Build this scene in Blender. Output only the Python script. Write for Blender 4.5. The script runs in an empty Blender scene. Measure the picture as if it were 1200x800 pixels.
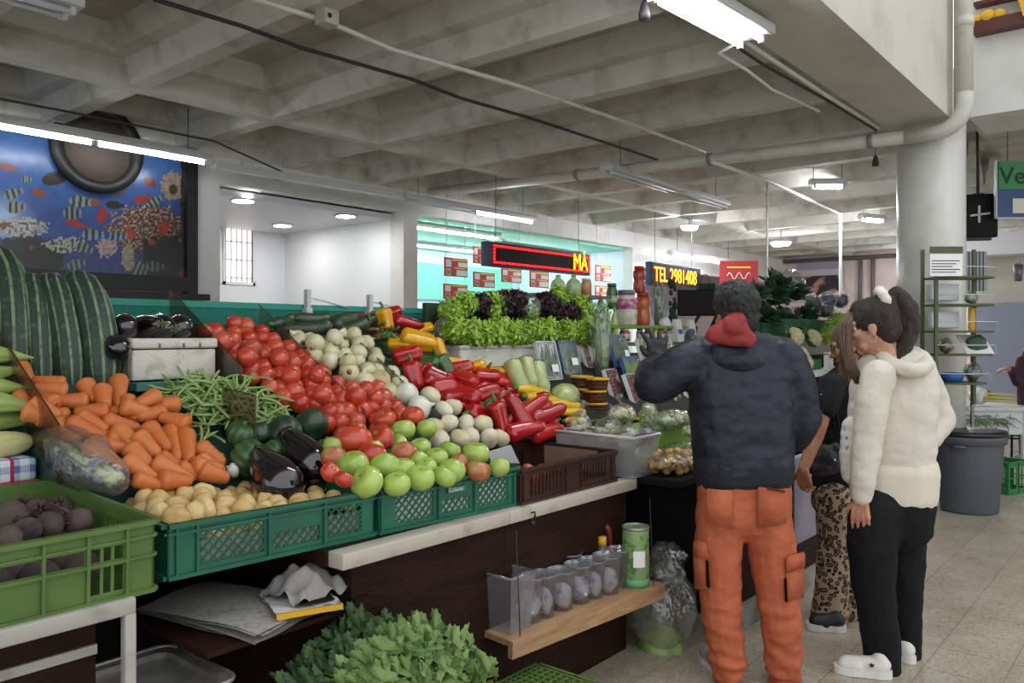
import bpy, bmesh, math, random
from mathutils import Vector, Matrix, Quaternion, noise
R = random.Random(7)
PI = math.pi
sc = bpy.context.scene
COL = sc.collection

# ---------------------------------------------------------------- camera, world, exposure
F, CX, CY, H, YAW = 945.0, 600.0, 392.0, 1.47, math.radians(40)
DX, DY = math.cos(YAW), math.sin(YAW)
RX, RY = math.sin(YAW), -math.cos(YAW)
cd = bpy.data.cameras.new('camera'); cam = bpy.data.objects.new('camera', cd); COL.objects.link(cam)
cd.sensor_width = 36; cd.lens = F/1200*36; cd.shift_y = -(400-CY)/1200; cd.clip_start = .05
cam.location = (0, 0, H); cam.rotation_euler = (PI/2, 0, YAW-PI/2)
sc.camera = cam
w = bpy.data.worlds.new('world'); sc.world = w; w.use_nodes = True
bg = w.node_tree.nodes['Background']; bg.inputs[0].default_value = (.93, .97, 1, 1); bg.inputs[1].default_value = 0.8
sc.view_settings.view_transform = 'Standard'; sc.view_settings.look = 'None'
sc.view_settings.exposure = 0.9; sc.view_settings.gamma = 1; sc.view_settings.use_curve_mapping = False
sc.cycles.use_denoising = True
sc.cycles.max_bounces = 7; sc.cycles.transparent_max_bounces = 16
TUBE = 20.0          # emission of the fluorescent tubes

# ---------------------------------------------------------------- from photo pixel to place
def ray(px, py):
    u = (px-CX)/F; v = (CY-py)/F
    return Vector((DX+u*RX, DY+u*RY, v))
def atD(px, py, D): return Vector((0, 0, H))+ray(px, py)*D
def atZ(px, py, z): r = ray(px, py); return Vector((0, 0, H))+r*((z-H)/r.z)
def atY(px, py, y): r = ray(px, py); return Vector((0, 0, H))+r*(y/r.y)
def atX(px, py, x): r = ray(px, py); return Vector((0, 0, H))+r*(x/r.x)
def depth(p): return p.x*DX+p.y*DY
HY0, HZ0, HS = 2.55, .98, .58                 # the sloping produce bed
def heapz(y): return HZ0+HS*(y-HY0)
def atH(px, py, up=0.0):
    r = ray(px, py); D = (H-HZ0-up+HS*HY0)/(HS*r.y-r.z)
    return Vector((0, 0, H))+r*D

# ---------------------------------------------------------------- materials
def lin(c):
    if isinstance(c, str):
        c = [int(c[i:i+2], 16)/255 for i in (0, 2, 4)]
    return tuple((x/12.92 if x <= .04045 else ((x+.055)/1.055)**2.4) for x in c[:3])+(1,)
MATS = {}
def mat(name, col, rough=.5, col2=None, scale=8, bump=0, bscale=40, metal=0, rnd=None, emit=0, spec=.5, detail=4, coat=0,
        lo=.4, hi=.6, coord='Object', trans=0, sss=0, stretch=None):
    if name in MATS: return MATS[name]
    m = bpy.data.materials.new(name); m.use_nodes = True; MATS[name] = m
    nt = m.node_tree; N = nt.nodes; L = nt.links
    b = N['Principled BSDF']
    b.inputs['Roughness'].default_value = rough; b.inputs['Metallic'].default_value = metal
    b.inputs['Specular IOR Level'].default_value = spec
    b.inputs['Coat Weight'].default_value = coat; b.inputs['Coat Roughness'].default_value = .1
    b.inputs['Transmission Weight'].default_value = trans
    if sss:
        b.inputs['Subsurface Weight'].default_value = sss; b.inputs['Subsurface Scale'].default_value = .01
    src = None
    if rnd:
        oi = N.new('ShaderNodeObjectInfo'); cr = N.new('ShaderNodeValToRGB')
        e = cr.color_ramp.elements
        for i, c in enumerate(rnd):
            if i < 2: e[i].position = i/(len(rnd)-1); e[i].color = lin(c)
            else: x = e.new(i/(len(rnd)-1)); x.color = lin(c)
        for i, c in enumerate(rnd): e[i].position = i/(len(rnd)-1); e[i].color = lin(c)
        L.new(oi.outputs['Random'], cr.inputs[0]); src = cr.outputs[0]
    tc = N.new('ShaderNodeTexCoord'); vec = tc.outputs[coord]
    if stretch:
        mp = N.new('ShaderNodeMapping'); mp.inputs['Scale'].default_value = stretch
        L.new(vec, mp.inputs[0]); vec = mp.outputs[0]
    if col2:
        n = N.new('ShaderNodeTexNoise'); n.inputs['Scale'].default_value = scale; n.inputs['Detail'].default_value = detail
        L.new(vec, n.inputs['Vector'])
        mr = N.new('ShaderNodeMapRange'); mr.inputs[1].default_value = lo; mr.inputs[2].default_value = hi
        L.new(n.outputs[0], mr.inputs[0])
        mx = N.new('ShaderNodeMix'); mx.data_type = 'RGBA'
        L.new(mr.outputs[0], mx.inputs[0])
        if src: L.new(src, mx.inputs[6])
        else: mx.inputs[6].default_value = lin(col)
        mx.inputs[7].default_value = lin(col2); src = mx.outputs[2]
    if src: L.new(src, b.inputs['Base Color'])
    else: b.inputs['Base Color'].default_value = lin(col)
    if bump:
        n2 = N.new('ShaderNodeTexNoise'); n2.inputs['Scale'].default_value = bscale; n2.inputs['Detail'].default_value = 3
        L.new(vec, n2.inputs['Vector'])
        bp = N.new('ShaderNodeBump'); bp.inputs['Strength'].default_value = bump; bp.inputs['Distance'].default_value = .02
        L.new(n2.outputs[0], bp.inputs['Height']); L.new(bp.outputs[0], b.inputs['Normal'])
    if emit:
        b.inputs['Emission Strength'].default_value = emit; b.inputs['Emission Color'].default_value = lin(col)
    return m
def film(name, tint='ffffff', gloss=.18, haze=.06, hazecol='ffffff', rough=.12, bump=.6, bscale=14):
    """thin clear plastic: mostly lets light through, some sheen, a little milkiness"""
    if name in MATS: return MATS[name]
    m = bpy.data.materials.new(name); m.use_nodes = True; MATS[name] = m
    nt = m.node_tree; N = nt.nodes; L = nt.links; N.remove(N['Principled BSDF']); out = N['Material Output']
    tr = N.new('ShaderNodeBsdfTransparent'); tr.inputs[0].default_value = lin(tint)
    gl = N.new('ShaderNodeBsdfGlossy'); gl.inputs['Roughness'].default_value = rough
    df = N.new('ShaderNodeBsdfDiffuse'); df.inputs[0].default_value = lin(hazecol)
    a = N.new('ShaderNodeMixShader'); a.inputs[0].default_value = haze
    L.new(tr.outputs[0], a.inputs[1]); L.new(df.outputs[0], a.inputs[2])
    lw = N.new('ShaderNodeLayerWeight'); lw.inputs[0].default_value = .35
    mr = N.new('ShaderNodeMapRange'); mr.inputs[3].default_value = gloss*.35; mr.inputs[4].default_value = min(1, gloss*3)
    L.new(lw.outputs['Facing'], mr.inputs[0])
    c = N.new('ShaderNodeMixShader'); L.new(mr.outputs[0], c.inputs[0]); L.new(a.outputs[0], c.inputs[1]); L.new(gl.outputs[0], c.inputs[2])
    if bump:
        n2 = N.new('ShaderNodeTexNoise'); n2.inputs['Scale'].default_value = bscale; n2.inputs['Detail'].default_value = 3
        tc = N.new('ShaderNodeTexCoord'); L.new(tc.outputs['Object'], n2.inputs['Vector'])
        bp = N.new('ShaderNodeBump'); bp.inputs['Strength'].default_value = bump; bp.inputs['Distance'].default_value = .03
        L.new(n2.outputs[0], bp.inputs['Height']); L.new(bp.outputs[0], gl.inputs['Normal']); L.new(bp.outputs[0], lw.inputs['Normal'])
    L.new(c.outputs[0], out.inputs[0])
    return m

# ---------------------------------------------------------------- mesh building
class MB:
    def __init__(s): s.v = []; s.f = []; s.mi = []; s.m = 0; s.sm = []
    def add(s, vs, fs, smooth=False):
        o = len(s.v); s.v += [Vector(v) for v in vs]
        for f in fs: s.f.append([o+i for i in f]); s.mi.append(s.m); s.sm.append(smooth)
        return s
    def box(s, a, b):
        x0, y0, z0 = a; x1, y1, z1 = b
        return s.add([(x0,y0,z0),(x1,y0,z0),(x1,y1,z0),(x0,y1,z0),(x0,y0,z1),(x1,y0,z1),(x1,y1,z1),(x0,y1,z1)],
              [(3,2,1,0),(4,5,6,7),(0,1,5,4),(1,2,6,5),(2,3,7,6),(3,0,4,7)])
    def rbox(s, a, b, r=.006):
        """box with bevelled vertical and horizontal edges"""
        bm = bmesh.new(); bmesh.ops.create_cube(bm, size=1)
        sz = [b[i]-a[i] for i in range(3)]; ce = [(a[i]+b[i])/2 for i in range(3)]
        for v in bm.verts: v.co = Vector([v.co[i]*sz[i]+ce[i] for i in range(3)])
        bmesh.ops.bevel(bm, geom=bm.edges[:], offset=min(r, min(abs(x) for x in sz)*.45), segments=2, affect='EDGES', profile=.5)
        bm.verts.index_update(); s.add([v.co.copy() for v in bm.verts], [[v.index for v in f.verts] for f in bm.faces], True); bm.free(); return s
    def hexa(s, p):     # 8 corners: bottom 0-3, top 4-7
        return s.add(p, [(3,2,1,0),(4,5,6,7),(0,1,5,4),(1,2,6,5),(2,3,7,6),(3,0,4,7)])
    def bar(s, a, b, wd, h=None, up=(0, 0, 1)):
        """rectangular bar from a to b"""
        a = Vector(a); b = Vector(b); h = h or wd; d = (b-a).normalized(); up = Vector(up)
        if abs(d.dot(up)) > .95: up = Vector((1, 0, 0))
        x = d.cross(up).normalized()*wd/2; z = x.cross(d).normalized()*h/2
        return s.hexa([a-x-z, a+x-z, b+x-z, b-x-z, a-x+z, a+x+z, b+x+z, b-x+z])
    def tube(s, pts, r, n=8, caps=True):
        """round tube through pts; r number or list"""
        pts = [Vector(p) for p in pts]; k = len(pts)
        rs = r if isinstance(r, (list, tuple)) else [r]*k
        o = len(s.v); prev = None; rings = []
        for i, p in enumerate(pts):
            d = (pts[min(i+1, k-1)]-pts[max(i-1, 0)]).normalized()
            if prev is None:
                x = d.orthogonal().normalized()
            else:
                x = prev-d*prev.dot(d); x = x.normalized() if x.length > 1e-6 else d.orthogonal().normalized()
            prev = x; y = d.cross(x)
            rings.append([p+(x*math.cos(2*PI*j/n)+y*math.sin(2*PI*j/n))*rs[i] for j in range(n)])
        vs = [q for rg in rings for q in rg]
        fs = [(i*n+j, i*n+(j+1) % n, (i+1)*n+(j+1) % n, (i+1)*n+j) for i in range(k-1) for j in range(n)]
        if caps: fs += [tuple(range(n))[::-1], tuple((k-1)*n+j for j in range(n))]
        return s.add(vs, fs, True)
    def lathe(s, prof, n=20, c=(0, 0, 0), ang=None, smooth=True):
        """prof: (r,z) from bottom to top; ang(a,t): radius factor"""
        c = Vector(c); k = len(prof); vs = []
        for i, (r, z) in enumerate(prof):
            for j in range(n):
                a = 2*PI*j/n; q = r*(ang(a, i/(k-1)) if ang else 1)
                vs.append(c+Vector((q*math.cos(a), q*math.sin(a), z)))
        fs = [(i*n+j, i*n+(j+1) % n, (i+1)*n+(j+1) % n, (i+1)*n+j) for i in range(k-1) for j in range(n)]
        if prof[0][0] > 1e-5: fs.append(tuple(range(n))[::-1])
        if prof[-1][0] > 1e-5: fs.append(tuple((k-1)*n+j for j in range(n)))
        return s.add(vs, fs, smooth)
    def sweep(s, path, rf, k=12, n=12, up=(0, 0, 1)):
        """body along path(t) with radius rf(t,a)"""
        up = Vector(up); vs = []
        for i in range(k+1):
            t = i/k; p = Vector(path(t)); d = (Vector(path(min(1, t+.01)))-Vector(path(max(0, t-.01)))).normalized()
            x = d.cross(up); x = x.normalized() if x.length > 1e-4 else Vector((1, 0, 0)); y = d.cross(x)*-1
            for j in range(n):
                a = 2*PI*j/n; q = rf(t, a); vs.append(p+(x*math.cos(a)+y*math.sin(a))*q)
        fs = [(i*n+j, i*n+(j+1) % n, (i+1)*n+(j+1) % n, (i+1)*n+j) for i in range(k) for j in range(n)]
        fs += [tuple(range(n))[::-1], tuple(k*n+j for j in range(n))]
        return s.add(vs, fs, True)
    def ball(s, c, r, n=12, k=8, sc3=(1, 1, 1), M=None):
        c = Vector(c); vs = []; 
        for i in range(k+1):
            th = PI*i/k
            for j in range(n):
                a = 2*PI*j/n; v = Vector((math.sin(th)*math.cos(a)*sc3[0], math.sin(th)*math.sin(a)*sc3[1], -math.cos(th)*sc3[2]))*r
                if M: v = M @ v
                vs.append(c+v)
        fs = [(i*n+j, i*n+(j+1) % n, (i+1)*n+(j+1) % n, (i+1)*n+j) for i in range(k) for j in range(n)]
        return s.add(vs, fs, True)
    def cone(s, a, b, ra, rb, n=12):
        """capsule with ends of different radius"""
        a = Vector(a); b = Vector(b); d = (b-a); L = d.length; d = d.normalized() if L > 1e-6 else Vector((0, 0, 1))
        x = d.orthogonal().normalized(); y = d.cross(x); rings = []
        for q in range(5): t = PI/2*(q-4)/4-.0001; rings.append((a+d*ra*math.sin(t), max(ra*math.cos(t), 1e-4)))
        for q in range(5): t = PI/2*q/4; rings.append((b+d*rb*math.sin(t), max(rb*math.cos(t), 1e-4)))
        vs = [p+(x*math.cos(2*PI*j/n)+y*math.sin(2*PI*j/n))*r for p, r in rings for j in range(n)]
        k = len(rings)
        fs = [(i*n+j, i*n+(j+1) % n, (i+1)*n+(j+1) % n, (i+1)*n+j) for i in range(k-1) for j in range(n)]
        fs += [tuple(range(n))[::-1], tuple((k-1)*n+j for j in range(n))]
        return s.add(vs, fs, True)
    def grid(s, fn, nu, nv, smooth=True):
        vs = [Vector(fn(i/nu, j/nv)) for i in range(nu+1) for j in range(nv+1)]
        fs = [(i*(nv+1)+j, (i+1)*(nv+1)+j, (i+1)*(nv+1)+j+1, i*(nv+1)+j+1) for i in range(nu) for j in range(nv)]
        return s.add(vs, fs, smooth)
    def xf(s, M):
        s.v = [M @ v for v in s.v]; return s
    def shift(s, d):
        d = Vector(d); s.v = [v+d for v in s.v]; return s
    def join(s, o, M=None):
        m0 = s.m
        k = len(s.v); s.v += [(M @ v if M else v.copy()) for v in o.v]
        for f, mi, sm in zip(o.f, o.mi, o.sm): s.f.append([k+i for i in f]); s.mi.append(mi); s.sm.append(sm)
        return s
    def mesh(s, name, mats):
        me = bpy.data.meshes.new(name); me.from_pydata([tuple(v) for v in s.v], [], s.f)
        for m in (mats if isinstance(mats, (list, tuple)) else [mats]): me.materials.append(m)
        me.polygons.foreach_set('material_index', s.mi); me.polygons.foreach_set('use_smooth', s.sm); me.update()
        return me

def link(name, me, parent=None, loc=None):
    o = bpy.data.objects.new(name, me); COL.objects.link(o)
    if parent: o.parent = parent
    if loc is not None: o.location = loc
    return o
def tag(o, label=None, cat=None, group=None, kind=None):
    for k, v in (('label', label), ('category', cat), ('group', group), ('kind', kind)):
        if v: o[k] = v
    return o
def thing(name, label, cat, loc=(0, 0, 0), group=None, rotz=0):
    o = link(name, None, loc=loc); o.rotation_euler = (0, 0, rotz); o.empty_display_size = .05
    return tag(o, label, cat, group)
def part(name, mb, m, parent, label=None, world=False):
    if world: # vertices given in world coordinates: bring them into the frame of the top thing
        M = Matrix.Identity(4); p = parent
        while p: M = Matrix.LocRotScale(p.location, p.rotation_euler if p.rotation_mode != 'QUATERNION' else p.rotation_quaternion, None) @ M; p = p.parent
        mb.xf(M.inverted())
    o = link(name, mb.mesh(name, m), parent)
    if label: o['label'] = label
    return o
def single(name, mb, m, label, cat, group=None, loc=None):
    """a thing that is one mesh; world vertices, origin brought to the middle of its base"""
    if loc is None:
        xs = [v.x for v in mb.v]; ys = [v.y for v in mb.v]; zs = [v.z for v in mb.v]
        loc = Vector(((min(xs)+max(xs))/2, (min(ys)+max(ys))/2, min(zs))); mb.shift(-loc)
    return tag(link(name, mb.mesh(name, m), loc=loc), label, cat, group)
def struct(name, mb, m, parent=None):
    o = link(name, mb.mesh(name, m), parent)
    if not parent: o['kind'] = 'structure'
    return o
def kids(o): return [c for c in bpy.data.objects if c.parent is o]
CH = {}
def dup(root, loc, rot=None, label=None, group=None, scale=None):
    """a copy of a thing with copies of its parts and sub-parts (mesh data shared)"""
    r = root.copy(); COL.objects.link(r); r.location = loc
    if rot is not None:
        if isinstance(rot, Quaternion): r.rotation_mode = 'QUATERNION'; r.rotation_quaternion = rot
        else: r.rotation_mode = 'XYZ'; r.rotation_euler = rot
    if scale: r.scale = (scale,)*3 if not isinstance(scale, (tuple, list)) else scale
    if label: r['label'] = label
    if group: r['group'] = group
    elif 'group' in r and group == '': del r['group']
    def rec(src, dst):
        if src.name not in CH: CH[src.name] = kids(src)
        for c in CH[src.name]:
            d = c.copy(); COL.objects.link(d); d.parent = dst; rec(c, d)
    rec(root, r)
    return r
def place(o, loc, rot=None, label=None, group=None, scale=None):
    o.location = loc
    if rot is not None:
        if isinstance(rot, Quaternion): o.rotation_mode = 'QUATERNION'; o.rotation_quaternion = rot
        else: o.rotation_mode = 'XYZ'; o.rotation_euler = rot
    if scale: o.scale = (scale,)*3 if not isinstance(scale, (tuple, list)) else scale
    if label: o['label'] = label
    if group: o['group'] = group
    return o
class Proto:
    """the first use moves the prototype itself, later uses copy it"""
    def __init__(s, o): s.o = o; s.used = False
    def put(s, loc, rot=None, label=None, group=None, scale=None):
        if not s.used: s.used = True; return place(s.o, loc, rot, label, group, scale)
        return dup(s.o, loc, rot, label, group, scale)
def axisq(d, roll=0, ax='X'):
    """rotation that turns local +X (or Z) to direction d"""
    q = Vector(d).to_track_quat(ax, 'Z' if ax != 'Z' else 'Y')
    return q @ Quaternion({'X': (1, 0, 0), 'Z': (0, 0, 1), 'Y': (0, 1, 0)}[ax], roll)
def rq(r=R):
    return Quaternion((r.gauss(0, 1), r.gauss(0, 1), r.gauss(0, 1), r.gauss(0, 1))).normalized()
def inpoly(x, y, P):
    c = False; j = len(P)-1
    for i in range(len(P)):
        if (P[i][1] > y) != (P[j][1] > y) and x < (P[j][0]-P[i][0])*(y-P[i][1])/(P[j][1]-P[i][1])+P[i][0]: c = not c
        j = i
    return c
def pack(P, s, r=R, jit=.18):
    """hexagonal packing of spacing s in a polygon (x,y), jittered"""
    xs = [p[0] for p in P]; ys = [p[1] for p in P]; out = []; row = 0; y = min(ys)
    while y < max(ys):
        x = min(xs)+(s/2 if row % 2 else 0)
        while x < max(xs):
            a = x+r.uniform(-1, 1)*s*jit; b = y+r.uniform(-1, 1)*s*jit
            if inpoly(a, b, P): out.append((a, b))
            x += s
        y += s*.866; row += 1
    return out
WORK = bpy.data.scenes.new('workbench')
def evaluated(o):
    WORK.collection.objects.link(o); 
    with bpy.context.temp_override(scene=WORK, view_layer=WORK.view_layers[0]): dg = bpy.context.evaluated_depsgraph_get(); dg.update()
    me = bpy.data.meshes.new_from_object(o.evaluated_get(dg)); bpy.data.objects.remove(o); return me
def remeshed(mb, name, m, parent, voxel=.008, smooth=4, world=True, disp=None, label=None):
    """one continuous skin over all the overlapping volumes of mb"""
    if world:
        M = Matrix.Identity(4); p = parent
        while p: M = Matrix.LocRotScale(p.location, p.rotation_euler, None) @ M; p = p.parent
        mb.xf(M.inverted())
    tmp = bpy.data.objects.new('tmp', mb.mesh('tmp', m))
    md = tmp.modifiers.new('r', 'REMESH'); md.mode = 'VOXEL'; md.voxel_size = voxel; md.use_smooth_shade = True
    if smooth:
        ms = tmp.modifiers.new('s', 'SMOOTH'); ms.factor = .5; ms.iterations = smooth
    me = evaluated(tmp)
    me.name = name; me.materials.clear()
    for x in (m if isinstance(m, (list, tuple)) else [m]): me.materials.append(x)
    if disp:
        nv = len(me.vertices); co = [0.0]*(3*nv); no = [0.0]*(3*nv); me.vertices.foreach_get('co', co); me.vertices.foreach_get('normal', no)
        for i in range(0, 3*nv, 3):
            c = Vector(co[i:i+3]); n_ = Vector(no[i:i+3]); c += n_*disp(c, n_); co[i:i+3] = c
        me.vertices.foreach_set('co', co); me.update()
    me.polygons.foreach_set('use_smooth', [True]*len(me.polygons))
    o = link(name, me, parent)
    if label: o['label'] = label
    return o
def text_mb(s, size, m_=None, ex=.002, bold=0.0):
    c = bpy.data.curves.new('t', 'FONT'); c.body = s; c.size = size; c.extrude = ex; c.offset = bold; c.resolution_u = 3
    me = evaluated(bpy.data.objects.new('t', c))
    mb = MB(); mb.add([v.co.copy() for v in me.vertices], [list(p.vertices) for p in me.polygons]); bpy.data.meshes.remove(me)
    return mb
# ================================================================= the setting
def project(p):
    p = Vector(p); D = depth(p); u = (p.x*RX+p.y*RY)/D
    return CX+F*u, CY-F*(p.z-H)/D
# floor: worn terrazzo tiles
def floor_mat():
    m = mat('terrazzo', 'b5a996', .33, col2='a49884', scale=3, lo=.35, hi=.65, spec=.45)
    nt = m.node_tree; N = nt.nodes; L = nt.links; b = N['Principled BSDF']
    src = b.inputs['Base Color'].links[0].from_socket
    tc = N.new('ShaderNodeTexCoord')
    vo = N.new('ShaderNodeTexVoronoi'); vo.inputs['Scale'].default_value = 85; L.new(tc.outputs['Object'], vo.inputs['Vector'])
    sp = N.new('ShaderNodeMix'); sp.data_type = 'RGBA'; sp.blend_type = 'OVERLAY'; sp.inputs[0].default_value = .22
    bw = N.new('ShaderNodeSeparateColor'); L.new(vo.outputs['Color'], bw.inputs[0])
    L.new(src, sp.inputs[6]); L.new(bw.outputs[0], sp.inputs[7])
    br = N.new('ShaderNodeTexBrick'); br.offset = 0; br.inputs['Scale'].default_value = 1
    br.inputs['Brick Width'].default_value = .3; br.inputs['Row Height'].default_value = .3; br.inputs['Mortar Size'].default_value = .0022
    br.inputs['Mortar Smooth'].default_value = .3
    br.inputs['Color1'].default_value = (1, 1, 1, 1); br.inputs['Color2'].default_value = (.93, .93, .92, 1); br.inputs['Mortar'].default_value = (.42, .4, .37, 1)
    L.new(tc.outputs['Object'], br.inputs['Vector'])
    mu = N.new('ShaderNodeMix'); mu.data_type = 'RGBA'; mu.blend_type = 'MULTIPLY'; mu.inputs[0].default_value = 1
    L.new(sp.outputs[2], mu.inputs[6]); L.new(br.outputs[0], mu.inputs[7]); L.new(mu.outputs[2], b.inputs['Base Color'])
    n = N.new('ShaderNodeTexNoise'); n.inputs['Scale'].default_value = 2.2; n.inputs['Detail'].default_value = 5
    L.new(tc.outputs['Object'], n.inputs['Vector'])
    mr = N.new('ShaderNodeMapRange'); mr.inputs[1].default_value = .3; mr.inputs[2].default_value = .7; mr.inputs[3].default_value = .2; mr.inputs[4].default_value = .45
    L.new(n.outputs[0], mr.inputs[0]); L.new(mr.outputs[0], b.inputs['Roughness'])
    return m
struct('floor', MB().box((-6, -9, -.1), (20, 11, 0)), floor_mat())

M_conc = mat('old_concrete', 'b6b3a9', .9, col2='9b978c', scale=3.5, detail=8, lo=.42, hi=.72, bump=.35, bscale=9)
M_rib = mat('painted_rib', 'c4c2b9', .85, col2='a09c91', scale=5, detail=9, lo=.5, hi=.75, bump=.3, bscale=14)
M_white = mat('white_wall_paint', 'd8d7d3', .7, col2='c6c3bc', scale=2.5, detail=6, lo=.5, hi=.75)
M_beam = mat('painted_beam', 'c9c6bd', .75, col2='b3afa5', scale=2.2, detail=8, lo=.5, hi=.78, bump=.15, bscale=12)
M_pink = mat('pinkish_wall', 'dccac4', .8, col2='cdb9b3', scale=2, detail=5)

X0 = 2.79; PITCH = 1.2; RIBZ = 3.3; SLABZ = 3.64; GY = 6.03; BACKY = 7.6
PROF = [(.30, SLABZ), (.225, 3.48), (.125, 3.465), (.07, RIBZ)]
def rib(mb, a, b, dz=0):
    """stepped joist running from a to b (ground points)"""
    a = Vector((*a, 0)); b = Vector((*b, 0)); d = (b-a).normalized(); n = Vector((-d.y, d.x, 0))
    pr_ = [(r, z-(dz if z < SLABZ else 0)) for r, z in PROF]; sec = [(-r, z) for r, z in pr_]+[(r, z) for r, z in pr_[::-1]]; k = len(sec)
    for lay in range(k-1):
        (p, z0), (q, z1) = sec[lay], sec[lay+1]
        mb.add([a+n*p+Vector((0, 0, z0)), b+n*p+Vector((0, 0, z0)), b+n*q+Vector((0, 0, z1)), a+n*q+Vector((0, 0, z1))], [(0, 1, 2, 3)])
cl = MB()
cl.box((-6, 1.62, SLABZ), (20, 11, SLABZ+.2))
cl.box((8.35, -9, 3.5), (20, 1.62, SLABZ+.2))
cl.m = 1
for k in range(-6, 15):
    x = X0+PITCH*k; rib(cl, (x, 1.9), (x, BACKY+.3))
rib(cl, (-6, GY), (20, GY), .004); rib(cl, (-6, BACKY+.05), (20, BACKY+.05), .004)
struct('ceiling', cl, [M_conc, M_rib])
# deep beam beside the tall hall, with its round pillar
struct('beam', MB().box((-6, 1.5, 3.25), (7.5, 2.0, 5.6)), M_beam)
PX, PY, PR = 7.72, 1.72, .27
struct('pillar', MB().lathe([(PR, 0), (PR, 3.7)], 40, (PX, PY, 0)), mat('pillar_paint', 'd3d1cb', .35, col2='bab6ad', scale=2, detail=7, lo=.52, hi=.75, coat=.25))
hb = MB().box((8.1, -9, 3.4), (8.3, 1.5, 4.6)); hb.box((8.1, 1.0, 4.6), (8.3, 1.5, 5.6)); hb.box((8.1, -9, 5.0), (8.3, 1.0, 5.6)); hb.box((8.3, -9, 3.4), (8.9, 1.5, 3.55))
struct('wall_upper', hb, M_white)
rl = MB().box((7.95, .6, 4.09), (8.1, 1.44, 4.19)); rl.box((7.98, .6, 4.34), (8.1, 1.44, 4.37))
struct('trim_1', rl, mat('dark_red_steel', '5a2a22', .5))
# far end of the hall
struct('wall_far', MB().box((19.5, -9, 0), (19.7, 11, SLABZ)), M_pink)
struct('wall_back', MB().box((-6, 10.6, 0), (20, 10.8, SLABZ)), mat('lilac_white', 'dcdff0', .6))
# fronts of the shops along the back aisle
hd = MB().box((4.15, BACKY, 3.02), (12.8, BACKY+.15, SLABZ)); hd.box((12.8, BACKY, 2.7), (20, BACKY+.15, SLABZ))
struct('trim_2', hd, M_white)
struct('wall_left', MB().box((-6, BACKY+.03, 0), (4.15, BACKY+.18, SLABZ)), M_conc)
pp = MB().box((4.13, BACKY-.04, 0), (4.38, BACKY+.16, 3.02)); pp.box((6.88, BACKY-.05, 0), (7.12, BACKY+.2, 3.02)); pp.box((12.4, BACKY, 0), (12.8, BACKY+.2, 3.02))
struct('trim_3', pp, M_white)
M_booth = mat('booth_white', 'e4e5e6', .45)
bo = MB().box((6.88, BACKY+.2, 0), (7.0, 10.6, 3.02)); bo.box((4.0, 10.1, 0), (6.88, 10.2, 2.2)); bo.box((4.0, 10.1, 2.95), (6.88, 10.2, 3.1))
bo.box((4.0, 10.1, 2.2), (5.93, 10.2, 2.95)); bo.box((6.36, 10.1, 2.2), (6.88, 10.2, 2.95)); bo.box((4.13, BACKY+.16, 0), (4.23, 10.2, 3.02))
struct('wall_booth', bo, M_booth)
struct('ceiling_booth', MB().box((4.13, BACKY+.15, 2.93), (6.9, 10.2, 3.0)), mat('booth_ceiling', 'c9ccd0', .5))
# barred window in the booth
wn = thing('window_1', None, None, (6.14, 10.12, 2.2)); wn['kind'] = 'structure'
g = MB().box((-.21, .02, 0), (.21, .04, .75)); part('pane', g, mat('bright_daylight_pane', 'fff2ea', .4, emit=1.0), wn)
g = MB()
for i in range(6): g.box((-.2+.08*i-.005, -.03, 0), (-.2+.08*i+.005, -.015, .75))
for z in (.05, .3, .55): g.box((-.21, -.03, z), (.21, -.015, z+.012))
part('bars', g, mat('bar_grey', '6d6a68', .5), wn)
g = MB().box((-.25, -.04, -.04), (-.21, .03, .79)).box((.21, -.04, -.04), (.25, .03, .79)).box((-.25, -.04, .75), (.25, .03, .79)).box((-.25, -.04, -.04), (.25, .03, 0))
part('window_frame', g, M_booth, wn)
t = thing('framed_picture', 'grey framed picture on the booth wall beside the barred window', 'picture', (5.72, 10.08, 2.2))
part('photo', MB().box((-.11, -.02, .02), (.11, -.01, .33)), mat('dim_photo', '5a5d58', .5, col2='8a8a84', scale=9), t); part('mount', MB().box((-.15, -.01, -.03), (.15, .02, .38)), mat('booth_white', ''), t)
single('booth_counter', MB().box((4.6, 8.4, 1.5), (6.2, 8.9, 1.66)), mat('counter_grey', 'a5a6a8', .5), 'grey counter inside the white booth behind the teal sheet', 'counter')
# green-lit shop behind the red signs
sh = MB().box((7.0, 10.45, 0), (12.4, 10.6, 3.02)); sh.m = 1; sh.box((7.0, 10.4, 2.1), (12.4, 10.46, 2.75)); sh.m = 0
sh.box((12.4, BACKY+.2, 0), (12.5, 10.6, 3.02))
struct('wall_shop', sh, [mat('lilac_white', ''), mat('green_light_tint', '7fdcb8', .5)])  # green of the coloured LED light is put into wall and ceiling colour
struct('ceiling_shop', MB().box((7.0, BACKY+.15, 2.98), (12.5, 10.6, 3.02)), mat('green_light_tint', ''))
# stalls at the far side, seen past the pillar
pt = MB().box((14, -6, 0), (14.1, 2.55, 1.95)); struct('wall_partition', pt, mat('grey_blue_panel', '8f94a6', .6))
struct('wall_panel', MB().box((14.3, -6, 1.95), (14.4, 2.75, 2.66)), mat('beige_panel', 'bdb9ae', .7))
struct('trim_4', MB().box((13.8, -6, 2.66), (14.4, 2.9, 2.98)), mat('white_panel', 'dedfe2', .6))

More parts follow.
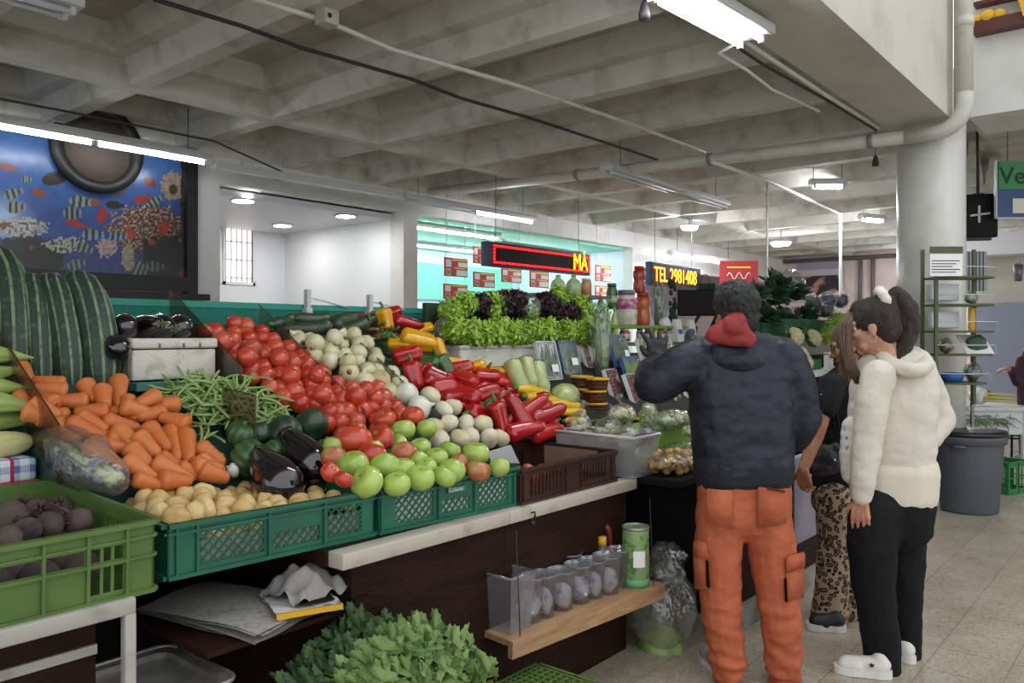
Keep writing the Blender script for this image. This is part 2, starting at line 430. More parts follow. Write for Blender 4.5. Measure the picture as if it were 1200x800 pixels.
# ================================================================= lamps
M_tube = mat('lit_tube', 'f4f8ff', .3, emit=TUBE)
M_hous = mat('lamp_housing', 'c2c4c2', .4)
M_wire = mat('dark_wire', '2b2a29', .6)
M_wirew = mat('white_cable', 'd9d9d6', .5)
M_dead = mat('unlit_tube', 'c9ccd0', .2)
def fixture(a, b, lit, label, tubes=2, wid=.16, seg=1, group=None, hang=.18, shade=False, glow=None):
    """batten lamp from a to b (points at tube height); the tubes hang below the housing"""
    a = Vector(a); b = Vector(b); mid = (a+b)/2; d = (b-a); L = d.length; ang = math.atan2(d.y, d.x)
    t = thing('fluorescent_lamp', label, 'lamp', mid, group, ang); h = L/2
    g = MB()
    if shade:   # flared reflector
        for s in (-1, 1):
            g.hexa([(-h, s*.03, .10), (h, s*.03, .10), (h, s*wid, .02), (-h, s*wid, .02), (-h, s*.03, .11), (h, s*.03, .11), (h, s*wid, .03), (-h, s*wid, .03)])
        g.box((-h, -.04, .08), (h, .04, .13))
    else:
        g.rbox((-h, -wid/2, .03), (h, wid/2, .09), .01)
        g.box((-h, -wid*.32, .09), (h, wid*.32, .105))
    hs = part('housing', g, M_hous, t)
    for k in range(seg):
        x0 = -h+.03+(L-.06)*k/seg+.03; x1 = -h+.03+(L-.06)*(k+1)/seg-.03
        for j in range(tubes):
            y = 0 if tubes == 1 else (-wid*.25, wid*.25)[j]
            on = lit if isinstance(lit, bool) else lit[k]
            o = part('tube', MB().tube([(x0, y, .008), (x1, y, .008)], .015, 10), (glow or M_tube) if on else M_dead, t)
            for xs in (x0-.025, x1): part('tube_socket', MB().box((xs, y-.014, -.012), (xs+.025, y+.014, .035)), M_hous, hs)
    for s in (-.8, .8):
        part('hanger', MB().tube([(s*h, 0, .09), (s*h, 0, max(hang+.1, 3.66-mid.z))], .004, 6), M_wire, t)
    return t
LZ = 3.08
def alongA(px0, py0, px1, py1, Y):
    p = atY(px0, py0, Y); q = atY(px1, py1, Y); return p, q
p, q = alongA(-60, 136, 245, 196, 7.0); fixture(p, q, True, 'long lit double tube lamp hanging in front of the fish mural', 1, .13, 2, hang=.2)
p, q = alongA(472, 233, 626, 264, 7.0); fixture(p, q, (False, True), 'half-lit tube lamp hanging before the green shop, above the long red sign', 1, .13, 2, hang=.2)
p, q = alongA(785, 298, 860, 312, 7.0); fixture(p, q, True, 'lit tube lamp hanging above the TEL sign', 1, .13, 1, hang=.2)
p, q = atY(640, -62, 1.98), atY(893, 45, 1.86); fixture((p.x, 2.02, 3.12), (4.42, 1.90, 3.12), True, 'large lit lamp hung along the deep concrete beam', 2, .26, 2, hang=.1)
fixture((6.95, 4.58, 3.13), (9.95, 4.68, 3.13), False, 'unlit double tube lamp in mid ceiling beyond the drain pipe', 2, .16, 2, hang=.2)
fixture((-.6, 4.47, 3.13), (1.78, 4.47, 3.13), False, 'unlit lamp under the ceiling above the corn', 2, .2, 2, hang=.15)
p, q = alongA(250, 199, 470, 234, 7.0); single('cable_trunking', MB().bar(p+Vector((0, 0, .05)), q+Vector((0, 0, .05)), .09, .07).tube([p+Vector((.3, 0, .08)), p+Vector((.3, 0, .6))], .004, 5).tube([q+Vector((-.3, 0, .08)), q+Vector((-.3, 0, .6))], .004, 5), M_hous, 'grey metal trunking linking the mural lamp with the green shop lamp', 'trunking')
def puck(px, py, z, r, label, lx=1.0, es=170, drop=0):
    c = atZ(px, py, z); t = thing('ceiling_lamp', label, 'lamp', c)
    part('diffuser', MB().lathe([(.02, -.05), (r*.8, -.04), (r, 0), (r, .012)], 20), mat('lit_diffuser', 'f2f6ff', .3, emit=es), t)
    part('base', MB().lathe([(r*1.06, .012), (r*1.06, .04), (r*.3, .05)], 20), M_hous, t)
    if drop: part('hanger', MB().tube([(0, 0, .05), (0, 0, drop)], .012, 6), M_hous, t)
def bat(px, py, z, L, label, ang=-.0):
    c = atZ(px, py, z); d = Vector((RX, RY, 0)); d.rotate(Quaternion((0, 0, 1), ang))
    fixture(c-d*L/2, c+d*L/2, True, label, 2, .14, 1, hang=.22, glow=mat('bright_tube', 'f4f8ff', .3, emit=130))
bat(970, 220, 3.2, .42, 'small bright lamp on the pale ceiling beside the hanging white cable post')
bat(1022, 259, 3.2, .5, 'lit lamp on the ceiling close to the round pillar', .5)
puck(915, 285, 3.1, .17, 'round lamp glowing above the bagged greens', drop=.4)
puck(808, 266, 3.15, .13, 'small lit lamp on the far ceiling above the TEL sign', drop=.4)
for i, (px, py, lb) in enumerate([(405, 253, 'recessed downlight over the long white booth wall'), (285, 235, 'recessed downlight in front of the barred booth window'), (331, 264, 'recessed downlight in the inner corner of the white booth')]):
    c = atZ(px, py, 2.92); t = thing('downlight', lb, 'lamp', c)
    part('lens', MB().lathe([(.001, -.012), (.11, -.012), (.11, .01)], 24), mat('downlight_glow', 'ffffff', .3, emit=45), t)
    part('rim', MB().lathe([(.11, -.008), (.14, -.008), (.14, .01)], 24), M_hous, t)
for x, y in ((15.6, 3.48), (17.8, 3.95)): fixture((x, y-.4, 3.2), (x, y+.4, 3.2), True, 'added lamp, unseen behind the round pillar, brightening the far wall, '+('first' if x < 16 else 'second')+' towards the end wall', 2, .14, 1, hang=.22, glow=mat('bright_tube', ''))  # added lamps, out of sight behind the pillar, to brighten the far wall
# LED strips of the shop
for Y, z, x0, x1, lb in ((8.0, 2.93, 7.3, 9.2, 'bright white tube lamp at the front of the green shop ceiling'), (9.6, 2.93, 7.3, 12.2, 'long row of white lights at the back of the green shop ceiling'), (8.6, 2.93, 9.9, 12.2, 'bright lamp of the green shop behind the TEL sign')):
    t = thing('shop_lamp', lb, 'lamp', ((x0+x1)/2, Y, z)); h = (x1-x0)/2
    part('housing', MB().rbox((-h, -.07, 0), (h, .07, .05)), M_hous, t)
    part('tube', MB().tube([(-h+.03, 0, -.012), (h-.03, 0, -.012)], .02, 8), mat('cool_white_tube', 'e8fbff', .3, emit=26), t)

# ================================================================= pipes, cables
M_pipe = mat('white_pvc', 'c9c6bc', .4, col2='b3aea2', scale=6, detail=5, lo=.5, hi=.8)
t = thing('drain_pipe', 'thick white drain pipe along the ceiling, turning up beside the pillar', 'pipe', (7.33, 1.5, 3.1))
part('run', MB().tube([(7.36, 7.55, 3.32), (7.34, 4.5, 3.22), (7.33, 1.78, 3.13)], .058, 16), M_pipe, t, world=True)
part('elbow', MB().tube([(7.33, 1.82, 3.132)]+[(7.33, 1.60-.22*math.sin(a), 3.13+.22-.22*math.cos(a)) for a in [i*PI/16 for i in range(9)]]+[(7.33, 1.38, 3.42)], .064, 16), M_pipe, t, world=True)
part('riser', MB().tube([(7.33, 1.38, 3.4), (7.33, 1.38, 5.6)], .058, 16), M_pipe, t, world=True)
for z in (3.95, 4.2): part('coupling', MB().lathe([(.066, z), (.066, z+.08)], 16, (7.33, 1.38, 0)), M_pipe, t, world=True)
for y in (2.1, 3.6, 5.2): part('clamp', MB().tube([(7.33, y-.02, 3.13+(y-1.78)*.033), (7.33, y+.02, 3.13+(y-1.78)*.033)], .064, 16), mat('clamp_grey', '8b8b88', .5), t, world=True)
single('conduit', MB().tube([(7.44, 1.47, 3.25), (7.44, 1.47, 5.6)], .014, 8), M_pipe, 'thin vertical conduit on the beam beside the drain riser', 'conduit')
single('conduit', MB().tube([(4.0, 2.05, 3.235), (6.0, 2.05, 3.235), (7.3, 2.03, 3.235)], .016, 8), M_pipe, 'pale conduit along the lower edge of the deep beam', 'conduit')
single('cable', MB().tube([(3.9, 2.09, 3.22), (5.0, 2.1, 3.21), (6.2, 2.08, 3.23), (7.3, 2.05, 3.22)], .011, 6), M_wire, 'black cable beside the pale conduit under the deep beam', 'cable')
def Acable(pts, z, r, m, name, label, cat='cable'):
    return single(name, MB().tube([atZ(x, y, z) for x, y in pts], r, 6), m, label, cat)
Acable([(250, -16), (383, 25), (460, 58), (600, 98), (740, 145), (826, 178)], 3.27, .017, M_pipe, 'conduit', 'pale conduit crossing the ribbed ceiling from the square box', 'conduit')
Acable([(180, -1), (285, 31), (353, 56), (480, 92), (540, 115), (620, 138), (770, 187)], 3.27, .013, M_wire, 'cable', 'long dark cable crossing the ribbed ceiling')
Acable([(0, 116), (75, 130), (250, 165), (355, 212), (560, 243)], 3.12, .009, M_wire, 'cable', 'thin sagging wire above the fish mural lamp')
Acable([(250, 190), (355, 218), (470, 240), (640, 272), (780, 300)], 3.16, .012, M_wire, 'cable', 'dark cable run above the white booth header')
Acable([(835, 190), (900, 212), (982, 250)], 3.12, .022, M_wirew, 'cable', 'white cable bending down from the pipe to the white post')
single('cable', MB().tube([(4.38, 1.93, 3.16), atZ(842, 62, 3.15), atZ(875, 82, 3.15), atZ(905, 105, 3.17), atZ(960, 130, 3.24)], .010, 6), M_wirew, 'white lamp cord dangling beside the large lit lamp', 'cable')
jb = atZ(383, 24, 3.25); t = thing('junction_box', 'small square junction box on a ceiling rib', 'junction box', jb)
part('box', MB().rbox((-.05, -.05, -.03), (.05, .05, .06)), mat('box_grey', 'a9a69c', .6), t); part('knockout', MB().tube([(-.02, -.056, .01), (-.02, -.045, .01)], .014, 10), M_wire, t)
for px, py, z0, lb in ((755, 12, 3.12, 'black lamp holder dangling beside the large lit lamp'), (1026, 188, 3.0, 'black lamp holder dangling beside the pillar top')):
    c = atZ(px, py, z0); t = thing('bulb_holder', lb, 'lamp holder', c)
    part('socket', MB().lathe([(.028, -.05), (.03, -.02), (.018, .03), (.006, .05)], 12), M_wire, t); part('cord', MB().tube([(0, 0, .05), (.01, 0, .2), (0, 0, .32)], .004, 5), M_wire, t)
for px, lb in ((985, 'white hanging pole behind the purple bags'), (899, 'thin white pole standing above the bagged greens')):
    p = atD(px, 250, 9.6); single('pole', MB().tube([(p.x, p.y, 0), (p.x, p.y, 3.3 if px < 950 else p.z)], .02 if px > 950 else .012, 8), M_wirew, lb, 'pole')
# hall signs on the right
c = atD(1146, 253, 8.2); ang = YAW-PI/2-.25
t = thing('television', 'black screen hanging beside the pillar, seen from behind', 'television', c, rotz=ang)
part('casing', MB().rbox((-.175, -.03, -.22), (.175, .05, .22), .012), mat('tv_black', '161618', .6, spec=.2), t)
part('bracket', MB().bar((-.08, -.035, 0), (.1, -.035, .02), .02).bar((0, -.035, -.07), (0, -.035, .1), .02), M_hous, t)
part('mount_arm', MB().tube([(0, 0, .2), (0, .02, .9)], .015, 8).box((-.05, -.02, .2), (.05, .02, .23)), M_wire, t)
part('stand_lip', MB().box((-.14, -.02, -.25), (.12, .03, -.22)), M_wire, t)
c = atD(1205, 222, 8.0); t = thing('hanging_sign', 'green and blue hanging sign reading Ver', 'sign', c, rotz=YAW-PI/2)
part('board', MB().box((-.31, 0, -.275), (.32, .02, .275)), mat('sign_blue', '3a5485', .5), t)
part('green_band', MB().box((-.30, -.012, -.0), (.32, .0, .275)), mat('sign_green', '3f8a4f', .5), t)
tx = text_mb('Ver', .24, ex=.003); tx.xf(Matrix.Translation((-.295, -.016, .055)) @ Matrix.Rotation(PI/2, 4, 'X')); part('lettering', tx, mat('sign_ink', '16301f', .5), t)
part('white_patch', MB().box((-.16, -.012, -.235), (.32, 0, -.09)), mat('sign_white', 'd9d9cf', .6), t)
part('frame', MB().box((-.325, -.005, -.29), (-.31, .025, .29)).box((-.325, -.005, -.29), (.32, .025, -.275)), M_hous, t)
for f_ in (-.2, .25): part('hanger', MB().tube([(f_, .01, .27), (f_, .01, .9)], .004, 5), M_wire, t)
# yellow ornament under the upper window
oc = Vector((7.99, 1.33, 4.17)); single('garland', MB().ball(oc+Vector((0, 0, .05)), .06).ball(oc+Vector((0, -.09, .045)), .05).ball(oc+Vector((0, .08, .04)), .045), mat('yellow_cloth', 'e0b030', .8), 'yellow garland lying on the dark red ledge', 'garland')
single('banner', MB().hexa([(7.9, .9, 4.1), (7.92, .9, 4.1), (7.92, 1.06, 4.13), (7.9, 1.06, 4.13), (7.9, .7, 4.6), (7.92, .7, 4.6), (7.92, 1.17, 4.6), (7.9, 1.17, 4.6)]), mat('yellow_cloth', ''), 'yellow banner hanging at the upper corner', 'banner')

# ================================================================= fish mural (a print on a flat panel)
def paint_mural(px, py):
    q = 60; hsh = lambda a, b: math.sin(a*12.9898+b*78.233)*43758.5453 % 1
    n = noise.noise(Vector((px*.09, py*.09, 0))); n2 = noise.noise(Vector((px*.3, py*.3, 5)))
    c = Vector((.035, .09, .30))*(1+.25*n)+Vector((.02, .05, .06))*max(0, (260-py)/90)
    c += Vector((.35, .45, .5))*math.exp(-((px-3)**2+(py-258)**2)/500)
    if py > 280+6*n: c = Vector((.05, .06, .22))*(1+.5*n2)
    def col(v): nonlocal c; c = Vector(v)*(1+.5*n2)
    if ((px-30)/45)**2+((py-306)/30)**2 < 1+.3*n: col((.015, .013, .012))
    if ((px-22)/36)**2+((py-266)/13)**2 < .8+.8*n2: col((.42, .4, .36) if n2 > -.2 else (.12, .1, .1))
    if ((px-75)/32)**2+((py-287)/11)**2 < .5+.9*n2: col((.4, .42, .3) if n2 > -.1 else (.1, .13, .2))
    if ((px-172)/48)**2+((py-268)/30)**2 < .9+.5*n+.4*n2:
        h = noise.noise(Vector((px*.38, py*.38, 9))); col((.10, .03, .04) if h < -.12 else ((.20, .15, .08) if h < .14 else ((.5, .36, .26) if n2 > -.1 else (.45, .08, .05))))
    if ((px-125)/14)**2+((py-290)/12)**2 < .7+.8*n2: col((.45, .35, .3))
    if ((px-150)/8)**2+((py-302)/18)**2 < .8+.6*n2: col((.38, .33, .2))
    if px > 168 and py > 278+10*n: col((.02, .018, .02))
    if ((px-202)/14)**2+((py-218)/18)**2 < .9+.5*n2: col((.3, .22, .15) if ((px-203)/5)**2+((py-222)/6)**2 > 1 else (.05, .04, .03))
    if px > 212+4*n: col((.03, .022, .022))
    for x, y, r in ((152, 273, 6), (192, 266, 6), (190, 273, 4), (215, 322, 6), (178, 284, 4)):
        if (px-x)**2+(py-y)**2 < r*r*(1+n2): col((.55, .06, .04))
    F_ = [(14, 227, 10, 6, 's', -.3), (17, 243, 10, 7, 's', 0), (92, 236, 11, 7, 's', .1), (107, 275, 11, 7, 'b', 0), (137, 276, 9, 6, 'b', .1), (97, 290, 9, 6, 's', .3), (162, 315, 8, 9, 's', .4), (180, 312, 9, 6, 's', 0),
          (83, 250, 9, 8, 's', 0), (180, 237, 8, 6, 's', -.5), (88, 262, 12, 4, 'r', .25), (119, 252, 5, 10, 'r', .2), (45, 226, 8, 5, 'o', .4), (111, 237, 5, 5, 'o', 0), (166, 233, 9, 4, 'r', -.1), (64, 209, 15, 8, 'd', -.2), (175, 213, 7, 6, 'm', .7), (133, 240, 9, 5, 'd', .1), (88, 310, 9, 6, 's', -.2), (36, 290, 2, 3, 'o', 0), (30, 210, 5, 4, 's', 0), (138, 224, 5, 4, 'o', 0), (8, 196, 9, 5, 'o', .2), (3, 264, 6, 3, 'o', 0)]
    for x, y, a, b, k, r in F_:
        dx, dy = px-x, py-y; u = (dx*math.cos(r)+dy*math.sin(r))/a; v = (-dx*math.sin(r)+dy*math.cos(r))/b
        if u*u+v*v < 1 or (.85 < u < 1.35 and abs(v) < (u-.7)*1.1):
            if k in 'sb': c = Vector((.03, .04, .09)) if math.sin(u*9) > .1 else (Vector((.26, .3, .17)) if v < 0 or k == 's' else Vector((.2, .35, .6)))
            elif k == 'r': c = Vector((.4, .04, .025))
            elif k == 'o': c = Vector((.25, .08, .05))
            elif k == 'm': c = Vector((.15, .03, .03))
            else: c = Vector((.03, .025, .02))
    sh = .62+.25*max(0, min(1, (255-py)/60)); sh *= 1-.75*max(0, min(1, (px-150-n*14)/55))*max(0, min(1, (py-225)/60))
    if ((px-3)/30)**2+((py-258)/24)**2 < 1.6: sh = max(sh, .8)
    return [min(1, max(0, x*sh)) for x in c]
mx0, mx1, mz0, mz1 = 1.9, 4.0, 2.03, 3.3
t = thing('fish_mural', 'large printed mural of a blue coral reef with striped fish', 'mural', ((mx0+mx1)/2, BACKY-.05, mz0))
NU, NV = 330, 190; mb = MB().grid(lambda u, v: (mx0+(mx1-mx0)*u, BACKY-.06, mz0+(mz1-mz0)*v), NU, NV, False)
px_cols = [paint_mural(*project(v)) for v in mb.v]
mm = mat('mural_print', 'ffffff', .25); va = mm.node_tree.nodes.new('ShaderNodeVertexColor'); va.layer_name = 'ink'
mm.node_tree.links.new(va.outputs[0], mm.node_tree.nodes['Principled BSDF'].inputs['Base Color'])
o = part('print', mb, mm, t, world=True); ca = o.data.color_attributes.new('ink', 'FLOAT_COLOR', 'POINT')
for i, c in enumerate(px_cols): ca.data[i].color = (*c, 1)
M_blk = mat('black_frame', '17171a', .4)
part('backing', MB().box((mx0, BACKY-.055, mz0), (mx1, BACKY, mz1)), M_blk, t, world=True)
part('frame', MB().box((mx1, BACKY-.1, 1.7), (mx1+.11, BACKY, mz1)).box((mx0, BACKY-.1, mz0-.14), (mx1, BACKY, mz0)), M_blk, t, world=True)
single('ledge', MB().box((1.9, BACKY-.35, 1.8), (4.1, BACKY-.1, 1.86)), M_blk, 'black ledge below the fish mural', 'ledge')
c = atY(115, 174, BACKY-.1); t = thing('exhaust_fan', 'round dark ventilator opening above the fish mural', 'fan', c)
part('ring', MB().xf(Matrix()) .join(MB().lathe([(.30, -.05), (.40, -.05), (.40, .03), (.30, .03), (.30, -.05)], 40), Matrix.Rotation(PI/2, 4, 'X')), mat('fan_ring', '1f1e1f', .5), t)
part('backplate', MB().join(MB().lathe([(.001, -.02), (.3, -.02), (.3, 0)], 40), Matrix.Rotation(PI/2, 4, 'X')), mat('fan_inside', '5d5048', .7), t)
# ================================================================= red LED signs
M_led = mat('led_red', 'ff1616', .4, emit=3.0); M_ledy = mat('led_amber', 'ffc21a', .4, emit=3.0); M_ledo = mat('led_red_text', 'ff2a12', .4, emit=1.6)
def led_sign(x0, y0, x1, yb, Y, txt, tx0, tsize, label, half=False):
    a = atY(x0, y0, Y); b = atY(x1, y0, Y); zt = a.z; zb = atY(x0, yb, Y).z; W = b.x-a.x; Hh = zt-zb
    t = thing('led_sign', label, 'sign', (a.x, Y, zb))
    part('case', MB().rbox((0, 0, 0), (W, .1, Hh), .01), mat('sign_case', '4a5270', .5), t)
    scn = part('screen', MB().box((.07*(not half)+.02, -.006, .02), (W-.02, 0, Hh-.02)), mat('led_screen', '160708', .5, spec=.2), t)
    if not half:
        n = int(W/.048); k = int(Hh/.048)
        dots = [(.11+(W-.16)*i/(n-1), z) for i in range(n) for z in (.045, Hh-.045)]+[(x, .045+(Hh-.09)*i/k) for i in range(1, k) for x in (.11, W-.05)]
        dm = MB().box((-.013, -.014, -.011), (.013, -.005, .011)).mesh('border_light', M_led)
        for x, z in dots[:100]: link('border_light', dm, scn, (x, 0, z))
    for bold, m, yy in ((.004, M_ledo, -.010), (-.014, M_ledy, -.016)):
        g = text_mb(txt, tsize, ex=.002, bold=bold*tsize); zs = [v.z for v in g.v]; 
        g.xf(Matrix.Translation((tx0*W, yy, Hh*.19)) @ Matrix.Rotation(PI/2, 4, 'X') @ Matrix.Diagonal((.74 if not half else .80, 1, 1, 1)))
        part('lettering', g, m, scn, 'amber lettering' if m is M_ledy else 'red glowing edge of the lettering')
    for f_ in (.2, W-.2): part('hanger', MB().tube([(f_, .05, Hh), (f_, .05, RIBZ+.02-zb)], .004, 5), M_wire, t)
    return t
led_sign(571, 282, 692, 311, 6.0, 'MÁ', .80, .30, 'long red-bordered LED sign reading MA above the lettuces')
led_sign(763, 306, 821, 334, 6.0, 'TEL 2981408', .04, .31, 'LED sign showing TEL 2981408', True)
# price posters hung in the shop
M_pr = mat('poster_red', 'cc3030', .5); M_py = mat('poster_yellow', 'e9c13a', .5); M_pw = mat('poster_white', 'f0ecec', .5); M_pd = mat('poster_photo', '8a6a50', .6, col2='d8c8b0', scale=30)
def poster(x0, y0, x1, y1, Y, label):
    a = atY(x0, y0, Y); b = atY(x1, y0, Y); W = b.x-a.x; Hh = a.z-atY(x0, y1, Y).z
    t = thing('price_poster', label, 'poster', (a.x, Y, a.z-Hh), 'red price posters in the green shop')
    g = MB().box((0, 0, 0), (W, .012, Hh)); bd = part('board', g, M_pr, t)
    for a_, b_, c_, d_ in ((.32, .84, .95, .96), (.4, .42, .9, .5)): part('heading', MB().box((W*a_, -.004, Hh*b_), (W*c_, 0, Hh*d_)), M_py, bd)
    for a_, b_, c_, d_ in ((.58, .54, .96, .78), (.5, .06, .96, .36), (.05, .5, .28, .9)): part('price_box', MB().box((W*a_, -.004, Hh*b_), (W*c_, 0, Hh*d_)), M_pw, bd)
    part('picture', MB().box((W*.05, -.004, Hh*.06), (W*.26, 0, Hh*.42)), M_pd, bd)
    for f_ in (.1, .9): part('cord', MB().tube([(W*f_, .006, Hh), (W*f_, .006, 3.66-(a.z-Hh))], .003, 4), M_wirew, t)
for x0, y0, x1, y1, lb in ((521, 301, 548, 323, 'red price poster hanging alone in the green light, upper of the pair'), (555, 288, 571, 308, 'red price poster half covered by the end of the long LED sign'), (555, 318, 580, 336, 'red price poster hanging below the dark end of the long LED sign'),
        (520, 332, 548, 350, 'red price poster just above the first green lettuce head'), (588, 314, 611, 330, 'red price poster under the middle of the long LED sign'), (621, 317, 643, 336, 'red price poster under the lettered half of the long LED sign'),
        (588, 338, 611, 356, 'red price poster just above the dark purple lettuce'), (698, 310, 716, 329, 'pale red price poster beside the MA letters'), (698, 334, 712, 350, 'red price poster lowest, beside the two green jugs')):
    poster(x0, y0, x1, y1, 7.25, lb)
# ================================================================= counters
M_brown = mat('dark_brown_panel', '2e1a14', .6, spec=.14, col2='20110c', scale=6, detail=8, lo=.4, hi=.7, bump=.25, bscale=30, stretch=(1, 1, 4))
M_dark = mat('soot_black_panel', '141212', .7, spec=.2)
mat('lime_green_shelf', '6f9a35', .6)
M_edge = mat('worn_cream_edge', 'b9b0a2', .6, col2='97897a', scale=9, detail=7, lo=.55, hi=.75)
M_bed = mat('green_painted_board', '2c4a41', .7)
M_teal = mat('teal_woven_sheet', '17806f', .75, col2='0f6c5e', scale=30, stretch=(1, 1, 12), bump=.3, bscale=60)
c1 = thing('market_counter', 'dark brown market counter with a cream front edge under the green and brown crates', 'counter', (2.4, 2.3, 0))
part('front_panel', MB().box((1.66, 2.02, 0), (2.36, 2.07, .745)).box((2.362, 2.02, 0), (3.24, 2.07, .745)), M_brown, c1, world=True)
part('end_panel', MB().box((3.2, 2.07, 0), (3.24, 3.5, .745)), M_brown, c1, world=True)
part('end_panel', MB().box((1.62, 2.02, 0), (1.66, 3.5, .745)), M_brown, c1, world=True)
part('back_panel', MB().box((-.4, 2.95, 0), (1.62, 2.99, .745)), M_dark, c1, world=True)
part('worktop', MB().box((-.6, 2.3, .745), (1.55, 3.5, .795)).box((1.55, 2.06, .745), (3.28, 3.5, .795)), M_brown, c1, world=True)
part('front_edge', MB().rbox((1.56, 1.985, .745), (2.352, 2.06, .795), .004).rbox((2.356, 1.985, .745), (3.28, 2.06, .795), .004), M_edge, c1, 'worn cream front edge', world=True)
part('sloping_bed', MB().hexa([(1.016, 2.62, .80), (3.28, 2.62, .80), (3.28, 3.58, .80), (1.016, 3.58, .80), (1.016, 2.62, heapz(2.62)-.06), (3.28, 2.62, heapz(2.62)-.06), (3.28, 3.58, heapz(3.58)-.06), (1.016, 3.58, heapz(3.58)-.06)]), M_bed, c1, world=True)
part('back_step', MB().box((-.6, 3.1, .80), (1.005, 3.58, 1.21)), M_bed, c1, world=True)
part('hook', MB().tube([(2.48, 1.98, .77), (2.48, 1.965, .775), (2.48, 1.962, .76), (2.48, 1.972, .745), (2.48, 1.98, .735)], .004, 6).ball((2.48, 1.975, .73), .012, 8, 6), mat('old_iron', '3a3836', .5, metal=.6), c1, world=True)
c2 = thing('market_counter', 'second counter on a concrete kerb behind the man in the navy jacket', 'counter', (5.6, 2.1, 0))
part('kerb', MB().box((3.55, 1.69, 0), (7.0, 2.6, .13)), mat('kerb_concrete', '8f8a80', .8, col2='6f6a62', scale=6), c2, 'grey concrete kerb', world=True)
part('front_panel', MB().box((3.55, 1.71, .13), (4.5, 1.75, .77)), M_brown, c2, world=True)
til = mat('lilac_tile', '8d8794', .4, col2='7a7380', scale=4)
part('tiled_front', MB().box((4.5, 1.70, .28), (7.0, 1.75, .77)), til, c2, 'lilac grey tiled front', world=True)
part('skirting', MB().box((4.5, 1.68, .13), (7.0, 1.75, .28)), M_brown, c2, world=True)
part('end_panel', MB().box((3.55, 1.75, .13), (3.6, 3.5, .77)), M_dark, c2, 'black end panel', world=True)
part('worktop', MB().box((3.3, 1.78, .77), (7.0, 3.5, .80)), M_dark, c2, world=True)
part('sloping_bed', MB().hexa([(3.3, 2.45, .80), (6.7, 2.45, .80), (6.7, 3.26, .80), (3.3, 3.26, .80), (3.3, 2.45, .88), (6.7, 2.45, .88), (6.7, 3.26, heapz(3.26)-.06), (3.3, 3.26, heapz(3.26)-.06)]), mat('dark_shelf', '2a2a26', .7, spec=.3), c2, world=True)
t = thing('teal_fence', 'long teal woven sheet stretched behind the produce', 'fence', (3, 3.62, .8))
part('sheet', MB().box((-1.2, 3.60, .8), (3.75, 3.615, 1.615)), M_teal, t, world=True)
part('top_rail', MB().box((-1.2, 3.595, 1.60), (3.75, 3.62, 1.63)), mat('teal_rail', '2a8f7d', .6), t, world=True)
for px, lb in ((361, 'thin grey post rising over the teal sheet above the cucumbers'), (434, 'thin grey post rising over the teal sheet beside the yellow pepper')):
    p = atY(px, 372, 3.57); tp = atY(px+1, 339 if px < 400 else 345, 3.57).z
    u = thing('fence_post', lb, 'post', (p.x, 3.57, 1.38)); part('upright', MB().box((-.012, -.01, 0), (.012, .02, tp-1.38)), M_hous, u)
    part('brace', MB().tube([(.01, .01, tp-1.42), (.28, .02, .24)], .004, 5), M_hous, u)
    part('clamp', MB().rbox((-.02, -.016, .2), (.02, .03, .23), .003), M_hous, u)
M_glass = film('pane_film', 'eef2f0', .10, .05, bump=0)
M_acry = film('smoky_acrylic', 'd2c4ba', .09, .07, '8a7566', bump=0)
M_acry2 = film('greyish_acrylic', 'd9d9d2', .12, .10, 'c8c4bb', bump=0)
def divider(X, yf, zf, yb, zb, label, m=M_acry, low=None):
    t = thing('divider_panel', label, 'divider', (X, yf, heapz(yf)-.06)); e = .004; bf = low or max(heapz(yf)-.05, .8)
    P = [(X-e, yf, bf), (X+e, yf, bf), (X+e, yb, heapz(yb)-.05), (X-e, yb, heapz(yb)-.05), (X-e, yf, zf), (X+e, yf, zf), (X+e, yb, zb), (X-e, yb, zb)]
    part('sheet', MB().hexa(P), m, t, world=True)
    part('edge', MB().bar((X, yf, bf), (X, yf, zf), .003).bar((X, yf, zf), (X, yb, zb), .003), mat('acrylic_edge', '4a3a30', .3), t, world=True)
divider(1.012, 2.68, 1.19, 3.45, 1.62, 'smoky see-through divider between corn and carrots')
divider(1.646, 2.60, 1.25, 2.82, 1.27, 'smoky see-through divider between carrots and green beans')
divider(1.81, 2.96, 1.34, 3.55, 1.68, 'smoky see-through divider between white foam box and tomatoes')
divider(1.42, 3.10, 1.40, 3.5, 1.56, 'clear divider standing between striped squashes and white foam box', M_acry2)
divider(2.235, 2.70, 1.15, 3.5, 1.62, 'clear divider between plum tomatoes and white onions', M_acry2)
divider(2.60, 2.60, 1.10, 3.2, 1.45, 'smoky divider between white onions and red peppers', M_acry2)

# beet table and what stands under it
t = thing('side_table', 'white-painted steel table under the lime green beet crate', 'table', (.5, 2.4, 0))
M_wpaint = mat('chipped_white_paint', 'a9a49c', .5, col2='8d877e', scale=12, lo=.55, hi=.75)
g = MB().rbox((-.3, 2.06, .758), (.962, 2.10, .80), .004); part('front_rail', g, M_wpaint, t, world=True)
part('side_rail', MB().rbox((.93, 2.10, .758), (.962, 2.9, .80), .004), M_wpaint, t, world=True)
for y in (2.06, 2.86): part('leg', MB().rbox((.934, y, 0), (.963, y+.03, .76), .004), M_wpaint, t, world=True)
for y in (2.06, 2.86): part('leg', MB().rbox((-.3, y, 0), (-.27, y+.03, .76), .004), M_wpaint, t, world=True)
part('top', MB().box((-.3, 2.1, .77), (.93, 2.9, .795)), M_wpaint, t, world=True)
part('dark_board', MB().box((-.25, 2.2, .05), (.92, 2.22, .74)), M_brown, t, 'dark board with chipped paint stripes', world=True)
part('paint_strip', MB().box((-.25, 2.19, .635), (.92, 2.2, .66)), M_wpaint, t, world=True)
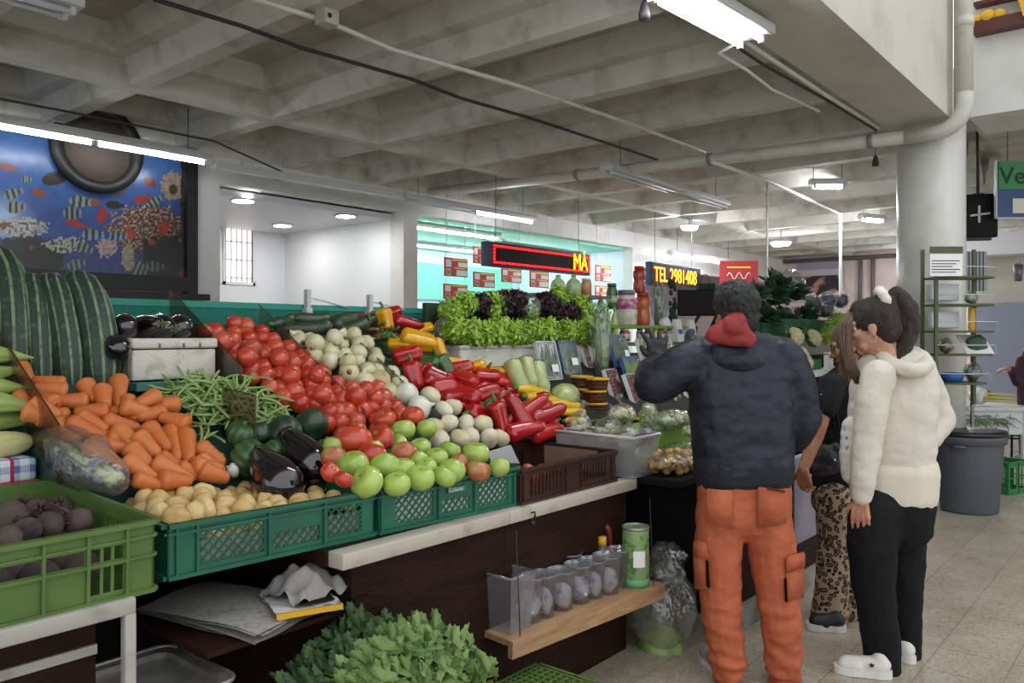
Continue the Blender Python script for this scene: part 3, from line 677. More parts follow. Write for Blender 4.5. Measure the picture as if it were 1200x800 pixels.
# steel pan on an upturned crate
t = thing('steel_pan', 'shallow steel scale pan under the crates, front corner of the stall', 'pan', (1.0, 2.2, .5))
def rrect(x0, y0, x1, y1, r, n=5):
    o = []
    for cx, cy, a0 in ((x1-r, y1-r, 0), (x0+r, y1-r, 90), (x0+r, y0+r, 180), (x1-r, y0+r, 270)):
        o += [(cx+r*math.cos(math.radians(a0+90*i/n)), cy+r*math.sin(math.radians(a0+90*i/n))) for i in range(n+1)]
    return o
M_steel = mat('dull_steel', 'a8a6a2', .42, metal=.6, col2='8a8680', scale=5)
g = MB(); A = rrect(.70, 2.0, 1.22, 2.39, .05); B = rrect(.73, 2.03, 1.19, 2.36, .04); n = len(A)
g.add([(x, y, .525) for x, y in A]+[(x, y, .52) for x, y in B]+[(x, y, .502) for x, y in B], [(i, (i+1) % n, n+(i+1) % n, n+i) for i in range(n)]+[(n+i, n+(i+1) % n, 2*n+(i+1) % n, 2*n+i) for i in range(n)]+[tuple(2*n+i for i in range(n))])
part('dish', g, M_steel, t, world=True)
part('rolled_rim', MB().tube([(x, y, .525) for x, y in A]+[(A[0][0], A[0][1], .525)], .007, 6), M_steel, t, world=True)
single('stool', MB().box((.78, 2.06, .46), (1.16, 2.34, .5)).box((.8, 2.08, 0), (.84, 2.12, .46)).box((1.1, 2.08, 0), (1.14, 2.12, .46)).box((.8, 2.28, 0), (.84, 2.32, .46)).box((1.1, 2.28, 0), (1.14, 2.32, .46)), M_dark, 'dark low stool carrying the steel pan', 'stool')

# ================================================================= crates
def wall_mb(L, Hh, th, wins, ribs=(), lip=.016, railz=None):
    """one crate wall along +x, outer face at y=0, inside towards +y; wins: (x0,x1,z0,z1,'lattice'|'slats'|'open')"""
    g = MB(); xs = sorted({0, L} | {w[0] for w in wins} | {w[1] for w in wins})
    for a, b in zip(xs, xs[1:]):
        ws = sorted([w for w in wins if w[0] <= a and w[1] >= b], key=lambda w: w[2]); z = 0
        for w_ in ws:
            g.box((a, 0, z), (b, th, w_[2])); z = w_[3]
        g.box((a, 0, z), (b, th, Hh))
    for x0, x1, z0, z1, st in wins:
        if st == 'lattice':
            k = .030; h = z1-z0; wd = x1-x0; s = -h
            while s < wd:
                for sg in (1, -1):
                    a0 = max(0, s); a1 = min(wd, s+h)
                    if a1-a0 > .004:
                        zA, zB = (z0+(a0-s), z0+(a1-s)) if sg > 0 else (z1-(a0-s), z1-(a1-s))
                        g.bar((x0+a0, th/2, zA), (x0+a1, th/2, zB), .0045, th, up=(0, 1, 0))
                s += k
        if st == 'slats':
            n = max(2, int((x1-x0)/.022)); 
            for i in range(1, n): g.box((x0+(x1-x0)*i/n-.004, 0, z0), (x0+(x1-x0)*i/n+.004, th, z1))
    for x in ribs: g.box((x-.004, -lip*.6, 0), (x+.004, 0, Hh))
    g.box((0, -lip, Hh-.012), (L, th+.002, Hh)); g.box((0, -lip*.7, -.004), (L, th, .008))
    for rz in (railz or ()): g.box((0, -lip*.5, rz-.004), (L, 0, rz+.004))
    return g
def crate(name, label, loc, rotz, W, Dp, Hh, m, front, side, fr, sr, rails, tilt=0, rear=None, group=None):
    t = thing(name, label, 'crate', loc, group, rotz); t.rotation_euler = (tilt, 0, rotz); th = .006
    part('front_wall', wall_mb(W, Hh, th, front, fr, railz=rails), m, t)
    part('rear_wall', wall_mb(W, Hh, th, rear or front, fr, railz=rails).xf(Matrix.Translation((W, Dp, 0)) @ Matrix.Rotation(PI, 4, 'Z')), m, t)
    part('side_wall', wall_mb(Dp, Hh, th, side, sr, railz=rails).xf(Matrix.Translation((W, 0, 0)) @ Matrix.Rotation(PI/2, 4, 'Z')), m, t)
    part('side_wall', wall_mb(Dp, Hh, th, side, sr, railz=rails).xf(Matrix.Translation((0, Dp, 0)) @ Matrix.Rotation(-PI/2, 4, 'Z')), m, t)
    part('floor_grid', MB().box((0, 0, 0), (W, Dp, .006)), m, t)
    return t
M_lime = mat('lime_plastic', '587538', .5, col2='4e6a31', scale=6); M_green = mat('green_plastic', '18644b', .45, col2='155843', scale=6)
M_choc = mat('brown_plastic', '3f241e', .42, col2='35201b', scale=6); M_crateg = mat('dark_green_plastic', '1f5a38', .5)
def place_xy(pxa, pya, pxb, pyb, z):
    a = atZ(pxa, pya, z); b = atZ(pxb, pyb, z); return a, math.atan2(b.y-a.y, b.x-a.x), (b-a).length
# lime crate of beets (front right corner seen at 181,690)
a = atZ(180, 690, .80); bw, bd, bh = .56, .70, .187
beet = crate('plastic_crate', 'lime green crate holding dusty beets', (a.x-bw, a.y, .80), 0, bw, bd, bh, M_lime,
      [(.40, .48, .02, .085, 'slats'), (.40, .48, .10, .135, 'slats'), (.20, .385, .10, .135, 'open'), (.09, .17, .02, .085, 'slats'), (.09, .17, .10, .135, 'slats')],
      [(.10, .28, .06, .15, 'slats'), (.42, .60, .06, .15, 'slats')], (.085, .175, .29, .392, .487), (.2, .5), (.094, .145), tilt=.03)
a, ang, L = place_xy(196, 679, 438, 626, .80); p_w, p_d, p_h = L, .50, .150
potc = crate('plastic_crate', 'emerald green crate full of small yellow potatoes', a, ang, L, p_d, p_h, M_green,
      [(L*.13, L*.42, .022, .112, 'lattice'), (L*.46, L*.70, .022, .07, 'lattice'), (L*.74, L*.93, .022, .112, 'lattice')], [(.10, .22, .02, .11, 'lattice'), (.27, .42, .03, .12, 'open')], (.025, L*.44, L*.72, L*.12), (.05, .25), (.122,))
pa, pang = a.copy(), ang
a, ang, L = place_xy(443, 625, 607, 590, .80); g_w = L
gtc = crate('plastic_crate', 'emerald green crate of pale green tomatoes, beside the brown crate', a, ang, L, .50, .150, M_green,
      [(L*.11, L*.36, .022, .112, 'lattice'), (L*.42, L*.62, .022, .07, 'lattice'), (L*.68, L*.92, .022, .112, 'lattice')], [(.10, .22, .02, .11, 'lattice')], (.012, L*.39, L*.65, L*.96), (.05, .25), (.122,))
ga, gang = a.copy(), ang
part('label_plate', MB().box((L*.45, -.008, .092), (L*.58, -.002, .114)), mat('grey_plate', '3a6b5c', .5), gtc)
tx = text_mb('Colanta', .022, ex=.0008); tx.xf(Matrix.Translation((L*.455, -.009, .097)) @ Matrix.Rotation(PI/2, 4, 'X')); part('lettering', tx, mat('pale_ink', 'c9d3cc', .5), gtc)
a, ang, L = place_xy(609, 591, 726, 561, .80); b_w = min(L, .70)
brc = crate('plastic_crate', 'dark brown crate, nearly empty, with a few cherry tomatoes', a, ang, b_w, .50, .138, M_choc,
      [(b_w*.09, b_w*.40, .02, .105, 'slats'), (b_w*.62, b_w*.88, .03, .105, 'slats')], [(.03, .40, .03, .12, 'open')], (b_w*.03, b_w*.44, b_w*.6, b_w*.95), (.05, .25), (.118,))
ba, bang = a.copy(), ang
def incrate(a, ang, x, y, z): return Vector((a.x+x*math.cos(ang)-y*math.sin(ang), a.y+x*math.sin(ang)+y*math.cos(ang), a.z+z))
M_paper = mat('newsprint', 'a09b95', .85, col2='77726e', scale=60, lo=.5, hi=.75, detail=6)
single('paper_liner', MB().hexa([incrate(pa, pang, x, y, z) for z in (.012, .085) for x, y in ((.03, .016), (p_w-.03, .016), (p_w-.03, .021), (.03, .021))]), M_paper, 'crumpled paper lining inside the potato crate', 'paper')
M_liner = mat('white_liner', 'dcdcd6', .7)
single('paper_liner', MB().hexa([incrate(ga, gang, x, y, z) for z in (.012, .14) for x, y in ((.03, .016), (g_w-.03, .016), (g_w-.03, .021), (.03, .021))]), M_liner, 'white lining showing through the lattice below the green tomatoes', 'paper')
cb = [incrate(ba, bang, x, y, z) for x, y, z in ((b_w-.012, .09, .025), (b_w-.012, .40, .025), (b_w-.018, .40, .025), (b_w-.018, .09, .025), (b_w-.012, .09, .126), (b_w-.012, .40, .126), (b_w-.018, .40, .126), (b_w-.018, .09, .126))]
single('cardboard_sheet', MB().hexa(cb), mat('cardboard', '8d6c58', .85), 'brown cardboard sheet standing inside the brown crate', 'cardboard')
q = atZ(585, 537, .95); single('price_tag', MB().hexa([q+Vector(v) for v in ((-.05, 0, -.01), (.10, -.03, -.03), (.10, -.025, -.03), (-.05, .005, -.01), (-.07, 0, .035), (.04, -.03, .055), (.04, -.025, .055), (-.07, .005, .035))]), mat('grey_card', 'b9bcc0', .7), 'grey card leaning between green tomatoes and brown crate', 'card')
# clear box of garlic
M_clear = film('milky_plastic', 'eeeef0', .12, .34, 'd9d6dc', bump=.3)
t = thing('plastic_box', 'translucent plastic box of bagged garlic at the counter corner', 'box', (3.35, 1.96, .80))
def tap(x0, x1, y0, y1, z0, z1, i): return [(x0+i, y0+i, z0), (x1-i, y0+i, z0), (x1-i, y1-i, z0), (x0+i, y1-i, z0), (x0, y0, z1), (x1, y0, z1), (x1, y1, z1), (x0, y1, z1)]
P = tap(-.13, .10, 0, .46, 0, .19, .018); 
part('tub', MB().add(P, [(3, 2, 1, 0), (0, 1, 5, 4), (1, 2, 6, 5), (2, 3, 7, 6), (3, 0, 4, 7)]), M_clear, t)
part('rim', MB().tube([P[4], P[5], P[6], P[7], P[4]], .008, 8), mat('rim_plastic', 'c9c8c8', .35), t)
# white foam box carrying eggplants, with its lid
M_foam = mat('white_foam', 'd6d1c6', .85, col2='bdb5a6', scale=14, lo=.55, hi=.7, bump=.35, bscale=90)
fl = atH(146, 444, .03); fr_ = atH(243, 441, .03)
t = thing('foam_box', 'white foam box between striped squashes and tomatoes', 'box', (fl.x, 3.1, heapz(3.1)))
fx0, fx1 = 1.44, 1.79; fz0 = heapz(3.12); 
part('body', MB().rbox((fx0, 3.12, fz0-.02), (fx1, 3.55, fz0+.10), .008), M_foam, t, world=True)
part('lid', MB().rbox((fx0-.006, 3.112, fz0+.104), (fx1+.006, 3.555, fz0+.145), .01), M_foam, t, world=True)
for x in (.1, .2, .27): part('hand_notch', MB().box((fx0+x, 3.108, fz0+.105), (fx0+x+.008, 3.113, fz0+.125)), mat('notch_grey', '6f6a60', .8), t, world=True)
FOAMZ = fz0+.145
single('slat', MB().box((fx0-.02, 3.04, fz0-.055), (fx1+.05, 3.12, fz0-.025)), mat('teal_slat', '3f7a72', .7), 'teal slat along the front of the foam box', 'slat')
# blue checked cloth box under the corn
def cloth_mat():
    m = mat('blue_check_cloth', 'dfe3ea', .85); nt = m.node_tree; N = nt.nodes; L = nt.links; b = N['Principled BSDF']
    tc = N.new('ShaderNodeTexCoord'); sp = N.new('ShaderNodeSeparateXYZ'); L.new(tc.outputs['Object'], sp.inputs[0])
    ad = N.new('ShaderNodeMath'); ad.operation = 'ADD'; L.new(sp.outputs[1], ad.inputs[0]); L.new(sp.outputs[2], ad.inputs[1])
    def stripe(s, fr, w_):
        a = N.new('ShaderNodeMath'); a.operation = 'MULTIPLY'; a.inputs[1].default_value = fr; L.new(s, a.inputs[0])
        f = N.new('ShaderNodeMath'); f.operation = 'FRACT'; L.new(a.outputs[0], f.inputs[0])
        c = N.new('ShaderNodeMath'); c.operation = 'LESS_THAN'; c.inputs[1].default_value = w_; L.new(f.outputs[0], c.inputs[0]); return c.outputs[0]
    s1 = stripe(sp.outputs[0], 18, .5); s2 = stripe(ad.outputs[0], 22, .5)
    su = N.new('ShaderNodeMath'); su.operation = 'ADD'; L.new(s1, su.inputs[0]); L.new(s2, su.inputs[1])
    dv = N.new('ShaderNodeMath'); dv.operation = 'MULTIPLY'; dv.inputs[1].default_value = .45; L.new(su.outputs[0], dv.inputs[0])
    mx = N.new('ShaderNodeMix'); mx.data_type = 'RGBA'; L.new(dv.outputs[0], mx.inputs[0]); mx.inputs[6].default_value = lin('dfe3ea'); mx.inputs[7].default_value = lin('3560a8')
    s3 = stripe(sp.outputs[0], 4.5, .05); m2 = N.new('ShaderNodeMix'); m2.data_type = 'RGBA'; L.new(s3, m2.inputs[0]); L.new(mx.outputs[2], m2.inputs[6]); m2.inputs[7].default_value = lin('b02840')
    L.new(m2.outputs[2], b.inputs['Base Color']); return m
t = thing('cloth_covered_box', 'low box covered with blue checked cloth under the corn', 'box', (.7, 2.9, 1.0))
part('cloth', MB().rbox((.2, 2.82, 1.005), (1.0, 3.12, 1.08), .012), cloth_mat(), t, world=True)
part('red_hem', MB().box((.2, 2.815, 1.003), (1.002, 2.822, 1.009)), mat('red_hem', 'b02840', .8), t, world=True)
# ================================================================= vegetables: shapes
def veg(name, label, cat, parts, group=None):
    """prototype with parts [(name, MB, material)] or a single mesh"""
    if len(parts) == 1: return Proto(tag(link(name, parts[0][1].mesh(name, parts[0][2])), label, cat, group))
    t = thing(name, label, cat, group=group)
    for n_, mb, m in parts: part(n_, mb, m, t)
    return Proto(t)
def roundish(r, h, lobes=0, amp=0, dim=.12, n=20, k=10, bottom=.06, seed=0):
    """squashed fruit, dimple on top; centre at origin"""
    prof = []
    for i in range(k+1):
        th = PI*i/k; rr = r*math.sin(th)**.9 if 0 < i < k else 0; z = -h*math.cos(th)
        if i > k*.7: z -= h*dim*((i/k-.7)/.3)**2*1.6
        if i < k*.3: z += h*bottom*((.3-i/k)/.3)**2
        prof.append((max(rr, 1e-6), z))
    def f(a, t): return 1+amp*math.cos(lobes*a+seed)+.02*math.sin(3*a+seed*2)
    mb = MB(); vs = []
    return MB().lathe(prof, n, (0, 0, 0), f)
def star(r, n=5, z=0, droop=.01):
    g = MB()
    for i in range(n):
        a = 2*PI*i/n; c, s = math.cos(a), math.sin(a)
        g.add([(0, 0, z+.003), (c*r*.4-s*r*.16, s*r*.4+c*r*.16, z+.003), (c*r, s*r, z-droop), (c*r*.4+s*r*.16, s*r*.4-c*r*.16, z+.003)], [(0, 3, 2, 1)])
    return g
M_tom = mat('tomato_skin', 'c02a18', .28, rnd=['b42c1e', 'c23c28', 'c44a33', 'c85a3e', 'b03324', 'bb3f2c'], col2='d8552e', scale=14, lo=.5, hi=.9, coat=.4)
M_gtom = mat('green_tomato_skin', '93b54a', .3, rnd=['9cb84c', '8fb045', 'a9c25a', '9bb850'], col2='b9c878', scale=12, lo=.5, hi=.8, coat=.4)
M_btom = mat('turning_tomato_skin', 'b08a55', .3, rnd=['b38a58', 'a98f50'], col2='b3593a', scale=14, coat=.4)
M_scar = mat('stem_scar', '8f8a4a', .7)
M_calyx = mat('calyx_green', '3f6a2a', .7)
tomA = veg('plum_tomato', 'x', 'tomato', [('flesh', roundish(.041, .043, 0, 0, .10, 16, 9), M_tom), ('stem_scar', MB().lathe([(.011, .0345), (.006, .037), (.001, .036)], 8), M_scar)])
bigT = veg('beefsteak_tomato', 'x', 'tomato', [('flesh', roundish(.052, .042, 7, .025, .25, 24, 10), M_tom), ('stem_scar', MB().lathe([(.012, .028), (.006, .031), (.001, .030)], 8), M_scar)])
grnT = veg('green_tomato', 'x', 'tomato', [('flesh', roundish(.052, .045, 6, .018, .2, 24, 10), M_gtom), ('stem_scar', MB().lathe([(.011, .031), (.006, .034), (.001, .033)], 8), M_scar)])
trnT = veg('turning_tomato', 'x', 'tomato', [('flesh', roundish(.050, .043, 6, .018, .2, 24, 10), M_btom), ('stem_scar', MB().lathe([(.011, .030), (.006, .033), (.001, .032)], 8), M_scar)])
M_onion = mat('onion_skin', 'c9c397', .4, rnd=['d0caa0', 'dcd7b4', 'c9c294', 'e0dcbe'], col2='b8ae7c', scale=5, stretch=(6, 6, .6), lo=.5, hi=.8, coat=.2)
M_wonion = mat('peeled_onion', 'e2e3d6', .3, col2='c9d0b0', scale=4, coat=.3)
def onion_mb(r):
    return MB().lathe([(.001, -r*.86), (r*.45, -r*.78), (r*.85, -r*.42), (r, 0), (r*.86, r*.45), (r*.48, r*.78), (r*.2, r*.95), (r*.13, r*1.15), (r*.05, r*1.3)], 18, ang=lambda a, t: 1+.015*math.cos(9*a))
onion = veg('white_onion', 'x', 'onion', [('bulb', onion_mb(.046), M_onion), ('root', MB().lathe([(.012, -.042), (.001, -.048)][::-1], 8), mat('onion_root', '8a7a55', .9))])
wonion = veg('white_onion', 'x', 'onion', [('bulb', onion_mb(.055), M_wonion), ('root', MB().lathe([(.012, -.05), (.001, -.056)][::-1], 8), mat('onion_root', ''))])
def lump(r, sc3, seed, amp=.12, n=16, k=10, fr=1.6):
    mb = MB().ball((0, 0, 0), 1, n, k)
    mb.v = [Vector((v.x*sc3[0], v.y*sc3[1], v.z*sc3[2]))*r*(1+amp*noise.noise(v*fr+Vector((seed, 0, 0)))) for v in mb.v]; return mb
M_pot = mat('potato_skin', 'c9a566', .6, rnd=['d8bb80', 'ccaa6a', 'dec48c', 'd2b174'], col2='a5803f', scale=18, lo=.55, hi=.8, bump=.2)
pots = [veg('potato', 'small yellow potato lying in the emerald green crate', 'potato', [('potato', lump(.034, (1.12, 1, .92), s_, .16), M_pot)], 'yellow potatoes in the green crate') for s_ in (1.2, 5.7, 9.1)]
M_wpot = mat('pale_potato', 'cdbf97', .55, rnd=['dcd2b0', 'd2c49a', 'e4dcc4'], col2='c4b484', scale=12, lo=.5, hi=.8)
M_beet = mat('beet_skin', '4a3a3b', .8, rnd=['463a39', '544643', '3d3234'], col2='6b5d54', scale=10, lo=.45, hi=.75, bump=.35, bscale=30)
def beet_mb(s_): 
    g = lump(.052, (1, 1, .92), s_, .12); g.tube([(0, 0, -.045), (.004, 0, -.07), (.012, .004, -.10), (.03, 0, -.125)], [.012, .006, .003, .001], 6); return g
M_stalk = mat('beet_stalk', '5a2436', .6)
def stalks():
    g = MB()
    for i in range(6):
        a = i*1.05; g.tube([(.008*math.cos(a), .008*math.sin(a), .042), (.015*math.cos(a), .015*math.sin(a), .06), (.03*math.cos(a), .03*math.sin(a), .078)], [.004, .004, .002], 5)
    return g
beet0 = veg('beet', 'x', 'beet', [('beet', beet_mb(4.4), M_beet)])
beets = [veg('beet', 'x', 'beet', [('root', beet_mb(s_), M_beet), ('stalks', stalks(), M_stalk)]) for s_ in (2.2, 7.1)]
M_car = mat('carrot_skin', 'd9702a', .45, rnd=['d67a3e', 'cc6f36', 'da8548', 'c86a34'], col2='b85f2a', scale=9, stretch=(14, 1.5, 1.5), lo=.5, hi=.85, bump=.15, bscale=20)
def carrot_mb(blunt=.5):
    def rf(t, a): return .5*(1-(1-blunt)*t)*(math.sqrt(max(.02, 1-(1-t/.16)**2)) if t < .16 else 1)*(1 if t < .86 else max(.1, math.sqrt(max(0, 1-((t-.86)/.14)**2))))*(1+.02*math.sin(37*t))
    return MB().sweep(lambda t: (t, .02*math.sin(3*t), 0), lambda t, a: rf(t, a), 22, 12)
carA = veg('carrot', 'x', 'carrot', [('root', carrot_mb(.5), M_car), ('crown', MB().join(MB().lathe([(.11, 0), (.09, .008), (.03, .008)], 10), Matrix.Rotation(-PI/2, 4, 'Y')).shift((.004, 0, 0)), mat('carrot_crown', '7a5a25', .8))])
carB = veg('carrot', 'x', 'carrot', [('root', carrot_mb(.3), M_car), ('crown', MB().join(MB().lathe([(.11, 0), (.09, .008), (.03, .008)], 10), Matrix.Rotation(-PI/2, 4, 'Y')).shift((.004, 0, 0)), mat('carrot_crown', ''))])
M_egg = mat('eggplant_skin', '130d16', .12, spec=.7, coat=.8)
eggP = veg('eggplant', 'x', 'eggplant', [('fruit', MB().lathe([(.001, -.11), (.03, -.105), (.058, -.075), (.064, -.03), (.052, .03), (.036, .08), (.028, .11), (.001, .118)], 20), M_egg),
        ('calyx', star(.045, 5, .12, .05), mat('eggplant_calyx', '5f6a42', .8)), ('stalk', MB().tube([(0, 0, .115), (.004, 0, .14), (.012, 0, .155)], .008, 8), mat('eggplant_calyx', ''))])
M_bean = mat('bean_green', '7f9a4f', .5, rnd=['93ad66', '84a058', 'a0b878', '7a9650'])
bean = [veg('green_bean', 'slim green bean in the tangled bean heap beside the carrots', 'bean', [('pod', MB().sweep(lambda t, c=c: (t*.15-.075, c*math.sin(PI*t), 0), lambda t, a: .0055*(min(1, t*8+.3) if t < .9 else max(.15, (1-t)*9)), 9, 6), M_bean)], 'green beans') for c in (.012, .03)]
def ribbed(r, h, lobes, amp, n=40, k=12, waist=0):
    prof = [(max(1e-5, r*math.sin(PI*i/k)**.75), -h*math.cos(PI*i/k)*(1-.18*(abs(math.cos(PI*i/k))**6))) for i in range(k+1)]
    return MB().lathe(prof, n, ang=lambda a, t: 1-amp*(1-abs(math.cos(lobes*a/2))**.6)*math.sin(PI*t)**.5)
M_sq = mat('dark_squash_skin', '24392a', .4, rnd=['22372a', '2c4630', '1f3327'], col2='3f5f3f', scale=16, lo=.5, hi=.75, coat=.2)
M_sq2 = mat('mid_green_squash_skin', '3f6136', .42, col2='2d4a2a', scale=14, lo=.45, hi=.7, coat=.2)
# bell pepper, lying along +X
def pepper_mb(L=.12, r=.044, lob=4, amp=.19, tap=.75):
    def rf(t, a):
        e = math.sin(min(1, t/.16)*PI/2)**.6 if t < .16 else (1 if t < .8 else math.sqrt(max(0, 1-((t-.8)/.215)**2)))
        return max(.0015, r*(1-(1-tap)*t)*e*(1-amp*(1-abs(math.cos(lob*a/2))**.7)))
    return MB().sweep(lambda t: ((t-.5)*L, 0, .008*math.sin(2.5*t)), rf, 14, 24)
def stem_mb(L): return MB().tube([(-L/2+.004, 0, 0), (-L/2-.012, 0, .002), (-L/2-.028, .004, .008)], [.010, .006, .007], 8)
M_red = mat('red_pepper_skin', 'a5141c', .2, rnd=['a8161d', 'b81a1f', '8f1019', 'c0221f'], coat=.6); M_yel = mat('yellow_pepper_skin', 'e3a912', .25, rnd=['e8b214', 'dfa010'], coat=.5)
M_grp = mat('green_pepper_skin', '2f5a2a', .25, rnd=['2f5a2a', '38682f'], coat=.5); M_pst = mat('pepper_stem', '4f7a35', .6)
def pepper(name, m, L=.12, r=.044, lob=4, amp=.19, tap=.75): return veg(name, 'x', 'pepper', [('fruit', pepper_mb(L, r, lob, amp, tap), m), ('stem', stem_mb(L), M_pst)])
redP, redL, yelP, grnP = pepper('red_pepper', M_red), pepper('red_pepper', M_red, .17, .04, 3, .1, .55), pepper('yellow_pepper', M_yel, .13, .043), pepper('green_pepper', M_grp, .11, .038)
M_zuc = mat('zucchini_skin', '2a3d2a', .4, rnd=['2b402b', '344a30', '243524'], col2='4a6040', scale=20, stretch=(.6, 5, 5), lo=.5, hi=.75, coat=.2)
def zuc_mb(L=.2, r=.028): return MB().sweep(lambda t: ((t-.5)*L, 0, .012*math.sin(PI*t)), lambda t, a: max(.003, r*(min(1, .45+t*2.2))*(1 if t < .9 else math.sqrt(max(0, 1-((t-.9)/.1)**2)))*(1+.02*math.cos(6*a))), 14, 14)
zuc = veg('zucchini', 'x', 'zucchini', [('fruit', zuc_mb(.21, .034), M_zuc), ('stub', MB().tube([(-.1, 0, 0), (-.13, 0, .004)], [.013, .011], 8), M_pst)])
M_yz = mat('yellow_zucchini_skin', 'e3b81c', .3, rnd=['e6bd20', 'dcab14'], coat=.4)
yz = veg('yellow_zucchini', 'x', 'zucchini', [('fruit', zuc_mb(.24, .032), M_yz), ('stub', MB().tube([(-.115, 0, 0), (-.145, 0, .004)], [.013, .012], 8), M_pst)])

# ================================================================= heaps
def heap(poly, s, proto, up, label, group, jitz=.01, rot=True, sc=(.9, 1.1), tilt=None):
    P = [(p.x, p.y) for p in (atH(x, y, up) for x, y in poly)]; n = 0
    for x, y in pack(P, s):
        pr = proto[R.randrange(len(proto))] if isinstance(proto, list) else proto
        pr.put(Vector((x, y, heapz(y)+up+R.uniform(-1, 1)*jitz)), rq() if rot else None, label, group, R.uniform(*sc)); n += 1
    return n
n1 = heap([(228, 391), (240, 384), (262, 376), (290, 381), (318, 390), (347, 405), (366, 428), (386, 441), (406, 448), (432, 450), (449, 456), (464, 470), (472, 484), (466, 500), (440, 494), (414, 486), (400, 496), (386, 492), (372, 478), (340, 472), (312, 462), (285, 440), (262, 414), (240, 402)],
     .074, tomA, .045, 'small ripe plum tomato in the red heap between foam box and white onions', 'plum tomatoes in the red heap')
# a looser second layer on top makes the heap uneven
heap([(250, 392), (290, 388), (330, 405), (360, 430), (420, 455), (455, 470), (440, 486), (380, 470), (320, 450), (285, 425)], .15, tomA, .10, 'small ripe plum tomato in the red heap between foam box and white onions', 'plum tomatoes in the red heap')
n2 = heap([(340, 395), (372, 388), (398, 381), (415, 384), (440, 405), (456, 424), (472, 438), (480, 455), (472, 470), (455, 464), (438, 450), (408, 444), (388, 432), (364, 418)],
     .086, onion, .055, 'pale white onion in the heap behind the plum tomatoes', 'white onions in the heap')
heap([(360, 396), (398, 388), (430, 410), (460, 440), (440, 440), (400, 430)], .17, onion, .115, 'pale white onion in the heap behind the plum tomatoes', 'white onions in the heap')
for x, y, lb in ((477, 462, 'large peeled white onion, upper of the two bright ones by the peppers'), (491, 478, 'large peeled white onion, lower of the two bright ones, beside the tomatoes')): wonion.put(atH(x, y, .07), rq(), lb, scale=1.1)
wp = veg('pale_potato', 'x', 'potato', [('potato', lump(.045, (1.2, 1, .88), 3.3, .12), M_wpot)])
for x, y in ((520, 484), (504, 467), (525, 498), (546, 498), (566, 499), (550, 512), (573, 514), (540, 517), (515, 518), (586, 514), (508, 500), (530, 478)): wp.put(atH(x, y, .05)+Vector((0, 0, R.uniform(0, .015))), rq(), 'pale potato lying between the green tomatoes and red peppers', 'pale potatoes', R.uniform(.9, 1.1))
# carrots: thick end, thin end
CAR = [(85,115,140,195),(320,235,165,225),(310,200,230,190),(418,282,280,280),(390,190,455,278),(475,215,495,305),(555,170,550,312),(600,255,600,300),(745,250,650,292),(852,298,640,300),(780,328,660,350),(892,392,740,350),(660,345,530,330),(512,330,430,332),
  (262,300,190,262),(325,350,270,342),(360,350,505,425),(310,372,490,452),(470,370,662,412),(540,398,685,545),(685,390,795,505),(790,408,835,565),(870,420,890,562),(640,440,745,535),(730,540,808,575),(405,470,660,518),(400,478,600,608),(925,488,1055,575),(575,550,745,660),(715,562,910,652),
  (825,588,970,638),(895,580,1042,600),(745,650,850,655),(490,455,570,475),(915,545,985,580),(620,640,700,660),(60,250,140,300),(100,320,190,350),(140,280,230,330),(190,345,260,400),(240,380,300,420),(560,300,640,320),(420,400,500,470),(930,600,1000,620),(600,490,680,560)]
for i, (x1, y1, x2, y2) in enumerate(CAR):
    up = .045+.035*((i*7) % 3)/2; a = atH(x1/4, 400+y1/4, up); b = atH(x2/4, 400+y2/4, up-.012); L = max((b-a).length, .11)
    th = .076 if i not in (2, 7, 15, 35) else .06
    (carB if i in (25, 26, 29, 30) else carA).put(a, axisq(b-a, R.uniform(0, 6)), 'stubby orange carrot in the heap behind the potato crate', 'orange carrots', (L, th, th))
# beans
P = [(p.x, p.y) for p in (atH(x, y, .03) for x, y in ((192, 458), (230, 449), (282, 452), (310, 463), (328, 478), (335, 498), (300, 500), (262, 492), (225, 482)))]
k = 0
for lay in range(4):
    for x, y in pack(P, .04, jit=.5):
        d = Vector((R.gauss(0, 1), R.gauss(0, .7), R.gauss(0, .25))); d.z += d.y*HS
        bean[k % 2].put(Vector((x, y, heapz(y)+.01+.018*lay)), axisq(d, R.uniform(0, 6)), None, None); k += 1
for x, y in ((240, 505), (236, 520), (250, 512), (228, 500), (246, 525), (238, 495), (232, 512), (252, 498)):
    bean[k % 2].put(atH(x, y, .03), axisq((R.gauss(0, 1), R.gauss(0, 1), R.gauss(0, .6)), 0)); k += 1
# dark squashes and big eggplants at the crate edge
sqA = veg('dark_squash', 'x', 'squash', [('fruit', ribbed(.062, .055, 8, .10), M_sq), ('stem', MB().tube([(0, 0, .045), (0, 0, .062)], [.01, .007], 8), M_pst)])
for (x, y, lb, s_, up) in ((333, 507, 'dark ribbed squash touching the green beans, behind the two big eggplants', 1.12, .07), (365, 497, 'dark green squash touching the plum tomatoes', 1.1, .07), (304, 508, 'small dark squash between the two ribbed green ones', .75, .06)):
    sqA.put(atH(x, y, up), Quaternion((1, 0, 0), R.uniform(-.9, -.3)) @ Quaternion((0, 0, 1), R.uniform(0, 3)), lb, scale=s_)
sqB = veg('ribbed_squash', 'x', 'squash', [('fruit', ribbed(.062, .055, 10, .16), M_sq2), ('stem', MB().tube([(0, 0, .04), (0, 0, .058)], [.01, .007], 8), M_pst)])
for (x, y, lb, s_, up, q) in ((284, 509, 'mid green ribbed squash below the green beans, beside the smoky divider', .95, .06, .4), (292, 536, 'flattened ribbed green squash at the rear rim of the potato crate', 1.1, .05, -1.0), (322, 530, 'green ribbed squash tucked behind the lower big eggplant', .8, .05, -1.2), (383, 524, 'green squash squeezed beside the upper big eggplant', .7, .05, 0)):
    sqB.put(atH(x, y, up), Quaternion((1, 0, 0), q), lb, scale=s_)
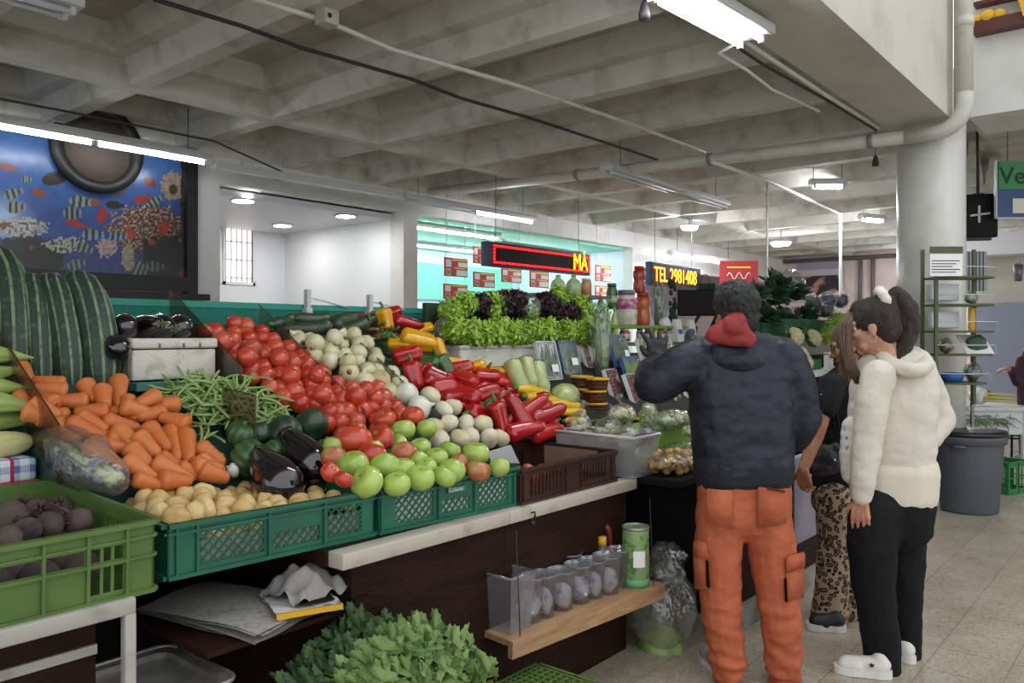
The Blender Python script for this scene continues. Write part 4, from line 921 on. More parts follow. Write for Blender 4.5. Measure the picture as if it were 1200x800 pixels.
for (x, y, up, dv, s_, lb) in ((320, 556, .10, (.12, .9, .42), 1.28, 'glossy dark eggplant hanging over the potatoes, lower of the big pair'), (356, 534, .10, (.0, .85, .55), 1.22, 'glossy dark eggplant leaning behind its twin at the crate corner')):
    eggP.put(atH(x, y, up), axisq(dv, 0, 'Z'), lb, scale=s_)
for (x, y, dv, lb) in ((145, 386, (.3, .95, .1), 'eggplant at the squash end of the foam box'), (174, 391, (.05, -.98, .1), 'eggplant in front of the row on the foam box'), (186, 384, (.1, 1, .1), 'eggplant at the back of the foam box'), (191, 388, (.0, -.95, -.1), 'eggplant showing its pale stalk on the foam box'), (209, 385, (.3, 1, .1), 'eggplant at the tomato end of the foam box')):
    p = atZ(x, y, FOAMZ+.045) if y > 393 else atY(x, y, 3.28); p.z = FOAMZ+.05; eggP.put(p, axisq(dv, 0, 'Z'), lb, scale=.82)
eggP.put(atY(136, 404, 3.16), axisq((.2, .9, .3), 0, 'Z'), 'eggplant half hidden between striped squash and foam box', scale=.75)
single('paper_wad', lump(.022, (1, 1, 1.1), 8.8, .5, fr=3).shift(atH(273, 551, .02)), mat('white_wad', 'dcdde0', .6), 'small white wad at the rear rim of the potato crate', 'paper')
# striped long squashes
M_str1 = mat('striped_squash_dark', '2c3f35', .5, col2='4a604c', scale=45, lo=.55, hi=.7, detail=5); M_str2 = mat('striped_squash_pale', '7f8f6e', .55, col2='52664c', scale=38, lo=.45, hi=.65)
def bez(P, t):
    P = [Vector(p) for p in P]
    while len(P) > 1: P = [a.lerp(b, t) for a, b in zip(P, P[1:])]
    return P[0]
def spline(P, t):
    n = len(P)-1; i = min(int(t*n), n-1); f = t*n-i; g = lambda k: Vector(P[max(0, min(n, k))])
    a, b, c, d = g(i-1), g(i), g(i+1), g(i+2)
    return .5*((2*b)+(c-a)*f+(2*a-5*b+4*c-d)*f*f+(3*b-a-3*c+d)*f**3)
for pts, r, lb in (([(18, 462, 2.98), (16, 400, 3.0), (12, 350, 3.06), (4, 320, 3.12), (-8, 306, 3.16), (-20, 318, 3.2)], .070, 'tallest striped squash, cut by the picture edge, behind the corn'),
        ([(50, 462, 3.0), (47, 410, 3.02), (44, 370, 3.06), (40, 346, 3.1), (33, 335, 3.14), (26, 346, 3.18)], .054, 'striped long squash standing second in the row'),
        ([(85, 462, 3.03), (81, 410, 3.05), (74, 370, 3.09), (67, 346, 3.13), (59, 335, 3.17), (52, 347, 3.21)], .056, 'striped long squash standing third, behind the upright carrots'),
        ([(121, 462, 3.08), (118, 410, 3.1), (111, 370, 3.14), (102, 346, 3.18), (91, 335, 3.22), (82, 346, 3.26)], .066, 'striped long squash nearest to the foam box, bent over at the top')):
    P = [atD(*q) for q in pts]; base = P[0].copy(); g = MB()
    g.sweep(lambda t: spline(P, t), lambda t, a: r*(min(1, .35+5*t)**.5)*(1 if t < .8 else max(.12, math.sqrt(max(0, 1-((t-.8)/.2)**2))))*(1+.035*math.cos(10*a)), 26, 40, up=(.64, -.766, 0))
    k = 0
    for i in range(26):
        for j in range(40):
            if j % 4 == 0: g.mi[k] = 1
            k += 1
    g.shift(-base); t = thing('striped_squash', lb, 'squash', base); part('fruit', g, [M_str1, M_str2], t)
    e = P[-1]-base; d = (P[-1]-P[-2]).normalized(); part('stalk', MB().tube([e-d*.03, e+d*.03], [.018, .014], 8), M_pst, t)
# corn in the husk
M_husk = mat('corn_husk', '8fa653', .6, col2='a9bb72', scale=7, stretch=(1, 12, 12), lo=.4, hi=.65); M_huskp = mat('pale_husk', 'bcc07a', .6, col2='cdc894', scale=7, stretch=(1, 12, 12))
def corn_mb(curve=0.0): return MB().sweep(lambda t: (t*.30-.2, curve*math.sin(PI*t), 0), lambda t, a: max(.002, .036*(min(1, .5+2*t))*(1 if t < .45 else max(.06, 1-((t-.45)/.55)**1.5))*(1+.05*math.cos(5*a))), 16, 20)
cornG = veg('corn_ear', 'x', 'corn', [('husk', corn_mb(.012), M_husk), ('butt', MB().tube([(-.2, 0, 0), (-.235, 0, 0)], [.016, .013], 10), M_huskp)])
cornP = veg('corn_ear', 'x', 'corn', [('husk', MB().sweep(lambda t: (t*.28-.2, 0, 0), lambda t, a: max(.004, .044*min(1, .5+2*t)*(1 if t < .6 else math.sqrt(max(0, 1-((t-.6)/.41)**2)))*(1+.04*math.cos(6*a))), 16, 20), M_huskp), ('husk_tip', MB().tube([(.07, 0, 0), (.10, .004, .004), (.115, .008, .012)], [.012, .009, .003], 8), M_husk)])
for x, y, up, d, lb in ((-10, 419, .08, (1, -.3, -.02), 'topmost green corn ear in the stack'), (-14, 437, .06, (1, .1, .12), 'second corn ear from the top, pointing upward'), (-12, 457, .05, (1, .0, 0), 'third corn ear from the top of the stack'), (0, 476, .045, (1, -.25, -.12), 'green curved corn ear in the middle of the stack')):
    cornG.put(atH(x, y, up), axisq(d, R.uniform(0, 6)), lb, scale=1.25)
cornG.put(atY(10, 495, 2.98), axisq((1, -.1, .02), 1), 'long green corn ear lying over the pale one', scale=1.2); cornP.put(atY(8, 520, 2.90)+Vector((0, 0, .0)), axisq((1, .05, .02), 2), 'pale yellow corn ear lowest on the checked cloth')
# potatoes
k = 0
for lay, z, s_, x0, x1 in ((0, .075, .062, .04, p_w-.04), (1, .11, .066, .04, p_w-.05), (2, .148, .07, .04, .30)):
    for x, y in pack([(x0, .045), (x1, .045), (x1, p_d-.045), (x0, p_d-.045)] if lay < 2 else [(.04, .05), (.26, .06), (.30, .30), (.22, p_d-.05), (.04, p_d-.05)], s_):
        if lay == 0 and .06 < y < p_d-.1: continue
        if lay == 1 and x > p_w*.72 and y > .2 and R.random() < .7: continue
        pots[k % 3].put(incrate(pa, pang, x, y, z+R.uniform(-.006, .012)), rq(), None, None, R.uniform(.82, 1.12)); k += 1
# green tomatoes and the big red ones on the crate
GZ0, GS = .962, .36
def atG(px, py, up=0):
    r = ray(px, py); D = (H-GZ0-up+GS*2.12)/(GS*r.y-r.z); return Vector((0, 0, H))+r*D
GT = [(690,415,1.15),(800,410,1.0),(665,478,.85),(770,495,.97),(910,510,.98),(845,545,1.05),(1030,525,1.28),(455,575,1.3),(600,585,1.3),(685,595,1.1),(795,590,1.0),(920,605,1.15),(1140,590,.95),(520,658,1.3),(660,667,1.1),(770,637,1.2),(885,632,1.0),(545,500,1.0),(365,485,.9),(760,560,.9)]
TT = [(690,530,1.25),(1040,605,1.15),(945,570,1.0),(365,545,1.1)]
gl = ['topmost pale green tomato beside the small yellowish one', 'upper pale green tomato under the peeled onions', 'half-hidden green tomato below the topmost one', 'green tomato in the upper middle of the crate', 'green tomato below the pale potatoes', 'green tomato in the centre of the crate heap', 'largest green tomato, near the grey card', 'big green tomato below the beefsteak tomato', 'big green tomato in the middle of the front rows', 'green tomato behind two front ones in the middle', 'green tomato low in the heap under the turning one', 'green tomato on the front row before the largest one', 'last green tomato by the grey card', 'front green tomato nearest to the potato crate', 'second green tomato on the front rim', 'third green tomato on the front rim', 'fourth green tomato on the front rim', 'green tomato squeezed between two red beefsteaks', 'small green tomato beside the dark squash', 'green tomato sunk in the middle of the heap']
for (x, y, s_), lb in zip(GT, gl): grnT.put(atG(300+x/4, 400+y/4, .03), Quaternion((R.uniform(-1, 1), R.uniform(-1, 1), 0), R.uniform(0, .9)), lb, scale=s_*.84)
for (x, y, s_), lb in zip(TT, ['turning brownish tomato high among the green ones', 'turning brownish tomato on the front row near the grey card', 'turning tomato half hidden behind the front row', 'brownish turning tomato next to the big eggplant']): trnT.put(atG(300+x/4, 400+y/4, .03), Quaternion((R.uniform(-1, 1), R.uniform(-1, 1), 0), R.uniform(0, .9)), lb, scale=s_*.84)
for (x, y, s_), lb in zip([(460,462,1.3),(578,455,1.1),(545,527,1.0),(350,612,.66),(412,645,.62),(735,348,.95),(600,362,.9)], ['large red beefsteak tomato over the green ones', 'red beefsteak tomato with a cracked shoulder beside the largest red one', 'red tomato between the green ones, below the beefsteaks', 'red tomato at the rear corner of the potato crate', 'red tomato low behind the crate rim', 'red tomato beside the peeled onions', 'red tomato at the end of the plum heap']):
    bigT.put(atG(300+x/4, 400+y/4, .055), Quaternion((R.uniform(-1, 1), R.uniform(-1, 1), 0), R.uniform(.2, .9)), lb, scale=s_)
heap([(392, 470), (420, 490), (450, 500), (470, 505), (455, 520), (420, 520), (395, 510), (378, 495)], .085, tomA, .03, 'small ripe plum tomato in the red heap between foam box and white onions', 'plum tomatoes in the red heap')
for x, y in ((.10, .1), (.17, .14), (.13, .2), (.2, .09), (.25, .16), (.08, .17), (.3, .1), (.34, .15), (.06, .06), (.22, .22), (.40, .09), (.46, .07), (.29, .2), (.15, .28)): tomA.put(incrate(ba, bang, x, y, .06+R.uniform(0, .03)), rq(), 'cherry-sized red tomato at the bottom of the brown crate', 'cherry tomatoes in the brown crate', .62)
# beets
for i, (x, y, s_, lb) in enumerate([(26, 578, 1.12, 'dark round beet at the rear of the lime crate'), (57, 578, 1.3, 'largest dusty beet at the rear of the lime crate'), (45, 598, 1.0, 'beet in the middle row of the lime crate'), (71, 596, .95, 'brownish beet behind the corner one'), (92, 611, 1.0, 'round beet close to the front wall and corner of the lime crate'), (59, 616, .95, 'beet with a long root tail by the front wall'), (12, 608, 1.3, 'long pale beet with purple stalks'), (32, 622, .9, 'beet whose root points along the front wall'), (-12, 590, 1.1, 'beet at the picture edge'), (8, 632, .9, 'beet with dark red stalks by the front wall'), (20, 598, .9, 'beet sunk between its neighbours')]):
    beets[i % 2].put(atZ(x, y, .945), rq(), lb, scale=s_*.78)
for i, (x, y) in enumerate(((.12, .1), (.22, .11), (.32, .1), (.42, .1), (.2, .21), (.32, .21), (.44, .21), (.12, .3), (.45, .32), (.35, .32), (.2, .32))): beet0.put(Vector((beet.location.x+x, beet.location.y+y, .865)), (0, 0, R.uniform(0, 6)), 'beet in the bottom layer of the lime crate', 'bottom layer of beets', .95)
# bagged spring onions lying on the corner of the lime crate
t = thing('bag_of_leeks', 'clear bag of leek stalks lying over the lime crate corner', 'bag', (1.06, 2.6, 1.0))
A = [atD(70, 515, 2.62), atD(88, 530, 2.55), atD(112, 548, 2.48), atD(140, 567, 2.42)]
g = MB(); part('bag', MB().sweep(lambda t_: spline(A, t_), lambda t_, a: (.02+.062*math.sin(PI*min(1, .12+t_*.8)))*(1+.18*noise.noise(Vector((t_*5, math.cos(a)*1.5, math.sin(a)*1.5)))), 24, 24), film('clear_bag', 'f2f4f6', .22, .10, 'dfe3ea', bump=.9, bscale=22), t, world=True)
part('bag_knot', MB().tube([atD(70, 514, 2.62), atD(66, 505, 2.62), atD(60, 499, 2.63)], [.02, .012, .022], 8), film('clear_bag', ''), t, world=True)
for k, o_ in enumerate(((0, 0, 0), (.025, 0, .01), (-.02, .01, .012), (.0, .02, -.015))):
    o_ = Vector(o_); part('leek', MB().tube([spline(A, .12)+o_, spline(A, .5)+o_, spline(A, .8)+o_*.6, spline(A, .93)+o_*.5], [.012, .012, .013, .018], 8), mat('leek_green', '9aaa62', .5, col2='c9cf9a', scale=12), t, world=True)
part('rubber_band', MB().tube([spline(A, .70), spline(A, .74)], .038, 14, False), mat('purple_band', '8a80c0', .5), t, world=True)
print('PRODUCE', n1, n2, len(bpy.data.objects))
# ================================================================= the leafy and packed goods
M_let = mat('lettuce_green', '9cbc42', .5, col2='6f9a2c', scale=18, lo=.4, hi=.7); M_lpur = mat('lettuce_purple', '33171f', .5, col2='241019', scale=14, lo=.4, hi=.7)
def ruffle_leaf(L, W, lean, az, r, amp=.016, n=8, fr=16):
    """a leaf that rises from the origin, leaning out, with a ruffled margin"""
    ph = r.uniform(0, 6)
    def fn(u, v):
        s = (v-.5)*2; w_ = W*math.sin(PI*min(1, .12+u*.75))**.7
        ruf = amp*(abs(s)**1.5+u**3)*math.sin(fr*v*1.3+ph+6*u)
        out = L*math.sin(lean)*u**1.4+ruf; up = L*(math.cos(lean)*u-.28*u**3*math.sin(lean))+ruf*.6
        x = out+.25*W*s*s; y = s*w_/2; 
        return (x*math.cos(az)-y*math.sin(az), x*math.sin(az)+y*math.cos(az), up)
    return MB().grid(fn, 7, n)
def frill_leaf(L, W, lean, az, r):
    ph = r.uniform(0, 6)
    def fn(u, v):
        s = (v-.5)*2; e = u**2; w_ = W*(.22+.9*u**.8)*(1 if u < .75 else math.sqrt(max(.05, 1-((u-.75)/.27)**2)))
        ruf = .008*(e+abs(s)**3*u)*(math.sin(17*v+ph)+.7*math.sin(33*v+9*u+ph*2)); up = L*(u*math.cos(lean)-.35*e*u*math.sin(lean))+ruf*.8
        x = L*math.sin(lean)*u**1.2+.03*s*s*u-.02*(1-s*s)*u+ruf; y = s*w_/2
        return (x*math.cos(az)-y*math.sin(az), x*math.sin(az)+y*math.cos(az), up)
    return MB().grid(fn, 4, 14)
def lettuce_mb(seed, n=54):
    r = random.Random(seed); g = MB().ball((0, 0, .075), 1, 30, 20)
    def rid(v, f): return 1-2*abs(noise.noise(v*f+Vector((seed*7, 0, 0))))
    g.v = [Vector((v.x*.062, v.y*.062, .075+(v.z-.075)*.068))*1.0 for v in g.v]
    g.v = [Vector((v.x, v.y, v.z))+(v-Vector((0, 0, .075))).normalized()*(.012*rid(v, 28)+.006*rid(v, 70)) for v in g.v]
    for i in range(n):
        th = math.acos(1-1.45*(i+.5)/n); a = 2.4*i; d = Vector((math.sin(th)*math.cos(a), math.sin(th)*math.sin(a), math.cos(th)))
        q = d.to_track_quat('Z', 'Y').to_matrix().to_4x4(); L = r.uniform(.030, .046); W = r.uniform(.05, .075)
        lf_ = frill_leaf(L, W, r.uniform(.2, .7), r.uniform(0, 6.3), r)
        g.join(lf_, Matrix.Translation(Vector((0, 0, .075))+Vector((d.x*.048, d.y*.048, d.z*.055))) @ q)
    return g
letG = [veg('lettuce', 'x', 'lettuce', [('leaves', lettuce_mb(s_), M_let), ('stump', MB().lathe([(.012, -.02), (.018, 0), (.02, .02)], 10), M_huskp)]) for s_ in (1, 2)]
letP = [veg('purple_lettuce', 'x', 'lettuce', [('leaves', lettuce_mb(s_), M_lpur), ('stump', MB().lathe([(.012, -.02), (.018, 0), (.02, .02)], 10), M_huskp)]) for s_ in (3, 4)]
t = thing('foam_box', 'long white foam box carrying the rows of lettuce', 'box', (3.75, 3.35, 1.24))
part('body', MB().rbox((3.32, 3.17, 1.21), (4.22, 3.56, 1.41), .012), M_foam, t, world=True)
part('lid_ridge', MB().rbox((3.31, 3.16, 1.385), (4.23, 3.57, 1.41), .01), M_foam, t, world=True)
single('foam_box', MB().rbox((4.26, 3.17, 1.17), (4.9, 3.56, 1.40), .012), M_foam, 'second white foam box below the purple and green lettuces by the celery bag', 'box')
F_out = Quaternion((1, 0, 0), 1.0)
LOW = [(527, 389, 'end lettuce of the lower row, nearest to the yellow peppers'), (543, 392, 'second green lettuce of the lower row'), (558, 394, 'third green lettuce of the lower row'), (573, 391, 'fourth green lettuce of the lower row'), (588, 393, 'green lettuce of the lower row below the dark purple pair'), (603, 391, 'green lettuce in the middle of the lower row'), (618, 390, 'green lettuce above the corner of the white box'), (633, 388, 'green lettuce next to the small low purple one'), (657, 390, 'green lettuce in a clear sleeve above the packed spinach'), (673, 391, 'green lettuce above the blue spinach tray'), (685, 394, 'last green lettuce of the lower row, beside the celery bag')]
for i, (x, y, lb) in enumerate(LOW):
    p = atY(x, y+6, 3.24); p.z = max(p.z, 1.41 if x < 640 else 1.40); letG[i % 2].put(p, Quaternion((0, 0, 1), R.uniform(-.2, .2)) @ F_out @ Quaternion((0, 0, 1), R.uniform(0, 6)), lb, scale=R.uniform(.88, 1.02))
UP = [(539, 360, 'g', 'upper green lettuce above the end of the row'), (557, 360, 'p', 'tall narrow purple lettuce between two upper green ones'), (568, 361, 'g', 'upper green lettuce between the purple ones'), (581, 360, 'p', 'purple lettuce of the broad dark pair, beside the upper green one'), (596, 360, 'p', 'purple lettuce of the broad dark pair, beside the clear bag'), (632, 360, 'p', 'purple lettuce inside the big clear bag'), (648, 350, 'g', 'topmost green lettuce below the green jugs'), (648, 366, 'p', 'purple lettuce in the middle of the upper heap'), (664, 369, 'p', 'purple lettuce next to the outer green column'), (672, 360, 'g', 'green lettuce high in the outer column'), (679, 375, 'g', 'green lettuce low in the outer column'), (645, 386, 'p', 'small purple lettuce in the lower row'), (612, 372, 'g', 'green lettuce sunk below the clear bag'), (522, 372, 'g', 'small green lettuce at the outer end above the lower row')]
for i, (x, y, k, lb) in enumerate(UP):
    pr = letG if k == 'g' else letP; p = atY(x, y+7, 3.40)
    pr[i % 2].put(p, Quaternion((0, 0, 1), R.uniform(-.3, .3)) @ Quaternion((1, 0, 0), .75) @ Quaternion((0, 0, 1), R.uniform(0, 6)), lb, scale=R.uniform(.9, 1.05) if y < 380 else .8)
# backing board that keeps the upper row up
single('crate_board', MB().box((3.34, 3.47, 1.41), (4.95, 3.5, 1.66)), mat('shade_green_board', '31442c', .8), 'dark green board behind the upper lettuces', 'board')
M_bag = film('thin_bag', 'f4f6f4', .2, .05, 'eef2ee', bump=.9, bscale=16)
def blob_bag(name, label, cat, c, size, contents=(), m=None, seed=1, n=28, knot=None, group=None, amp=.16):
    """clear bag as a lumpy shell around its contents; c = bottom centre"""
    t = thing(name, label, cat, c, group); sx, sy, sz = size
    mb = MB().ball((0, 0, 0), 1, n, n//2)
    mb.v = [Vector((v.x*sx*(1+amp*noise.noise(v*2.2+Vector((seed, 0, 0)))), v.y*sy*(1+amp*noise.noise(v*2.2+Vector((0, seed, 0)))), sz+v.z*sz*(1+amp*.5*noise.noise(v*2+Vector((0, 0, seed)))))) for v in mb.v]
    part('film', mb, m or M_bag, t)
    for nm, g, mm in contents: part(nm, g, mm, t)
    if knot: part('bag_neck', MB().tube([Vector((0, 0, sz*1.85)), Vector((knot[0]*.5, knot[1]*.5, sz*2.0+.02)), Vector((knot[0], knot[1], sz*2+.05))], [.012, .01, .03], 10), m or M_bag, t)
    return t
blob_bag('clear_bag', 'big clear bag bulging over the purple lettuce', 'bag', atY(622, 376, 3.30), (.10, .05, .085), seed=3)
blob_bag('clear_bag', 'clear plastic sleeve at the outer end of the lettuce rows', 'bag', atY(520, 400, 3.30), (.07, .05, .07), seed=5)
def balls(cs, r, n=10): 
    g = MB()
    for c in cs: g.ball(c, r*R.uniform(.85, 1.1), n, n//2+1)
    return g
def scatter(n, sx, sy, sz, r):
    o = []; k = 0
    while len(o) < n and k < 4000:
        k += 1; p = Vector((R.uniform(-1, 1), R.uniform(-1, 1), R.uniform(-1, 1)))
        if p.length < 1:
            q = Vector((p.x*sx, p.y*sy, p.z*sz))
            if all((q-a).length > r*1.5 for a in o): o.append(q)
    return o
# trays leaning on the shelf
M_trw = mat('white_tray', 'dcdedc', .6); M_trb = mat('blue_tray', '3f66a0', .5); M_spin = mat('spinach_green', '3a5a30', .6, col2='54783c', scale=12); M_stick = mat('white_sticker', 'e8e8e6', .6); M_grape = mat('red_grape', '6a1f2a', .25, col2='8a3038', scale=6, coat=.5)
M_wrap = film('tray_film', 'f2f4f4', .16, .03, bump=.5, bscale=20)
def leaf_strip(w_, h_, n, r, bundle=True):
    g = MB()
    for i in range(n):
        x = r.uniform(-w_/2, w_/2); z0 = r.uniform(0, h_*.3); z1 = r.uniform(.6*h_, h_); k = r.uniform(-.02, .02); y = r.uniform(-.012, .006); wd = r.uniform(.008, .02)
        g.grid(lambda u, v: (x+k*u+(v-.5)*wd*math.sin(PI*min(1, u+.15)), y-.006*math.sin(PI*v)-.01*u, z0+(z1-z0)*u), 5, 2)
    return g
def tray(px, py, Y, w_, h_, m, kind, label, rz=0, lean=.35, sticker=None, group=None, onplane=None):
    c = atY(px, py, Y) if not onplane else atH(px, py, onplane)
    t = thing('packed_tray', label, 'tray', c, group); t.rotation_euler = (-lean, 0, rz); r = random.Random(px*7+py); d = .022
    g = MB().box((-w_/2, 0, 0), (w_/2, .004, h_))
    for a, b in (((-w_/2, -d, 0), (-w_/2+.006, 0, h_)), ((w_/2-.006, -d, 0), (w_/2, 0, h_)), ((-w_/2, -d, 0), (w_/2, 0, .006)), ((-w_/2, -d, h_-.006), (w_/2, 0, h_))): g.box(a, b)
    part('tray', g, m, t)
    if kind == 'grape':
        cs = [(x, -.012+r.uniform(-.01, .004), z+.02) for x, z in pack([(-w_/2+.015, 0), (w_/2-.015, 0), (w_/2-.015, h_-.035), (-w_/2+.015, h_-.035)], .027, r)]
        part('grapes', balls(cs, .016, 10), M_grape, t, 'dark red grapes')['kind'] = 'stuff'
    elif kind == 'radish': part('radishes', balls([(x, -.012, z+.02) for x, z in pack([(-w_/2+.012, 0), (w_/2-.012, 0), (w_/2-.012, h_-.03), (-w_/2+.012, h_-.03)], .03, r)], .016, 10), mat('radish_red', '9a2536', .4), t)['kind'] = 'stuff'
    else: part('greens', leaf_strip(w_-.02, h_-.01, 46, r), M_spin if kind == 'spinach' else M_let, t)['kind'] = 'stuff'
    fl_ = part('film', MB().grid(lambda u, v: (-w_/2+w_*u, -d-.006*math.sin(PI*u)-.006*math.sin(PI*v), h_*v), 6, 6), M_wrap, t)
    if sticker: part('price_sticker', MB().box((sticker[0]-.028, -d-.018, sticker[1]-.024), (sticker[0]+.028, -d-.016, sticker[1]+.024)), M_stick, fl_, 'white price sticker')
    return t
tray(646, 446, 3.02, .17, .25, M_trw, 'spinach', 'white tray of long green beans with a white sticker, beside the pale cucumbers', -.15, .3, (.02, .07))
tray(670, 441, 3.06, .16, .235, M_trb, 'spinach', 'blue tray of green beans with a white sticker, behind the stacked baskets', -.15, .3, (.02, .09))
tray(691, 436, 3.12, .07, .20, M_trw, 'radish', 'narrow tray of red radishes beside the blue tray')
tray(730, 430, 3.08, .25, .235, M_trb, 'spinach', 'blue tray of leafy spinach with a white label, under the small jars', .1, .3, (.045, .09))
tray(758, 426, 3.12, .19, .19, M_trw, 'lettuce', 'tray of mixed salad greens behind the raised glove', .1, .3)
tray(786, 428, 3.10, .20, .22, M_trw, 'lettuce', 'white tray of greens right behind the raised glove', .1, .3, (.03, .09))
tray(743, 447, 2.96, .25, .18, M_trb, 'lettuce', 'blue-rimmed tray of bunched herbs above the grapes', .1, .3, (.03, .06))
tray(726, 476, 2.82, .21, .25, M_trw, 'grape', 'white tray of dark red grapes next to the stacked baskets', .25, .35)
tray(751, 486, 2.74, .22, .28, M_trw, 'grape', 'white tray of red grapes under the elbow of the navy jacket', .25, .35)
tray(778, 479, 2.72, .17, .13, M_trw, 'lettuce', 'small tray of pale sprouts under the forearm', .2, .35)
tray(797, 482, 2.70, .13, .19, M_trw, 'spinach', 'tray of dark greens under the forearm, close to the jacket', .2, .35)
tray(811, 482, 2.70, .08, .20, M_trw, 'radish', 'narrow tray of red fruit touching the navy jacket', .2, .35)
# celery in a tall bag
c = atY(705, 440, 3.0); r = random.Random(4); g = MB()
for i in range(16):
    x, y = r.uniform(-.05, .05), r.uniform(-.03, .03); g.tube([(x*.7, y, 0), (x*.9, y, .2), (x*1.3-.02, y*1.3, .38)], [.010, .009, .004], 6)
for i in range(40):
    a = r.uniform(0, 6.3); x, y, z = r.uniform(-.07, .05), r.uniform(-.04, .04), r.uniform(.25, .44)
    g.add([(x, y, z), (x+.03*math.cos(a), y+.02*math.sin(a), z+.02), (x+.05*math.cos(a), y+.03*math.sin(a), z+.06), (x+.01, y, z+.045)], [(0, 1, 2, 3)])
blob_bag('celery_bag', 'tall clear bag of celery standing behind the grape trays', 'bag', c, (.085, .06, .235), [('celery', g, mat('celery_green', '8fa870', .5, col2='56784a', scale=8))], seed=9, amp=.12)
# pale cucumbers in film
g = zuc_mb(.21, .047).xf(Matrix.Rotation(-PI/2, 4, 'Y'))
cuc = veg('pale_cucumber', 'x', 'cucumber', [('fruit', g, mat('pale_cucumber_skin', 'c6cf78', .4, col2='b3c064', scale=9)), ('film', zuc_mb(.22, .051).xf(Matrix.Rotation(-PI/2, 4, 'Y')), M_wrap)])
for x, y, lb in ((608, 442, 'pale wrapped cucumber nearest to the red peppers'), (621, 439, 'pale wrapped cucumber in the middle of the upright three'), (634, 444, 'pale wrapped cucumber beside the white bean tray')):
    cuc.put(atH(x, y, .13), Quaternion((1, 0, 0), -.45) @ Quaternion((0, 1, 0), R.uniform(-.12, .12)), lb, scale=1.0)
t = blob_bag('bagged_squash', 'pale green wrapped squash bag in front of the bean trays', 'bag', atH(662, 482, .0), (.105, .08, .08), [('squash', lump(.085, (1.2, .85, .85), 6, .1).shift((0, 0, .085)), mat('pale_cucumber_skin', ''))], seed=6, amp=.1)
# peppers
def put_h(pr, L):
    k_ = 1.16 if pr in (redP, redL, yelP, grnP) else 1
    for x, y, up, d, s_, lb in L: pr.put(atH(x, y, up), axisq(d, R.uniform(0, 6)), lb, scale=s_*k_)
put_h(redP, [(478, 417, .06, (.6, -.6, .2), 1.15, 'dark red pepper under the long yellow one'), (487, 440, .06, (.1, -.3, -1), 1.1, 'red pepper pointing down, between onions and green peppers'), (511, 440, .06, (.8, -.5, -.3), 1.1, 'bright red pepper below the green pair'), (541, 431, .06, (.6, -.5, .2), .95, 'red pepper below the lone yellow tip'), (546, 444, .07, (.2, -1, -.2), 1.15, 'large dark red pepper facing the aisle'), (571, 440, .07, (.6, -.6, 0), 1.15, 'red pepper with a curled stem beside the dark one'), (592, 449, .06, (.9, -.3, -.2), 1.1, 'red pepper behind the upright pale ones'), (519, 456, .04, (1, -.2, .1), 1.1, 'red pepper in the lower row touching the peeled onions'), (548, 466, .05, (.2, -1, -.1), 1.15, 'red pepper with a deep navel in the middle of the heap'), (528, 468, .03, (1, 0, .1), 1.1, 'red pepper low beside the pale potatoes'), (570, 462, .06, (.9, -.3, .2), 1.1, 'red pepper above the green one in front'), (560, 482, .03, (.9, 0, 0), 1.1, 'dark red pepper behind the pale potatoes'), (605, 459, .06, (.5, -.7, .1), 1.1, 'red pepper next to the pale cucumbers'), (460, 366, .05, (.8, -.5, .3), .8, 'small red pepper behind the upright yellow one'), (430, 377, .05, (.9, -.3, 0), .9, 'dull red pepper at the back beside the zucchini'), (443, 372, .05, (.2, -.9, 0), .9, 'dull red pepper behind the mixed chillies')])
put_h(redL, [(478, 378, .09, (.9, -.3, -.15), 1.0, 'long dark red pepper on top at the back'), (481, 384, .05, (.9, -.3, -.1), .9, 'long red pepper just under the top one'), (607, 484, .10, (-.3, .4, .9), 1.15, 'shiny red pepper standing upright above the brown crate'), (625, 478, .09, (.9, -.3, .5), 1.1, 'red pepper leaning on the upright one'), (641, 484, .08, (.85, -.4, .35), 1.2, 'long bright red pepper pointing at the yellow zucchini'), (615, 506, .05, (.9, -.3, .1), 1.2, 'red pepper low over the brown crate rim'), (640, 507, .05, (.95, -.2, .1), 1.1, 'red pepper at the corner of the clear garlic box'), (587, 494, .06, (.1, -.3, -1), 1.1, 'pale red pepper hanging behind the potatoes'), (625, 467, .07, (.6, -.6, .3), .9, 'small dark red pepper above the leaning ones')])
put_h(yelP, [(452, 376, .10, (.15, -.2, -1), 1.0, 'upright yellow pepper at the back'), (489, 400, .10, (.85, -.5, -.2), 1.35, 'long yellow pepper lying over the dark red one'), (468, 403, .06, (.4, -.8, 0), .95, 'round yellow pepper beside the onions'), (497, 386, .06, (.9, -.2, .2), .9, 'curved yellow pepper in front of the lettuce sleeve'), (514, 411, .07, (.1, -.4, -.9), .95, 'bumpy yellow pepper above the green pair'), (531, 424, .05, (.6, -.6, 0), .8, 'small yellow pepper touching the white box'), (557, 431, .07, (.4, -.7, .3), .85, 'yellow pepper between two red ones'), (580, 437, .06, (.9, -.2, 0), 1.0, 'yellow pepper half covered behind the red ones')])
put_h(grnP, [(502, 425, .07, (.3, -1, 0), .9, 'round green pepper below the bumpy yellow one'), (521, 430, .06, (.3, -.5, -.9), 1.15, 'long dark green pepper beside the round one'), (581, 479, .06, (.5, -.6, -.3), 1.0, 'green pepper in front of the red heap'), (452, 394, .06, (.5, -.8, 0), .7, 'small green pepper above the onions')])
P = [(p.x, p.y) for p in (atH(x, y, .02) for x, y in ((475, 425), (500, 432), (530, 440), (560, 440), (600, 455), (640, 478), (650, 505), (600, 505), (575, 480), (530, 468), (500, 455)))]
for x, y in pack(P, .105): redP.put(Vector((x, y, heapz(y)+.015)), axisq((R.gauss(0, 1), R.gauss(0, 1), R.gauss(0, .4)), R.uniform(0, 6)), 'red pepper buried deep in the heap between peeled onions and pale cucumbers', 'buried red peppers', 1.2)
